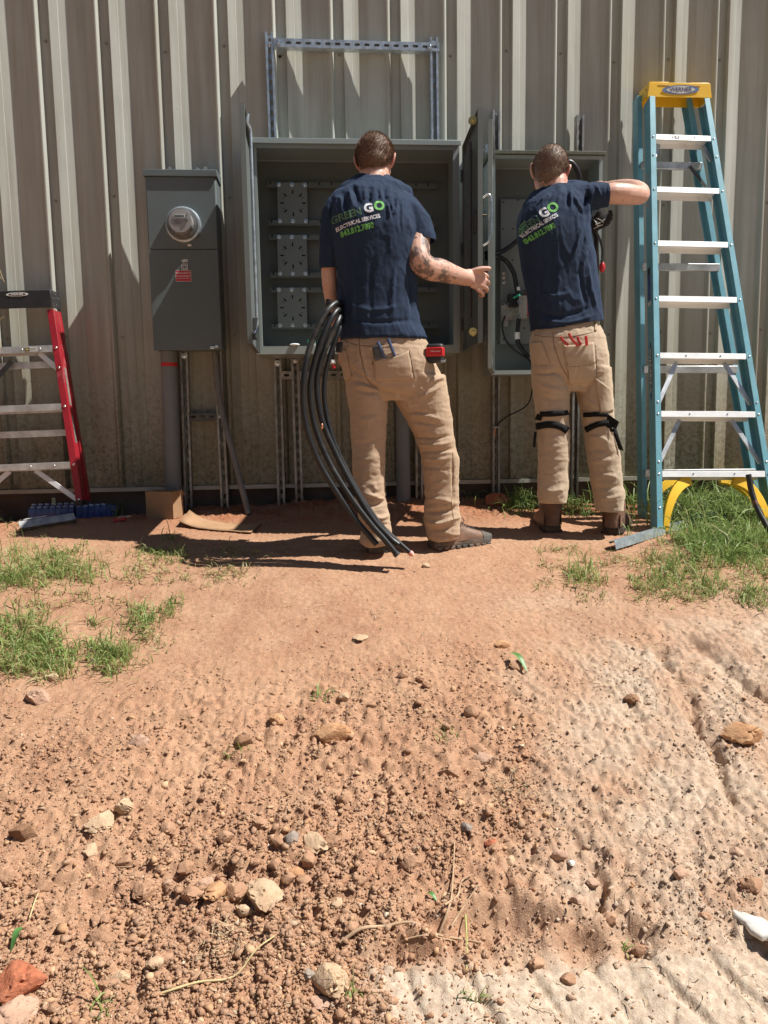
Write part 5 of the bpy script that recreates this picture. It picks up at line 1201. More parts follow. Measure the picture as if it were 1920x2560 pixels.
# right hand: palm, four fingers closed round the door edge, thumb along its face
for a in ((1172,694,-.875,21,.017),(1186,697,-.862,24,.017),(1198,702,-.855,24,.016)):
    p = W(a[0], a[1], a[2]); bb.ell(p, (a[3]*mpp(p)*.8, a[4], a[3]*mpp(p)*1.05), 14)
for (k0, k1, k2, k3, r) in (((1200,684),(1214,688),(1217,694),(1208,697),6.0),((1203,699),(1218,704),(1219,711),(1209,712),6.2),((1201,713),(1215,720),(1216,727),(1206,727),6.0),((1194,724),(1206,733),(1207,739),(1198,738),5.4)):
    limb(bb, [(*k0, -.862, r), (*k1, -.846, r*.97), (*k2, -.822, r*.92), (*k3, -.805, r*.85)], 12)
limb(bb, [(1176,683,-.868,8.5),(1190,676,-.875,7.6),(1206,672,-.875,6.6),(1223,671.5,-.872,5.6)], 12)
limb(bb, [(925,930,-.99,36),(922,1100,-.995,26),(926,1250,-1.0,20),(938,1310,-1.015,17)]); limb(bb, [(1035,930,-.99,38),(1080,1080,-.98,28),(1103,1230,-.96,20),(1104,1300,-.955,17)])
V, fs = voxel(bb, .0042, 3, .42); Nn = vnormals(V, fs); px_, py_ = projA(V)
body1 = from_arrays('body', V, fs, MT['skin'], m1, smooth=180, fix=False)
arm = np.clip((px_-1008)/8, 0, 1)*np.clip((1150-px_)/10, 0, 1)*np.clip((py_-560)/10, 0, 1)
u1 = fbm(V[:,0]*24, V[:,1]*24, V[:,2]*24, 3, 61); u2 = fbm(V[:,0]*60, V[:,1]*60, V[:,2]*60, 3, 62); u3 = np.abs(fbm(V[:,0]*32, V[:,1]*32, V[:,2]*32, 2, 63))
ink = np.clip((u1+.10)/.12, 0, 1)*np.clip((u2+.35)/.3, 0, 1)*.8*np.clip((1128-px_)/12, 0, 1); ink = np.maximum(ink, np.clip((.05-u3)/.03, 0, 1)*.9)
set_attr(body1, 'ink', np.clip(ink*arm, 0, .88))
set_attr(body1, 'flush', np.clip(np.exp(-((px_-985)/9)**2-((py_-408)/20)**2)*.9+np.exp(-((px_-893)/8)**2-((py_-425)/16)**2)*.7, 0, 1))
hair_cap('hair', R1, H1, MT['hair1'], m1, .98, .015, 13000, 3)
mb = MB(); rr_s = np.random.RandomState(8)
for _ in range(900):
    az = rr_s.uniform(-1.25, 1.25); z0 = rr_s.uniform(-.115, -.045); p = H1+R1 @ (vec((math.sin(az)*.062, .030+math.cos(az)*.062, z0))); dr = nrm(R1 @ vec((math.sin(az), math.cos(az), -.8))+rr_s.normal(0,.25,3)); w_ = nrm(np.cross(dr, rr_s.normal(0,1,3)))*.0008; mb.add([p-w_, p+w_, p+dr*.018], [(0,1,2)])
mb.build('beard', MT['beard'], m1)
hl = gpt(942, 1389); hr = gpt(1085, 1376)
boot(m1, hl+vec((0,0,.0)), (.10, 1.0), 1.08); boot(m1, hr+vec((-.012,0,.0)), (1.0, .42), 1.05)

# things he carries
ct = [[(858,775,-1.02),(846,757,-1.08),(826,768,-1.13),(803,800,-1.15),(775,866,-1.16),(760,940,-1.17),(758,1010,-1.17),(768,1075,-1.17),(795,1150,-1.17),(838,1225,-1.18),(890,1300,-1.19),(942,1361,-1.20)],
      [(862,790,-1.02),(848,775,-1.09),(832,790,-1.13),(808,840,-1.15),(786,905,-1.15),(775,975,-1.15),(786,1060,-1.15),(818,1145,-1.16),(866,1228,-1.18),(925,1308,-1.20),(962,1350,-1.21),(994,1389,-1.22)],
      [(864,800,-1.02),(852,790,-1.08),(842,810,-1.12),(822,850,-1.13),(800,910,-1.13),(792,970,-1.13),(805,1050,-1.13),(838,1130,-1.14),(880,1212,-1.16),(930,1295,-1.18),(975,1345,-1.19),(1010,1375,-1.20)],
      [(866,812,-1.02),(856,806,-1.07),(847,830,-1.10),(826,885,-1.11),(812,945,-1.11),(812,1010,-1.11),(830,1090,-1.12),(862,1165,-1.13),(905,1245,-1.15),(950,1310,-1.17),(990,1350,-1.18),(1030,1386,-1.19)]]
cl_lab = ['outermost black cable of the bundle on the man\'s left arm, ending highest at the ground', 'black cable of the carried bundle with a taped black end by the boot', 'glossy black cable of the carried bundle with a scuffed copper nick', 'black cable of the carried bundle whose cut end shows pink at the ground']
for k, pts in enumerate(ct):
    r = (.0125, .0125, .0130, .0105)[k]
    if k == 2: pts = pts[:-1]+[(996,1362,-1.20)]
    c, P = cable('power_cable', cl_lab[k], [W(*p) for p in pts], r); c['group'] = 'cables carried by the man'
    e0, e1 = P[-2], P[-1]
    if k == 3: MB().tube([e1-(e1-e0)*1.2, e1+(e1-e0)*.05], r+.0014, 14).build('pink_sleeve', MT['pink_tape'], c, smooth=60); MB().tube([e1, e1+nrm(e1-e0)*.006], r*.75, 12).build('cut_end', MT['copper'], c)
    elif k == 1: MB().tube([e1-(e1-e0)*1.4, e1], r+.002, 14).build('tape_end', MT['black_plastic'], c, smooth=60)
    if k == 2:
        q = W(805, 1066, -1.145); MB().ell(q, (.006, .004, .013), 10).build('copper_nick', MT['copper'], c, smooth=60)
st, P = cable('power_cable', 'short black cable stub sticking up beside the man\'s left elbow', [W(822, 800, -1.10), W(820, 780, -1.105), W(822, 748, -1.11)], .0122); st['group'] = 'cables carried by the man'
MB().tube([W(822, 747, -1.111), W(822, 745.5, -1.111)], .006, 10).build('cut_end', MT['copper'], st)
q = W(1088, 884, -1.095); tm = thing('tape_measure', 'red and black tape measure clipped at the hip of the man with cables', 'tape measure', tuple(q-vec((0,0,.045))))
def rbox(c, hx, hy, hz, m, parent, name, ux=(1,0,0), bev=.006): return MB().obox(c, ux, np.cross((0,0,1), ux), (0,0,1), hx, hy, hz).build(name, m, parent, bevel=bev)
ux = nrm((.93,-.36,0)); rbox(q, .036, .020, .040, MT['black_plastic'], tm, 'case', ux, .010); rb_ = rbox(q+vec((0,-.004,.006)), .0365, .0205, .019, MT['red_plastic'], tm, 'side_panel', ux, .004)
put_text('lettering', 'Milwaukee', .0095, q+np.cross(ux, (0,0,1))*.0246+vec((.006,-.004,.008)), ux, nrm((.25*ux[0], .25*ux[1], 1)), MT['white_print'], tm, shear=.3, lift=.0012)
MB().obox(q+ux*.030+vec((0,-.016,-.034)), ux, (0,1,0), (0,0,1), .010, .008, .004).build('tape_tip', MT['galv'], tm, bevel=.001)
def tool(name, label, cat, pts, r, m, tip=None, n=10):
    P = catmull([W(*p) for p in pts], 5); t = thing(name, label, cat, tuple(P[0])); return t, P
Yk = -1.145
pl, P = tool('pliers', 'blue handled pliers in the back pocket of the man with cables', 'pliers', [(962,897,Yk+.012),(952,872,Yk),(944,855,Yk-.002)], .008, None)
MB().tube(P, [.007]*len(P), 10).build('handle', MT['blue_grip'], pl, smooth=60); P2 = catmull([W(a, b, c) for a, b, c in ((988,892,Yk+.012),(978,868,Yk),(970,846,Yk-.004))], 5); MB().tube(P2, .0068, 10).build('handle', MT['blue_grip'], pl, smooth=60)
ph = thing('pouch', 'dark rounded case poking out of the man\'s right back pocket', 'case', tuple(W(945, 890, Yk))); MB().obox(W(944, 884, Yk+.012), (1,0,.2), (0,1,0), (-.2,0,1), .018, .008, .030).build('case', MT['steel_dark'], ph, bevel=.007)
ph = thing('phone', 'black phone poking out of the left back pocket of the man with cables', 'phone', tuple(W(848, 870, -1.09))); MB().obox(W(848, 868, -1.092), (1,-.5,0), (.5,1,0), (.12,0,1), .014, .006, .022).build('phone_body', MT['black_plastic'], ph, bevel=.004)
sdv = thing('screwdriver', 'small tool with a white ring and red tip at the man\'s left hip', 'screwdriver', tuple(W(833, 920, -1.08)))
MB().tube([W(834, 876, -1.08), W(831, 898, -1.085)], .007, 10).build('handle', MT['black_plastic'], sdv, smooth=50); MB().lathe(W(831, 901, -1.085), nrm(W(833, 915, -1.09)-W(831, 901, -1.085)), [(0,.012),(.012,.013),(.016,.009)], 14).build('ring', MT['white_tape'], sdv, smooth=40); MB().tube([W(833, 912, -1.09), W(837, 921, -1.09)], .008, 10).build('tip', MT['red_plastic'], sdv, smooth=50)

# ---------------------------------------------------------------- man at the narrow enclosure
m2 = thing('person', 'man in navy work shirt with knee pad straps working at the narrow enclosure', 'person', (2.62, -.83, -.2))
YC = -.80
R2, H2 = head_frame(W(1376, 428, -.715), math.radians(22), math.radians(14), math.radians(-9))
sb = MB()
rows2 = [(1326,1512,826,.122),(1322,1508,790,.118),(1318,1503,740,.115),(1309,1496,690,.115),(1299,1489,640,.118),(1292,1483,600,.122),(1290,1478,565,.124),(1298,1480,535,.118),(1312,1478,508,.104),(1330,1468,488,.088),(1350,1450,472,.07),(1362,1440,464,.060)]
Y2 = [-.80,-.80,-.80,-.80,-.80,-.80,-.795,-.79,-.785,-.775,-.765,-.76]
sb.rings([ringp(a, b, y, Yv, dp) for (a, b, y, dp), Yv in zip(rows2, Y2)])
limb(sb, [(1420,490,-.785,32),(1450,492,-.79,36),(1480,490,-.80,35),(1521,486,-.81,31)])
limb(sb, [(1345,497,-.775,24),(1385,478,-.762,24),(1425,468,-.765,20),(1460,470,-.78,20)])
limb(sb, [(1335,520,-.77,30),(1318,560,-.70,28),(1325,600,-.62,25)])
V, fs = voxel(sb, .005, 5); Nn = vnormals(V, fs)
c6 = ((1260,340), 4.1475)
folds = [(Z_(*c6, [(690,540),(695,640),(702,760)]), .006, 3.5), (Z_(*c6, [(660,530),(668,640),(672,720)]), -.006, 4), (Z_(*c6, [(705,580),(780,700),(855,840)]), .006, 3.5), (Z_(*c6, [(850,520),(870,640),(860,760),(850,880)]), -.010, 5), (Z_(*c6, [(930,560),(900,660),(880,820)]), .006, 4), (Z_(*c6, [(960,500),(985,560),(1010,620)]), .006, 3), (Z_(*c6, [(850,880),(800,1000),(760,1120),(720,1250)]), .006, 4), (Z_(*c6, [(860,1000),(840,1120),(780,1250)]), -.007, 5), (Z_(*c6, [(880,1180),(840,1280),(790,1380)]), .007, 4),
         (Z_(*c6, [(520,560),(480,620),(440,700)]), -.005, 4), (Z_(*c6, [(600,540),(570,640),(560,720)]), .004, 4), (Z_(*c6, [(440,600),(380,660),(330,720)]), .004, 4), (Z_(*c6, [(1065,480),(1070,600),(1065,700)]), -.003, 2.5), ([(1312,640),(1345,690),(1350,760)], -.006, 8), ([(1325,720),(1380,740),(1440,728)], .005, 7), ([(1330,770),(1400,790),(1490,765)], -.006, 6), ([(1340,800),(1420,806),(1500,784)], .005, 5), ([(1470,640),(1480,720),(1500,790)], .007, 6), ([(1450,640),(1455,700),(1470,780)], -.007, 7), ([(1400,660),(1395,730),(1400,800)], .004, 9)]
V = crease(V, Nn, folds, 1.4)
V = wrinkle(wrinkle(V, Nn, 12, 5, .0035, 135), Nn, 34, 14, .0016, 136)
V = V+Nn*(.0025*fbm(V[:,0]*14, V[:,1]*14, V[:,2]*9, 3, 35)+.0012*fbm(V[:,0]*55, V[:,1]*55, V[:,2]*45, 2, 39))[:, None]
x, y = projA(V)
V, keep = planecut(V, fs, y > 770, W(1420, 815, YC), (.16, .05, -1)); x, y = projA(V)
V, keep = planecut(V, keep, (x > 1500) & (y < 560), W(1519, 486, -.81), (1, -.1, .05)); x, y = projA(V)
shirt2 = from_arrays('shirt', V, keep, MT['navy'], m2, smooth=180, fix=False)
md = shirt2.modifiers.new('solid', 'SOLIDIFY'); md.thickness = .0028; md.offset = -1
t2 = bvh(V, keep); c6f = lambda a, b: (1260+a/4.1475, 340+b/4.1475)
for nm, body, sz, c, ang, m_, kw in (('lettering','GREEN',.047,c6f(285,892),.49,'print_line',dict(outline=.0008,xscale=.68)), ('lettering','G',.056,c6f(440,778),.46,'print_white',dict(bold=.0022)), ('lettering','O',.058,c6f(532,722),.46,'print_green',dict(bold=.0024)),
                                     ('lettering','ELECTRICAL SERVICES',.0235,c6f(404,895),.495,'print_white',dict(bold=.0008,xscale=.70)), ('lettering','843.812.7890',.034,c6f(400,988),.475,'print_green',dict(bold=.0012,xscale=.72))):
    print_text(nm, body, sz, c, ang, -.93, t2, MT[m_], shirt2, **kw)
pb = MB()
pb.rings([ringp(a, b, y, -.80, dp) for a, b, y, dp in ((1345,1490,790,.09),(1334,1500,818,.106),(1326,1513,842,.122),(1324,1516,858,.126),(1326,1522,890,.128),(1330,1524,925,.118),(1340,1520,955,.10),(1375,1490,978,.07))])
leg(pb, [(1328,1430,920,-.80,.105),(1332,1426,965,-.80,.10),(1338,1422,1010,-.80,.092),(1341,1420,1050,-.805,.085),(1344,1424,1085,-.81,.080),(1346,1423,1140,-.815,.078),(1344,1421,1200,-.82,.076),(1343,1420,1240,-.825,.076),(1347,1416,1257,-.825,.072)])
leg(pb, [(1430,1526,920,-.80,.108),(1440,1529,965,-.80,.102),(1448,1532,1010,-.80,.094),(1456,1534,1050,-.805,.086),(1462,1540,1085,-.81,.081),(1468,1549,1140,-.815,.079),(1478,1555,1200,-.82,.077),(1486,1560,1245,-.825,.077),(1490,1557,1276,-.825,.072)])
V, fs = voxel(pb, .005, 5); Nn = vnormals(V, fs); c8 = ((1180,640), 2.242)
folds = [(Z_(*c8, [(330,650),(410,660),(490,645)]), -.010, 4), (Z_(*c8, [(345,700),(430,740),(540,760)]), .007, 7), (Z_(*c8, [(450,640),(520,690),(555,770)]), -.008, 6), (Z_(*c8, [(350,770),(430,800),(530,800)]), -.006, 6), (Z_(*c8, [(560,700),(640,740),(700,680)]), -.007, 6), (Z_(*c8, [(600,780),(660,820),(710,850)]), .006, 6), (Z_(*c8, [(380,860),(460,880),(545,850)]), .006, 5),
         (Z_(*c8, [(640,1010),(720,1020),(790,1060)]), .005, 5), (Z_(*c8, [(650,1090),(730,1090),(800,1140)]), -.005, 5), (Z_(*c8, [(670,1160),(740,1150),(820,1130)]), .004, 5), (Z_(*c8, [(690,1240),(760,1230),(830,1250)]), .007, 5), (Z_(*c8, [(690,1290),(770,1300),(840,1280)]), -.007, 5), (Z_(*c8, [(700,1350),(770,1360),(845,1330)]), .006, 4), (Z_(*c8, [(380,1050),(450,1070),(530,1050)]), .004, 6), (Z_(*c8, [(385,1210),(450,1220),(540,1200)]), -.004, 6), (Z_(*c8, [(380,1300),(450,1320),(545,1300)]), .005, 5),
         (Z_(*c8, [(455,400),(460,500),(500,620),(550,720)]), -.004, 2), (Z_(*c8, [(745,430),(770,560),(780,700)]), -.003, 2)]
V = crease(V, Nn, folds, .9); lowm = np.clip((.35-V[:,2])/.5, 0, 1)
V = wrinkle(wrinkle(V, Nn, 6, 17, .0014+.003*lowm, 145), Nn, 16, 42, .0018, 146)
V = V+Nn*((.002+.002*lowm)*fbm(V[:,0]*13, V[:,1]*13, V[:,2]*20, 3, 45)+.001*fbm(V[:,0]*60, V[:,1]*60, V[:,2]*60, 2, 49))[:, None]
tr2 = from_arrays('trousers', V, fs, MT['tan_dusty'], m2, smooth=180, fix=False); tp2 = bvh(V, fs)
pkb = patch('back_pocket', Z_(*c8, [(510,500),(680,482),(698,690),(545,715)]), tp2, .0035, MT['tan_dusty'], tr2, sag=2); patch('back_pocket', Z_(*c8, [(328,486),(392,478),(440,610),(345,600)]), tp2, .0035, MT['tan_dusty'], tr2)
patch('leg_pocket', Z_(*c8, [(690,680),(772,745),(792,862),(722,890)]), tp2, .005, MT['tan_dusty'], tr2)
for s_ in ([(455,395),(460,500),(505,620),(560,720)], [(330,440),(440,455),(560,450),(690,425)], [(540,620),(620,615),(700,590)], [(530,560),(545,715)], [(690,500),(700,690)], [(700,690),(720,880)]): seam(Z_(*c8, s_), tp2, tr2, lift=.004 if s_[0][0] > 500 else .0008)
for a, b_ in ((690,400),(455,405)): patch('belt_loop', Z_(*c8, [(a-5,b_-25),(a+7,b_-25),(a+7,b_+20),(a-5,b_+20)]), tp2, .004, MT['tan_dusty'], tr2, 3, 6)
# knee pad straps
def strap(pts, wd, tree, parent, name='knee_strap', lift=.004):
    q = [tuple(p[:2]) for p in catmull([(a, b, 0) for a, b in pts], 6)]; A, B = [], []
    for i, p in enumerate(q):
        t = nrm(np.array(q[min(i+1, len(q)-1)])-np.array(q[max(i-1, 0)])); nx, ny = -t[1], t[0]
        a = cast(tree, p[0]+nx*wd/2, p[1]+ny*wd/2, lift); b = cast(tree, p[0]-nx*wd/2, p[1]-ny*wd/2, lift)
        if a is None or b is None: continue
        A.append(a); B.append(b)
    n = len(A)
    if n > 2: return MB().add(A+B, [(i, i+1, n+i+1, n+i) for i in range(n-1)]).build(name, MT['webbing'], parent, smooth=60, solid=.004)
strap(Z_(*c8, [(384,885),(450,886),(520,880),(546,872)]), 12, tp2, m2); strap(Z_(*c8, [(364,955),(430,945),(490,955),(540,985)]), 17, tp2, m2); strap(Z_(*c8, [(384,890),(372,925),(368,960)]), 14, tp2, m2)
strap(Z_(*c8, [(628,892),(690,888),(760,890)]), 11, tp2, m2); strap(Z_(*c8, [(640,975),(700,945),(770,935)]), 14, tp2, m2)
def ribbon(pts, wd, parent, name='strap_end', t=.003): 
    P = [W(*p) for p in pts]; A = [p+vec((-.5*wd*mpp(p)*.9, 0, .1*wd*mpp(p))) for p in P]; B = [p+vec((.5*wd*mpp(p)*.9, -.006, -.1*wd*mpp(p))) for p in P]; n = len(P)
    return MB().add(A+B, [(i, i+1, n+i+1, n+i) for i in range(n-1)]).build(name, MT['webbing'], parent, smooth=60, solid=t)
ribbon([(1534,1070,-.875),(1540,1090,-.88),(1547,1110,-.88),(1552,1125,-.875)], 13, m2); ribbon([(1338,1080,-.86),(1336,1100,-.865),(1335,1118,-.865)], 6, m2)
MB().add([W(1512,1040,-.885), W(1520,1035,-.89), W(1548,1055,-.90), W(1541,1072,-.90), W(1516,1066,-.885)], [(0,1,2,3,4)]).build('strap_flap', MT['webbing'], m2, solid=.004)
MB().add([W(1508,1068,-.885), W(1520,1064,-.89), W(1538,1075,-.885), W(1536,1082,-.885), W(1512,1074,-.885)], [(0,1,2,3,4)]).build('strap_flap', MT['webbing'], m2, solid=.004)
MB().obox(W(1507,1046,-.888), (1,0,.2), (0,1,0), (-.2,0,1), .010, .003, .007).build('strap_buckle', mat('tan_buckle', (.35,.25,.16), .6), m2, bevel=.001)
# body
bb = MB(); add_head(bb, R2, H2, 1.0)
limb(bb, [(1382,450,-.73,35),(1387,468,-.75,34),(1392,500,-.775,28),(1390,530,-.785,36)])
bb.rings([ringp(1352,1440,505,-.78,.05),ringp(1325,1455,550,-.79,.075),ringp(1322,1465,650,-.79,.085),ringp(1338,1480,760,-.79,.085),ringp(1345,1500,850,-.79,.09),ringp(1350,1500,930,-.79,.08)])
limb(bb, [(1480,489,-.80,16),(1508,486,-.81,22),(1530,484,-.81,26),(1560,485,-.80,26),(1588,488,-.77,23.5),(1600,488,-.735,22),(1598,482,-.68,25),(1585,476,-.62,25),(1565,470,-.55,21),(1540,468,-.49,17),(1525,468,-.46,15)])
p = W(1512, 468, -.43); bb.ell(p, (.035,.04,.026), 12)
for k in range(4): limb(bb, [(1512-k*4, 462+k*5, -.42, 6), (1500-k*4, 458+k*6, -.39, 6), (1488-k*3, 462+k*6, -.37, 5.5), (1482-k*2, 470+k*6, -.36, 5)], 10)
limb(bb, [(1514,474,-.44,7),(1500,480,-.43,6.5),(1490,484,-.41,6)], 10)
limb(bb, [(1325,540,-.74,24),(1330,600,-.62,22),(1370,610,-.50,21),(1430,590,-.52,18),(1470,572,-.58,15)])
limb(bb, [(1375,900,-.79,36),(1380,1050,-.80,26),(1383,1200,-.82,17),(1383,1240,-.82,15)]); limb(bb, [(1475,900,-.79,36),(1495,1050,-.80,26),(1518,1200,-.82,17),(1523,1255,-.82,15)])
V, fs = voxel(bb, .0042, 3, .42); px_, py_ = projA(V)
body2 = from_arrays('body', V, fs, MT['skin'], m2, smooth=180, fix=False)
set_attr(body2, 'ink', np.zeros(len(V))); set_attr(body2, 'flush', np.clip(np.exp(-((px_-1416)/10)**2-((py_-432)/18)**2)*.9+np.exp(-((px_-1337)/9)**2-((py_-455)/16)**2)*.8, 0, 1))
hair_cap('hair', R2, H2, MT['hair2'], m2, 1.0, .0065, 14000, 13, short=.4)
mb = MB()
for _ in range(1200):
    az = rr_s.uniform(-1.3, 1.3); z0 = rr_s.uniform(-.12, -.03); p = H2+R2 @ (vec((math.sin(az)*.064, .028+math.cos(az)*.064, z0))); dr = nrm(R2 @ vec((math.sin(az), math.cos(az), -.8))+rr_s.normal(0,.25,3)); w_ = nrm(np.cross(dr, rr_s.normal(0,1,3)))*.0008; mb.add([p-w_, p+w_, p+dr*.020], [(0,1,2)])
mb.build('beard', MT['beard'], m2)
# gloved left hand reaching past the armpit
gb = MB(); 
for a in ((1490,556,-.60,19,.02),(1500,548,-.60,18,.02)): p = W(a[0], a[1], a[2]); gb.ell(p, (a[3]*mpp(p), a[4], a[3]*mpp(p)*1.1), 14)
for pts in (((1502,546),(1516,538),(1526,530)),((1504,553),(1519,545),(1528,538)),((1504,560),(1518,553),(1527,547)),((1500,567),(1512,562),(1521,557))): limb(gb, [(*pts[0],-.60,6.2),(*pts[1],-.60,5.8),(*pts[2],-.58,5.2)], 10)
limb(gb, [(1490,545,-.61,6.5),(1497,533,-.62,6),(1503,523,-.61,5.2)], 10); limb(gb, [(1470,572,-.58,17),(1485,562,-.595,17)])
V, fs = voxel(gb, .003, 2); gl = from_arrays('glove', V, fs, MT['glove'], m2, smooth=180, fix=False); tg_ = bvh(V, fs)
for pts in ([(1484,548),(1490,556),(1495,568)], [(1490,545),(1500,550),(1508,556)], [(1484,572),(1494,566),(1506,562)], [(1488,562),(1498,558),(1512,548)]):
    P = [cast(tg_, a, b, .0008) for a, b in [tuple(p[:2]) for p in catmull([(a, b, 0) for a, b in pts], 5)]]; P = [p for p in P if p is not None]
    if len(P) > 3: MB().tube(P, .0042, 6, flat=.5).build('glove_print', MT['glove_pale'], gl, smooth=60)
hl = gpt(1382, 1331); hr = gpt(1527, 1333)
boot(m2, hl, (.10, 1.0), 1.15, mu=MT['boot'], msole=mat('dark_sole', (.05,.035,.028), .8, var=.3, vscale=30, dirt=(.2,.12,.08), dirtamt=.3)); boot(m2, hr, (.62, 1.0), 1.15, msole=bpy.data.materials['dark_sole'])
# his things
Yp = -.945
pr, P = tool('pliers', 'red handled pliers in the back pocket of the man with knee straps', 'pliers', [(1445,864,Yp+.01),(1430,848,Yp-.004),(1422,833,Yp-.008)], 0, None)
MB().tube(P, .0062, 10).build('handle', MT['rust_red'], pr, smooth=60); P2 = catmull([W(a, b, c) for a, b, c in ((1420,862,Yp+.01),(1408,852,Yp),(1402,842,Yp-.004))], 5); MB().tube(P2, .0062, 10).build('handle', MT['rust_red'], pr, smooth=60)
pr2, P = tool('pliers', 'second pair of red pliers, upright at the right edge of that pocket', 'pliers', [(1467,862,Yp+.012),(1466,850,Yp),(1464,840,Yp-.003)], 0, None)
MB().tube(P, .0066, 10).build('handle', MT['red_plastic'], pr2, smooth=60); P2 = catmull([W(a, b, c) for a, b, c in ((1452,862,Yp+.012),(1446,850,Yp+.004),(1444,842,Yp))], 5); MB().tube(P2, .006, 10).build('handle', MT['rust_red'], pr2, smooth=60)
tg = thing('hanging_tool', 'red ended tool hanging on a dark strap beside the man\'s right side', 'tool', tuple(W(1505, 680, -.60)))
P = catmull([W(1488, 575, -.6), W(1500, 600, -.6), W(1506, 630, -.6), W(1503, 655, -.6)], 6); MB().tube(P, .011, 12, flat=.4).build('strap', MT['steel_dark'], tg, smooth=60); MB().ell(W(1505.5, 668, -.6), (.015, .010, .026), 16).build('grip', MT['red_plastic'], tg, smooth=60); MB().tube([W(1503, 655, -.6), W(1502.5, 646, -.6)], .003, 8).build('pin', MT['zinc'], tg)
cable('power_cable', 'black cable hanging from the gloved hand beside the right side of the man', [W(1484, 560, -.57), W(1490, 590, -.56), W(1491, 630, -.55), W(1492, 670, -.5), W(1485, 720, -.45)], .012)
cable('power_cable', 'thick black cable arching over from behind the ear of the man with gloves', [W(1400, 560, -.45), W(1395, 480, -.45), W(1405, 420, -.45), W(1425, 405, -.45), W(1445, 430, -.44), W(1452, 470, -.42)], .0125)
# ================================================================ LOOSE THINGS ON THE GROUND, GRASS, GRAVEL
def GA(px, py):
    px = np.asarray(px, float); py = np.asarray(py, float)
    r = CF[None]+((px-960)/F)[:, None]*CR[None]-((py-1280)/F)[:, None]*CU[None]
    t0 = np.full(len(px), .5); t1 = np.full(len(px), 9.)
    for _ in range(40):
        t = (t0+t1)/2; p = CP+t[:, None]*r; up = p[:, 2] > gbase(p[:, 0], p[:, 1]); t0 = np.where(up, t, t0); t1 = np.where(up, t1, t)
    p = CP+t0[:, None]*r; p[:, 2] = ground_h(p[:, 0], p[:, 1]); return p
# strut lying in the grass
a, b = gpt(1531, 1372), gpt(1790, 1296); a[2] += .021; b[2] += .024
gs = strut('loose_strut', a, b, nrm((-.25, .97, -.2)), MT['galv'], slots=False); tag(gs, 'length of galvanised strut channel lying on the soil by the blue ladder', 'strut')
a, b = gpt(52, 1327), gpt(190, 1306); a[2] += .021; b[2] += .021
gs2 = strut('loose_strut', a, b, (0, .8, -.6), MT['galv_dull'], slots=False); tag(gs2, 'short dull strut channel lying in front of the blue bottle pack', 'strut')
q = gpt(88, 1318); pp_ = MB().obox((q[0], q[1]+.012, q[2]+.0445), nrm(b-a), (0,1,0), (0,0,1), .05, .018, .0012).build('paper_slip', MT['sticker']); tag(pp_, 'white paper slip lying on the short dull strut by the bottle pack', 'paper')
# cardboard box and flattened piece
q = gpt(402, 1297); bx = thing('cardboard_box', 'small open cardboard box standing below the meter cabinet', 'box', tuple(q)); wx, wy, hh = .0775, .055, .142
ang = .30; ux, uy = vec((math.cos(ang), math.sin(ang)*-1, 0)), vec((math.sin(ang), math.cos(ang), 0)); cc = q+uy*wy*.9
for nm, c, hx, hy in (('front', cc-uy*wy, wx, .002), ('back', cc+uy*wy, wx, .002), ('side', cc-ux*(wx-.002), .002, wy-.002), ('side', cc+ux*(wx-.002), .002, wy-.002)): MB().obox(c+vec((0,0,hh/2)), ux, uy, (0,0,1), hx, hy, hh/2).build('box_'+nm, MT['cardboard'], bx)
MB().obox(cc+vec((0,0,.004)), ux, uy, (0,0,1), wx-.004, wy-.004, .002).build('box_bottom', MT['cardboard'], bx)
MB().add([cc+uy*wy-ux*wx+vec((0,0,hh)), cc+uy*wy+ux*wx+vec((0,0,hh)), cc+uy*(wy+.03)+ux*wx+vec((0,0,hh-.03)), cc+uy*(wy+.03)-ux*wx+vec((0,0,hh-.03))], [(0,1,2,3)]).build('flap', MT['cardboard'], bx, solid=.003)
MB().add([cc-ux*(wx-.004)-uy*wy*.9+vec((0,0,hh-.004)), cc-ux*(wx-.004)+uy*wy*.9+vec((0,0,hh-.004)), cc-ux*(wx-.04)+uy*wy*.9+vec((0,0,hh-.028)), cc-ux*(wx-.04)-uy*wy*.9+vec((0,0,hh-.028))], [(0,1,2,3)]).build('flap', MT['cardboard'], bx, solid=.003)
pts = GA([474,538,590,653,448,510,570,628], [1293,1307,1311,1313,1316,1324,1330,1334]); P = []
for v in range(5):
    for u in range(13):
        top = np.array([np.interp(u/12*3, range(4), pts[:4, k]) for k in range(3)]); bot = np.array([np.interp(u/12*3, range(4), pts[4:, k]) for k in range(3)]); p = top+(bot-top)*v/4
        p[2] = float(ground_h(p[:1], p[1:2])[0])+.008+.020*max(0, (3-u)/3)**2+.006*((u-7)/7.)**2; P.append(p)
cdb = MB().add(P, [(v*13+u, v*13+u+1, (v+1)*13+u+1, (v+1)*13+u) for v in range(4) for u in range(12)]).build('cardboard_sheet', MT['cardboard'], smooth=60, solid=.004); tag(cdb, 'curled flat piece of cardboard lying on the shaded soil', 'cardboard')
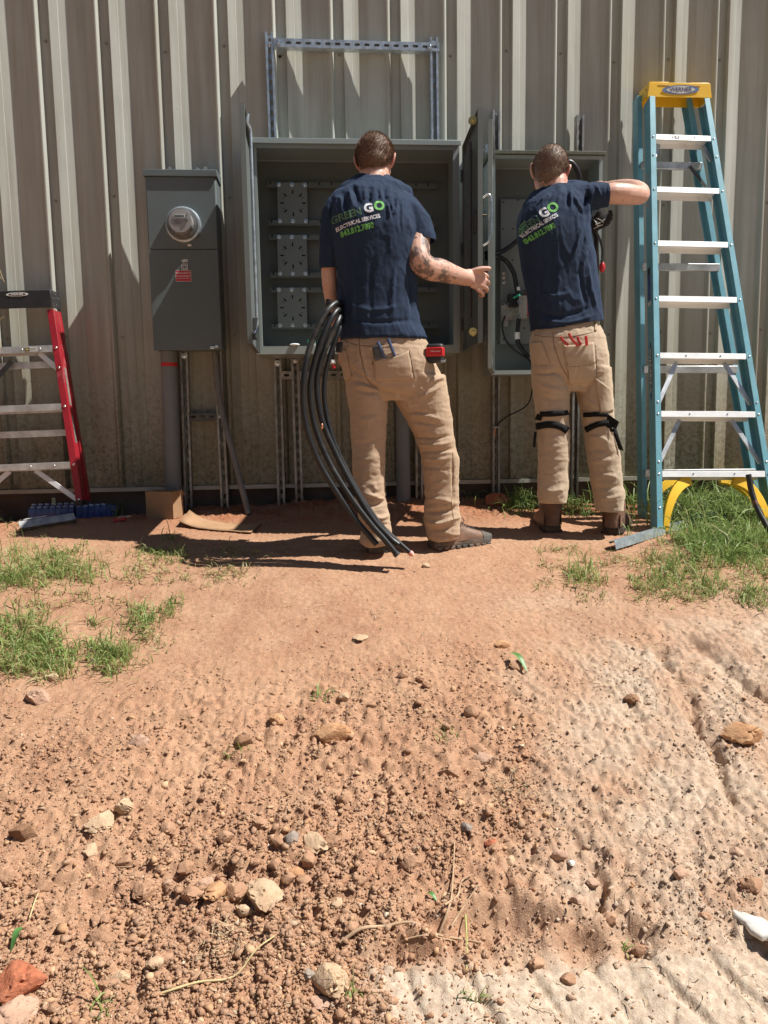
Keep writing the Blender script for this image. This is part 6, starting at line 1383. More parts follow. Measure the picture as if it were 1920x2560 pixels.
# film wrapped packs of small blue bottles
MT['cap_white'] = mat('bottle_cap', (.55,.62,.78), .35, var=.05)
for (xa, ya, xb, yb, lab) in ((72, 1308, 186, 1298, 'film wrapped pack of small blue bottles, the sunlit left one of two'), (190, 1298, 296, 1288, 'film wrapped pack of small blue bottles, the shaded right one of two')):
    a, b = gpt(xa, ya), gpt(xb, yb); d = nrm(b-a); d[2] = 0; d = nrm(d); n_ = vec((-d[1], d[0], 0)); L = np.linalg.norm((b-a)[:2]); nb = 7; pk_ = thing('bottle_pack', lab, 'bottle pack', tuple(a), group='wrapped bottle packs'); bw = L/nb; hb = .075
    for row in range(2):
        for k in range(nb):
            c = a+d*bw*(k+.5)+n_*(.016+row*.034); c[2] = a[2]+(b[2]-a[2])*(k+.5)/nb+(.0 if row == 0 else .012)
            o = MB().lathe(c, (.03,.12,1), [(0,.0135),(.045,.0145),(.060,.0140),(.066,.0125),(.068,.0125),(hb,.0120),(hb+.001,0)], 14).build('bottle', mat('blue_bottle', (.08,.14,.46), .3, var=.15) if 'blue_bottle' not in bpy.data.materials else bpy.data.materials['blue_bottle'], pk_, smooth=35)
            MB().lathe(c+vec((.002,.009,hb-.008)), (.03,.12,1), [(0,.0132),(.0095,.0135),(.0105,.0115)], 14).build('cap', MT['cap_white'], o, smooth=35)
    mb = MB(); fr = []
    for k in range(9):
        c = a+d*(L*k/8); w_ = .004*math.sin(k*2.2); z0 = a[2]+(b[2]-a[2])*k/8
        fr.append([c+n_*u+vec((0,0,z0-c[2]+h+w_)) for u, h in ((-.004,.002),(-.006,.04),(-.002,.068),(.03,.075),(.066,.074),(.070,.04),(.068,.004))])
    mb.rings(fr, caps=True); mb.build('film_wrap', MT['blue_film'], pk_, smooth=50)
# little spring, red tool, leaves
q = W(135, 1262, -.36); sp = []
for k in range(60): sp.append(q+vec((.0085*math.cos(k*.52), .0085*math.sin(k*.52), .036*k/59)))
spr = MB().tube(sp, .0019, 6).build('coil_spring', mat('greenish_zinc', (.35,.42,.33), .4, .6), smooth=60); tag(spr, 'small zinc coil spring standing on the sunlit bottle pack', 'spring')
q = gpt(300, 1304); rt = thing('hex_key_set', 'small red and black folding tool lying in the shade', 'hand tool', tuple(q))
MB().obox(q+vec((0,0,.012)), (1,.35,.1), (-.35,1,0), (0,0,1), .034, .010, .009).build('handle', MT['rust_red'], rt, bevel=.004)
for k in range(4): MB().bar(q+vec((-.012+.014*k,.002+.004*k,.022)), q+vec((.006+.014*k,.020+.005*k,.027)), .004, .004).build('key', MT['zinc'], rt)
def leaf(name, label, pts, wd, m, lift=.02):
    mb = MB(); P = catmull(pts, 4); n = len(P); A, B, C_ = [], [], []
    for i, p in enumerate(P):
        t = nrm(P[min(i+1, n-1)]-P[max(i-1, 0)]); s_ = nrm(np.cross(t, (0,0,1))); w_ = wd*math.sin(math.pi*(i+.3)/(n-.4))**.8; A.append(p+s_*w_+vec((0,0,w_*.5))); B.append(p); C_.append(p-s_*w_+vec((0,0,w_*.5)))
    o = mb.add(A+B+C_, [(i, i+1, n+i+1, n+i) for i in range(n-1)]+[(n+i, n+i+1, 2*n+i+1, 2*n+i) for i in range(n-1)]).build(name, m, smooth=60); tag(o, label, 'leaf'); return o
MT['leaf'] = mat('green_leaf', (.085,.20,.05), .45, var=.15, vscale=40)
q0, q1 = gpt(1276, 1650), gpt(1318, 1682); leaf('leaf', 'single green leaf propped on a clod of soil', [q0+vec((0,0,.022)), (q0+q1)/2+vec((0,0,.028)), q1+vec((0,0,.004))], .011, MT['leaf'])
q0, q1 = gpt(1068, 2238), gpt(1092, 2258); leaf('leaf', 'narrow dull green leaf near the dead root', [q0+vec((0,0,.006)), (q0+q1)/2+vec((0,0,.012)), q1+vec((0,0,.006))], .006, MT['leaf'])
q0, q1 = gpt(28, 2380), gpt(60, 2340); leaf('leaf', 'green blade of leaf beside the brick red clod at the left edge', [q0+vec((0,0,.01)), (q0+q1)/2+vec((0,0,.03)), q1+vec((0,0,.02))], .008, MT['leaf'])
# black hose end at the right edge
q = [W(1871, 1186, -1.02), W(1878, 1225, -1.03), W(1892, 1268, -1.06), W(1912, 1306, -1.10), W(1935, 1340, -1.14), W(1980, 1385, -1.16), W(2060, 1420, -1.05)]
q[-1][2] = gbase(q[-1][0], q[-1][1])+.012; q[-2][2] = gbase(q[-2][0], q[-2][1])+.012
hs = thing('hose', 'black hose bending up out of the grass at the right edge', 'hose', tuple(q[-1])); P = catmull(q, 8); MB().tube(P, .0125, 14).build('hose_body', MT['black_plastic'], hs, smooth=60); MB().tube([P[0]-(P[1]-P[0])*.05, P[0]+(P[1]-P[0])*.02], .0095, 12).build('hose_bore', MT['hole'], hs)
MB().tube(P[13:16], .0131, 14).build('bare_patch', mat('brown_patch', (.14,.07,.045), .5, var=.3, vscale=60), hs, smooth=60)
# dead roots, stalks
MT['root'] = mat('dry_root', (.46,.31,.19), .8, var=.2, vscale=60, bmp=.3, bscale=200)
g4 = lambda pts: [(960+a/1.728, 1760+b/1.728) for a, b in pts]; g3 = lambda pts: [(a/1.728, 1760+b/1.728) for a, b in pts]
def twig(name, label, branches, cat, m=None):
    mb = None; t = None
    for px, r0, r1, lift in branches:
        P = GA([p[0] for p in px], [p[1] for p in px]); P[:, 2] += lift+r0
        if t is None: t = thing(name, label, cat, tuple(P[0]))
        C_ = catmull(list(P), 5); MB().tube(C_, list(np.linspace(r0, r1, len(C_))), 7).build('branch', m or MT['root'], t, smooth=60)
    return t
twig('dead_root', 'pale dead root with thin branches lying on the crumbled soil', [(g3([(1470,1042),(1560,1022)])+g4([(0,1000),(120,996),(230,1000),(330,1010),(420,1038)]), .0045, .0025, .006), (g4([(240,994),(280,950),(292,860),(300,740),(305,630)]), .0032, .0014, .006), (g4([(262,960),(318,860),(335,800),(385,776)]), .0028, .0012, .010), (g4([(290,985),(350,920),(408,868)]), .0028, .0014, .006), (g4([(100,1040),(180,1050),(260,1030),(330,1000)]), .002, .001, .004)], 'root')
MT['straw'] = mat('straw', (.55,.43,.22), .7, var=.2, vscale=50)
twig('dry_stalk', 'long dry stalk lying across the pale mud in the foreground', [(g3([(700,1272),(860,1240),(1010,1190),(1110,1120),(1190,1062)]), .0026, .0016, .008)], 'stalk', MT['straw'])
twig('dry_stalk', 'short dry stalk standing on the soil near the left edge', [(g3([(128,930),(150,885),(166,838)]), .0022, .0012, .012)], 'stalk', MT['straw'])
twig('dry_stalk', 'yellow stem crossing the lower branches of the dead root', [(g4([(352,940),(358,1040),(356,1165)]), .002, .001, .012)], 'stalk', mat('green_straw', (.38,.40,.12), .7))
# white scrap at the right edge
q = gpt(1893, 2335); mb = MB(); rng = np.random.RandomState(2); ux = nrm((.35,-1,.1)); uy = nrm(np.cross((0,0,1), ux)); n = 18; rr = []
for h, g in ((0, .8), (.004, 1), (.012, 1.0), (.016, .85)): rr.append([q+ux*(.062*g*math.cos(2*math.pi*k/n))*(1+.25*math.sin(3*k)+.1*math.cos(7*k))+uy*(.026*g*math.sin(2*math.pi*k/n))*(1+.3*math.cos(5*k))+vec((0,0,h+.012)) for k in range(n)])
mb.rings(rr); ws = mb.build('plastic_scrap', mat('white_scrap', (.66,.63,.58), .6, var=.12, vscale=30, dirt=(.40,.28,.19), dirtamt=.3), smooth=60); tag(ws, 'white plastic scrap half buried at the right edge of the soil', 'scrap')
# weeds reaching in at the left edge
wd_ = thing('dry_weed', 'thin dry weed stems leaning in at the far left edge', 'weed', tuple(gpt(-60, 1400)))
for k, pts in enumerate((((-60,1400),(-30,1100),(-6,830),(10,790)), ((-60,1400),(-40,1000),(-10,720),(6,696)), ((-60,1400),(-38,1000),(-12,690),(12,706)), ((-62,1400),(-36,1100),(-4,900),(3,850)))):
    P = [wd_.location]+[W(a, b, -.9) for a, b in pts[1:]]; C_ = catmull(P, 6); MB().tube(C_, list(np.linspace(.003, .0009, len(C_))), 6).build('stem', MT['straw'], wd_, smooth=60)

# ---- stones and clods that can be told apart
def m_rock(name, a, b_):
    m, n, bs = newmat(name); co = coord(n, 'Position'); f = texn(n, co, 18, 5, .65); f2 = texn(n, co, 140, 3, .65)
    c = mixc(n, ramp(n, f, .3, .7), a, b_); c = mixc(n, ramp(n, f2, .55, .8), c, tuple(v*.55 for v in a)); n.links.new(c, bs.inputs['Base Color']); bs.inputs['Roughness'].default_value = .95; bs.inputs['Specular IOR Level'].default_value = .1
    bump(n, bs, f2, .7, .004); bump(n, bs, f, .4, .006); return m
RK = {'tan': m_rock('tan_clod', (.33,.185,.112), (.43,.26,.165)), 'pale': m_rock('pale_clod', (.42,.28,.175), (.52,.38,.25)), 'red': m_rock('red_clod', (.33,.105,.055), (.46,.18,.10)), 'orange': m_rock('orange_clod', (.42,.22,.115), (.52,.31,.17)), 'grey': m_rock('grey_stone', (.20,.17,.15), (.32,.26,.21)), 'pink': m_rock('pink_clod', (.40,.24,.165), (.50,.34,.245)), 'dark': m_rock('dark_clod', (.20,.11,.065), (.30,.17,.10)), 'white': m_rock('white_stone', (.66,.62,.56), (.78,.75,.70))}
_ico = bmesh.new(); bmesh.ops.create_icosphere(_ico, subdivisions=4, radius=1); IV = np.array([v.co for v in _ico.verts]); IF = [tuple(v.index for v in f.verts) for f in _ico.faces]; _ico.free()
_ico = bmesh.new(); bmesh.ops.create_icosphere(_ico, subdivisions=3, radius=1); IV3 = np.array([v.co for v in _ico.verts]); IF3 = [tuple(v.index for v in f.verts) for f in _ico.faces]; _ico.free()
def clod(cx, cy, wpx, hpx, kind, label, name='clod', flat=.62, seed=0, group=None, sink=.36, rough=1.0):
    q = gpt(cx, cy+hpx*.35); s_ = mpp(q); a = wpx/2*s_; big_ = wpx > 45; Vv = (IV if big_ else IV3).copy(); fr = 1.8
    ang = (seed*1.7) % 6.28
    d = .30*fbm(Vv[:,0]*fr+seed*3.1, Vv[:,1]*fr, Vv[:,2]*fr, 3, seed+100)+.20*np.abs(fbm(Vv[:,0]*3.5, Vv[:,1]*3.5+seed, Vv[:,2]*3.5, 2, seed+5))+(.24*rough)*fbm(Vv[:,0]*7, Vv[:,1]*7, Vv[:,2]*7+seed, 3, seed+9)
    Vv = Vv*(1+1.15*d)[:, None]
    for k in range(5):        # a few broken faces
        nn = nrm(vec((math.sin(seed*2.3+k*1.9), math.cos(seed*1.1+k*2.7), .6*math.sin(seed+k)+.3))); e = Vv @ nn-.74; Vv = Vv-np.clip(e, 0, 9)[:, None]*nn*.85
    Vv = Vv*vec((a, a*min(1.3, max(.6, hpx/wpx*1.05)), a*flat)); c_, s2 = math.cos(ang), math.sin(ang)
    Vv = q+vec((0, 0, a*flat*(1-sink*2)))+np.stack([Vv[:,0], Vv[:,1], Vv[:,2]], 1)
    o = from_arrays(name, Vv, IF if big_ else IF3, RK[kind], None, smooth=48, fix=False); return tag(o, label, 'clod' if name == 'clod' else 'stone', group)
CL = [(1860,1820,98,62,'orange','large ochre flat topped clod beside the furrow at the right edge','stone',.55),(827,2425,92,92,'pale','round pale lichen coloured stone, the largest near the bottom','stone',.8),(660,2205,86,104,'pale','tall pale yellow clod, largest of the heap left of the dead root','clod',.62),
      (52,2425,112,112,'red','brick red broken clod at the left edge','clod',.6),(35,2515,110,90,'pink','smooth pinkish clod in the lower left corner','clod',.5),(257,2049,72,66,'pale','pale yellow lump with a hollow below it on the left','clod',.6),(833,1812,92,58,'orange','crumbly orange lump beside a dark hollow','clod',.6),
      (787,2090,66,62,'pale','pale rounded clod at the upper right of the clod heap','clod',.7),(226,2113,38,62,'pale','narrow smooth pale clod on the left','clod',.6),(359,2205,62,62,'tan','knobbly tan clod left of the clod heap','clod',.75),(538,2234,52,58,'orange','bright orange clod touching the tall pale clod group','clod',.7),(590,2223,54,50,'tan','tan clod leaning on the left side of the tall pale clod','clod',.7),
      (770,2440,30,28,'grey','small dark grey stone beside the round pale stone','stone',.7),(798,2486,64,40,'pink','flat chipped stone below the round pale stone','stone',.4),(607,1850,44,32,'dark','dark flat stone on the fine gravel','stone',.55),(842,2263,30,34,'pale','small bright ochre clod right of the heap','clod',.8),(772,2142,38,46,'tan','upright tan clod under the pale rounded one','clod',.9),
      (1206,1881,56,26,'pink','long flat clod under two round lumps in the middle','clod',.5),(1194,1856,46,34,'tan','round lump resting on the long flat clod','clod',.7),(1275,2136,26,30,'pale','single small pale stone on bare soil right of centre','stone',.8),(1229,2101,34,30,'red','small brick red clod right of centre','clod',.6),(1429,2159,20,16,'white','tiny white stone on the pale mud','stone',.6),
      (1580,1742,38,28,'dark','dark brown clod on the smooth slope at right','clod',.6),(1242,1250,64,28,'red','red brown clod between the grass tufts by the wall','clod',.6),(900,1584,38,46,'pale','flat pale embedded stone on the trodden strip','stone',.22),(1290,1660,42,26,'tan','tan clod under the single green leaf','clod',.6),(1255,1602,40,26,'orange','flat orange clod above the green leaf','clod',.5),(1065,1415,22,14,'pale','small pale stone right of the cable ends','stone',.6)]
for k, (a, b_, w_, h_, kind, lab, nm, fl) in enumerate(CL): clod(a, b_, w_, h_, kind, lab, nm, fl, k+1)
SM = [(312,2026,46,42,'pale'),(833,2095,46,40,'tan'),(697,2104,34,34,'tan'),(732,2104,38,38,'grey'),(564,2084,38,36,'tan'),(437,2130,46,40,'tan'),(694,1795,38,30,'orange'),(347,1852,54,26,'pink'),(336,2327,38,38,'tan'),(252,2330,62,32,'tan'),(312,2150,42,26,'tan'),(240,2284,28,24,'tan'),(264,2290,24,26,'tan'),(463,2153,40,46,'tan'),(510,2182,48,26,'pink'),(1180,1786,44,30,'tan'),(1165,2064,28,28,'grey'),(1446,2252,38,26,'pink'),(1029,2153,52,40,'tan'),(1128,1916,58,36,'tan'),(650,2050,40,30,'tan'),(600,2120,36,30,'tan'),(690,2160,36,30,'tan'),(740,2170,40,30,'orange'),(720,2190,34,36,'tan'),(760,2190,38,34,'tan'),(480,2240,50,36,'tan'),(420,2060,40,34,'tan'),(150,2330,50,40,'tan'),(110,2200,44,34,'tan'),(60,2080,60,36,'dark'),(20,2180,60,40,'tan'),(300,2420,50,36,'pale'),(420,2390,44,30,'tan'),(390,2410,40,28,'pale'),(560,2270,44,32,'tan'),(610,2270,40,26,'pale'),(860,1990,34,28,'tan'),(900,2200,40,30,'tan'),(880,2330,38,30,'tan'),(270,2450,60,30,'tan'),(1000,2400,44,32,'tan'),(1290,2220,36,30,'tan'),(1520,2300,40,30,'tan'),(1600,2340,40,26,'tan'),(1340,2400,44,30,'tan'),(1420,2440,40,30,'tan'),(1008,1696,26,20,'tan'),(1050,1700,22,20,'tan'),(1068,1712,26,20,'tan'),(95,1740,60,30,'pink'),(130,1690,34,20,'pale'),(860,1740,30,20,'pale'),(930,1760,26,18,'tan'),(1480,2200,36,26,'pink'),(1400,2140,40,24,'pink'),(1700,2180,40,26,'pink'),(1760,2280,36,26,'tan'),(1880,2210,60,40,'tan'),(1840,2120,44,30,'pink')]
_used = {}
SHORT = ['large ochre clod at the right edge','round lichen coloured stone','tall pale yellow clod','brick red clod at the left edge','pinkish clod in the lower left corner','pale yellow lump on the left','crumbly orange lump','pale rounded clod of the heap','narrow smooth pale clod','knobbly tan clod','bright orange clod','tan clod by the tall pale one','small dark grey stone','flat chipped stone','dark flat stone','small bright ochre clod','upright tan clod','long flat clod','lump on the long flat clod','lone small pale stone','small brick red clod','tiny white stone','dark brown clod on the smooth slope','red brown clod by the wall','flat embedded stone','tan clod under the green leaf','flat orange clod','small pale stone by the cables']
WORD = {'tan': 'tan', 'pale': 'pale', 'grey': 'grey', 'orange': 'orange', 'pink': 'pinkish', 'dark': 'dark brown'}
def clod_label(a, b_, w_, kind):
    d = [math.hypot(c[0]-a, (c[1]-b_)*1.2) for c in CL]; i = int(np.argmin(d)); dx, dy = a-CL[i][0], b_-CL[i][1]
    side = ('right of' if dx > 0 else 'left of') if abs(dx) > abs(dy)*1.6 else (('below' if dy > 0 else 'above') if abs(dy) > abs(dx)*1.6 else ('down right of' if dx > 0 and dy > 0 else 'down left of' if dy > 0 else 'up right of' if dx > 0 else 'up left of'))
    far = 'close' if d[i] < 75 else 'a short way' if d[i] < 150 else 'well'; size = 'large' if w_ >= 52 else 'small' if w_ < 36 else 'middling'
    lab = f'{size} {WORD[kind]} clod {far} {side} the {SHORT[i]}'; n_ = _used.get(lab, 0); _used[lab] = n_+1
    return lab if n_ == 0 else lab.replace(size, ('second', 'third', 'fourth')[n_-1]+' '+size, 1)
for k, (a, b_, w_, h_, kind) in enumerate(SM): clod(a, b_, w_, h_, kind, clod_label(a, b_, w_, kind), 'clod', .68, k+60, 'clods in the loose soil')

# ---- gravel and crumbs: far too many to count
rs = np.random.RandomState(11)
def scatter(n, y0, y1, dens):
    px = rs.uniform(-420, 2340, n*3); py = 1280+(y1-1280)*np.sqrt(rs.uniform(((y0-1280)/(y1-1280))**2, 1, n*3)) if y0 > 1290 else rs.uniform(y0, y1, n*3)
    p = GA(px, py); k = rs.uniform(0, 1, len(p)) < dens(p[:, 0], p[:, 1]); return p[k][:n]
def dens_p(x, y):
    cl_ = np.clip(.38+1.9*fbm(x*3.6, y*3.6, 0, 4, 301), .02, 1.3)
    return (.05+.95*loose_mask(x, y)*cl_+.18*np.clip((-1.2-y)/.4, 0, 1))*(1-.9*tread_mask(x, y)[2])
pts_ = np.concatenate([scatter(54000, 1640, 2600, dens_p), scatter(12000, 1400, 1900, lambda x, y: np.clip(.25+fbm(x*5, y*5, 0, 3, 302), .05, 1))])
_i = bmesh.new(); bmesh.ops.create_icosphere(_i, subdivisions=1, radius=1); PV = np.array([v.co for v in _i.verts]); PF = np.array([[v.index for v in f.verts] for f in _i.faces]); _i.free()
pts_ = pts_[rs.permutation(len(pts_))]; n = len(pts_); sz = np.clip(.0019*np.exp(rs.normal(0, .58, n))*(.75+.5*loose_mask(pts_[:,0], pts_[:,1])), .0010, .010)
an = rs.uniform(0, 6.28, (n, 3)); jit = 1+rs.uniform(-.5, .38, (n, 12)); sc_ = sz[:, None]*rs.uniform(.6, 1.45, (n, 3)); sc_[:, 2] *= .75
VV = PV[None]*jit[:, :, None]*sc_[:, None, :]
ca, sa = np.cos(an[:, 0]), np.sin(an[:, 0]); X_ = VV[:, :, 0]*ca[:, None]-VV[:, :, 1]*sa[:, None]; Y_ = VV[:, :, 0]*sa[:, None]+VV[:, :, 1]*ca[:, None]
cb, sb_ = np.cos(an[:, 1]*.15-.47), np.sin(an[:, 1]*.15-.47); Y2_ = Y_*cb[:, None]-VV[:, :, 2]*sb_[:, None]; Z2_ = Y_*sb_[:, None]+VV[:, :, 2]*cb[:, None]
VV = np.stack([X_+pts_[:, 0:1], Y2_+pts_[:, 1:2], Z2_+pts_[:, 2:3]+sz[:, None]*.12], 2).reshape(-1, 3)
FF = (PF[None]+(np.arange(n)*12)[:, None, None]).reshape(-1, 3)
def bigmesh(name, VV, FF, m, attrs={}):
    me = bpy.data.meshes.new(name); me.vertices.add(len(VV)); me.vertices.foreach_set('co', VV.ravel()); k = FF.shape[1]
    me.loops.add(FF.size); me.loops.foreach_set('vertex_index', FF.ravel().astype(np.int32)); me.polygons.add(len(FF)); me.polygons.foreach_set('loop_start', np.arange(0, FF.size, k, dtype=np.int32)); me.update(calc_edges=True)
    for a, v in attrs.items(): at_ = me.attributes.new(a, 'FLOAT', 'POINT'); at_.data.foreach_set('value', v.astype(np.float32))
    me.materials.append(m); o = bpy.data.objects.new(name, me); COL.objects.link(o); return o
def m_gravel():
    m, n_, b = newmat('gravel'); co = coord(n_, 'Position'); a = n_.nodes.new('ShaderNodeAttribute'); a.attribute_name = 'tone'
    r = n_.nodes.new('ShaderNodeValToRGB'); e = r.color_ramp.elements; e[0].position = 0; e[0].color = (.26,.125,.065,1); e[1].position = 1; e[1].color = (.66,.55,.42,1)
    for p, c in ((.3,(.38,.20,.105,1)),(.6,(.46,.28,.16,1)),(.85,(.55,.38,.24,1)),(.93,(.30,.27,.24,1))): x_ = e.new(p); x_.color = c
    n_.links.new(a.outputs['Fac'], r.inputs[0]); f = texn(n_, co, 400, 2); n_.links.new(mixc(n_, ramp(n_, f, .4, .8), r.outputs[0], (.50,.33,.2)), b.inputs['Base Color']); b.inputs['Roughness'].default_value = .95; b.inputs['Specular IOR Level'].default_value = .1; return m
_m = int(n*.84); _kf = FF[:, 0] < _m*12
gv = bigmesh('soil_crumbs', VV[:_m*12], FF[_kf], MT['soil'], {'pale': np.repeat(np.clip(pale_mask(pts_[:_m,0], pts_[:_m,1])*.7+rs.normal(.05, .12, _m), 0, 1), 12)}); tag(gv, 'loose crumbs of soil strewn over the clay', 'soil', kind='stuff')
gv = bigmesh('gravel', VV[_m*12:], FF[~_kf]-_m*12, m_gravel(), {'tone': np.repeat(np.clip(rs.normal(.5, .24, n-_m), 0, 1), 12)}); tag(gv, 'fine loose gravel scattered on the clay', 'gravel', kind='stuff')
# ---- grass
GP_ = [(70,1420,110,40,1500,.075,0),(180,1425,80,35,800,.07,0),(30,1460,60,20,350,.06,0),(400,1390,70,18,420,.055,0),(345,1440,50,20,200,.05,1),(480,1430,150,30,320,.045,1),(560,1440,60,22,220,.05,1),(590,1382,60,12,160,.05,1),(240,1500,60,14,160,.045,1),(110,1520,60,12,120,.045,1),
      (45,1580,70,45,700,.085,0),(110,1610,60,35,520,.08,0),(30,1660,60,40,520,.085,0),(130,1660,60,30,420,.08,0),(280,1650,55,32,480,.085,0),(250,1620,40,22,200,.075,0),(360,1550,45,24,330,.075,0),(380,1590,50,30,160,.06,1),(432,1510,24,14,130,.06,0),(235,1560,14,14,60,.08,0),
      (1780,1270,130,45,2100,.135,2),(1700,1290,60,30,700,.12,2),(1860,1310,80,40,1200,.12,2),(1830,1370,110,40,1500,.105,2),(1760,1350,60,25,600,.09,2),(1900,1420,60,30,500,.085,0),(1690,1430,80,30,700,.075,0),(1640,1470,60,22,380,.07,0),(1760,1470,60,26,460,.07,0),(1460,1440,44,26,380,.08,0),(1700,1500,90,16,200,.05,1),(1890,1500,50,22,420,.085,0),(1650,1395,90,16,260,.06,1),(1540,1395,50,12,120,.05,1),
      (1430,1372,60,10,160,.05,1),(1385,1412,30,10,60,.04,1),(1360,1460,24,10,60,.04,1),(1480,1490,40,10,70,.04,1),
      (1190,1232,45,16,420,.09,2),(1310,1265,50,18,480,.09,2),(1500,1245,50,20,520,.11,2),(1570,1250,50,26,620,.12,2),(1440,1275,40,14,260,.07,2),(1400,1262,20,12,120,.08,2),(60,1330,60,14,160,.03,1),(20,1310,30,14,140,.05,1),(420,1345,12,8,40,.07,0),(800,1745,30,12,36,.05,0),(580,1886,24,14,26,.05,0),(1110,1836,20,14,24,.045,0),(890,2500,26,14,26,.05,0),(1560,2345,10,10,14,.03,0),(262,2530,16,12,22,.06,0),(1190,2500,20,10,24,.05,0),(300,1275,20,20,30,.10,2),(8,1300,16,12,40,.12,2)]
GP = [(a, b, rx*1.15, ry*1.25, int(c*(1.0 if k == 2 else .66)), h*((.9 if b < 1300 else .68) if k == 2 else .8), k) for a, b, rx, ry, c, h, k in GP_]
bl_V, bl_F, bl_T = [], [], []; nv = 0
for (cx, cy, rx, ry, cnt, hgt, kd) in GP:
    q = rs.normal(0, .55, (cnt, 2)) if cnt > 60 else rs.normal(0, .5, (cnt, 2)); p = GA(cx+q[:, 0]*rx, cy+q[:, 1]*ry)
    # blades gather in tufts
    tf_ = p[rs.randint(0, cnt, max(2, cnt//11))]; j = rs.randint(0, len(tf_), cnt); mixf = rs.uniform(0, 1, cnt)[:, None] < .6
    p = np.where(mixf, tf_[j]+rs.normal(0, .014, (cnt, 3))*[1, 1, 0], p); p[:, 2] = ground_h(p[:, 0], p[:, 1])
    az = rs.uniform(0, 6.28, cnt); ln = hgt*(.88 if kd == 2 else .72)*np.exp(rs.normal(0, .42, cnt)); lean = rs.uniform(.3, 1.45, cnt) if kd != 1 else rs.uniform(.7, 1.5, cnt); wd2 = rs.uniform(.0011, .0026, cnt)*(1.25 if kd == 2 else 1)
    d2 = np.stack([np.cos(az), np.sin(az), 0*az], 1); s2 = np.stack([-np.sin(az), np.cos(az), 0*az], 1); tw = rs.normal(0, .6, cnt)
    wv = s2*np.cos(tw)[:, None]+np.array([0, 0, 1.])*np.sin(tw)[:, None]
    ring = []
    for t, wf in ((0, .8), (.33, 1.0), (.68, .8), (1.0, .08)):
        a_ = lean*t*1.25; out_ = ln*t*(np.sin(a_)/(a_+1e-6)*0+np.sin(lean*t*.9)); up2 = ln*t*np.cos(lean*t*.95)
        c = p+d2*out_[:, None]+np.array([0, 0, 1.])*np.maximum(up2, .002*t)[:, None]; ring.append(c-wv*(wd2*wf)[:, None]); ring.append(c+wv*(wd2*wf)[:, None])
    Vb = np.stack(ring, 1).reshape(-1, 3); base = (np.arange(cnt)*8)[:, None, None]+nv; Fb = (np.array([[0,1,3,2],[2,3,5,4],[4,5,7,6]])[None]+base).reshape(-1, 4)
    tone = np.clip(rs.normal((.45, .85, .28)[kd], .25, cnt), 0, 1); bl_V.append(Vb); bl_F.append(Fb); bl_T.append(np.repeat(tone, 8)); nv += cnt*8
def m_grass():
    m, n_, b = newmat('grass'); a = n_.nodes.new('ShaderNodeAttribute'); a.attribute_name = 'tone'; co = coord(n_, 'Position'); f = texn(n_, co, 40, 3)
    r = n_.nodes.new('ShaderNodeValToRGB'); e = r.color_ramp.elements; e[0].position = 0; e[0].color = (.13,.23,.05,1); e[1].position = 1; e[1].color = (.40,.30,.16,1)
    for p, c in ((.35,(.24,.35,.085,1)),(.6,(.34,.39,.13,1)),(.82,(.42,.36,.17,1))): x_ = e.new(p); x_.color = c
    n_.links.new(a.outputs['Fac'], r.inputs[0]); c = mixc(n_, ramp(n_, f, .3, .7), r.outputs[0], mixc(n_, .35, r.outputs[0], (.25,.30,.14))); n_.links.new(c, b.inputs['Base Color']); b.inputs['Roughness'].default_value = .5; b.inputs['Specular IOR Level'].default_value = .35
    tr = n_.nodes.new('ShaderNodeBsdfTranslucent'); n_.links.new(c, tr.inputs['Color']); mx = n_.nodes.new('ShaderNodeMixShader'); mx.inputs[0].default_value = .38
    n_.links.new(b.outputs[0], mx.inputs[1]); n_.links.new(tr.outputs[0], mx.inputs[2]); n_.links.new(mx.outputs[0], n_.nodes['Material Output'].inputs['Surface']); return m
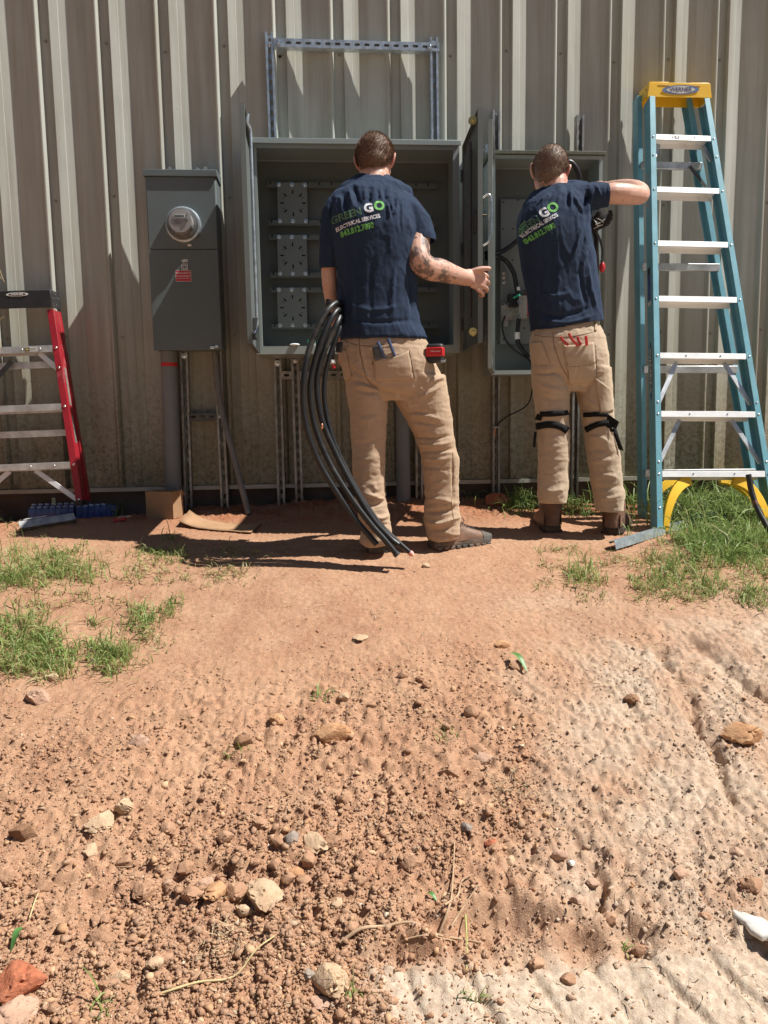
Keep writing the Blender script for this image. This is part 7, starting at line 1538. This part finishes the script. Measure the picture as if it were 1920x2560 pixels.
gr_ = bigmesh('grass', np.concatenate(bl_V), np.concatenate(bl_F), m_grass(), {'tone': np.concatenate(bl_T)}); tag(gr_, 'patches of short green grass on the clay', 'grass', kind='stuff')
# ---- bits of dry straw
ps = np.concatenate([scatter(900, 1400, 1800, lambda x, y: np.clip(.35+fbm(x*3, y*3, 0, 3, 401), .02, 1)), scatter(420, 1700, 2560, lambda x, y: np.clip(.2+fbm(x*4, y*4, 0, 3, 402), .02, 1)), scatter(240, 1270, 1400, lambda x, y: .5+0*x), GA(rs.normal(1285, 45, 130), rs.normal(1965, 24, 130)), GA(rs.normal(1120, 40, 60), rs.normal(1240, 10, 60)), GA(rs.normal(620, 60, 120), rs.normal(1395, 18, 120)), GA(rs.normal(570, 40, 90), rs.normal(2360, 40, 90))])
n = len(ps); az = rs.uniform(0, 6.28, n); ln = rs.uniform(.010, .045, n); d2 = np.stack([np.cos(az), np.sin(az), rs.normal(0, .18, n)], 1); s2 = np.stack([-np.sin(az), np.cos(az), 0*az], 1)*rs.uniform(.0005, .0012, n)[:, None]; up2 = np.array([0, 0, .0035])
A_ = ps-d2*ln[:, None]/2+up2; B_ = ps+d2*ln[:, None]/2+up2+np.array([0,0,.002]); M_ = ps+up2*1.9+s2*3
VV = np.stack([A_-s2, A_+s2, M_+s2, M_-s2, B_-s2*.6, B_+s2*.6], 1).reshape(-1, 3); FF = (np.array([[0,1,2,3],[3,2,5,4]])[None]+(np.arange(n)*6)[:, None, None]).reshape(-1, 4)
def m_straw():
    m, n_, b = newmat('dead_straw'); a = n_.nodes.new('ShaderNodeAttribute'); a.attribute_name = 'tone'; r = n_.nodes.new('ShaderNodeValToRGB'); e = r.color_ramp.elements; e[0].color = (.15,.085,.05,1); e[1].color = (.52,.40,.24,1); n_.links.new(a.outputs['Fac'], r.inputs[0]); n_.links.new(r.outputs[0], b.inputs['Base Color']); b.inputs['Roughness'].default_value = .8; return m
sw = bigmesh('dry_straw', VV, FF, m_straw(), {'tone': np.repeat(rs.uniform(0, 1, n), 6)}); tag(sw, 'scattered bits of dead grass and straw on the soil', 'straw', kind='stuff')
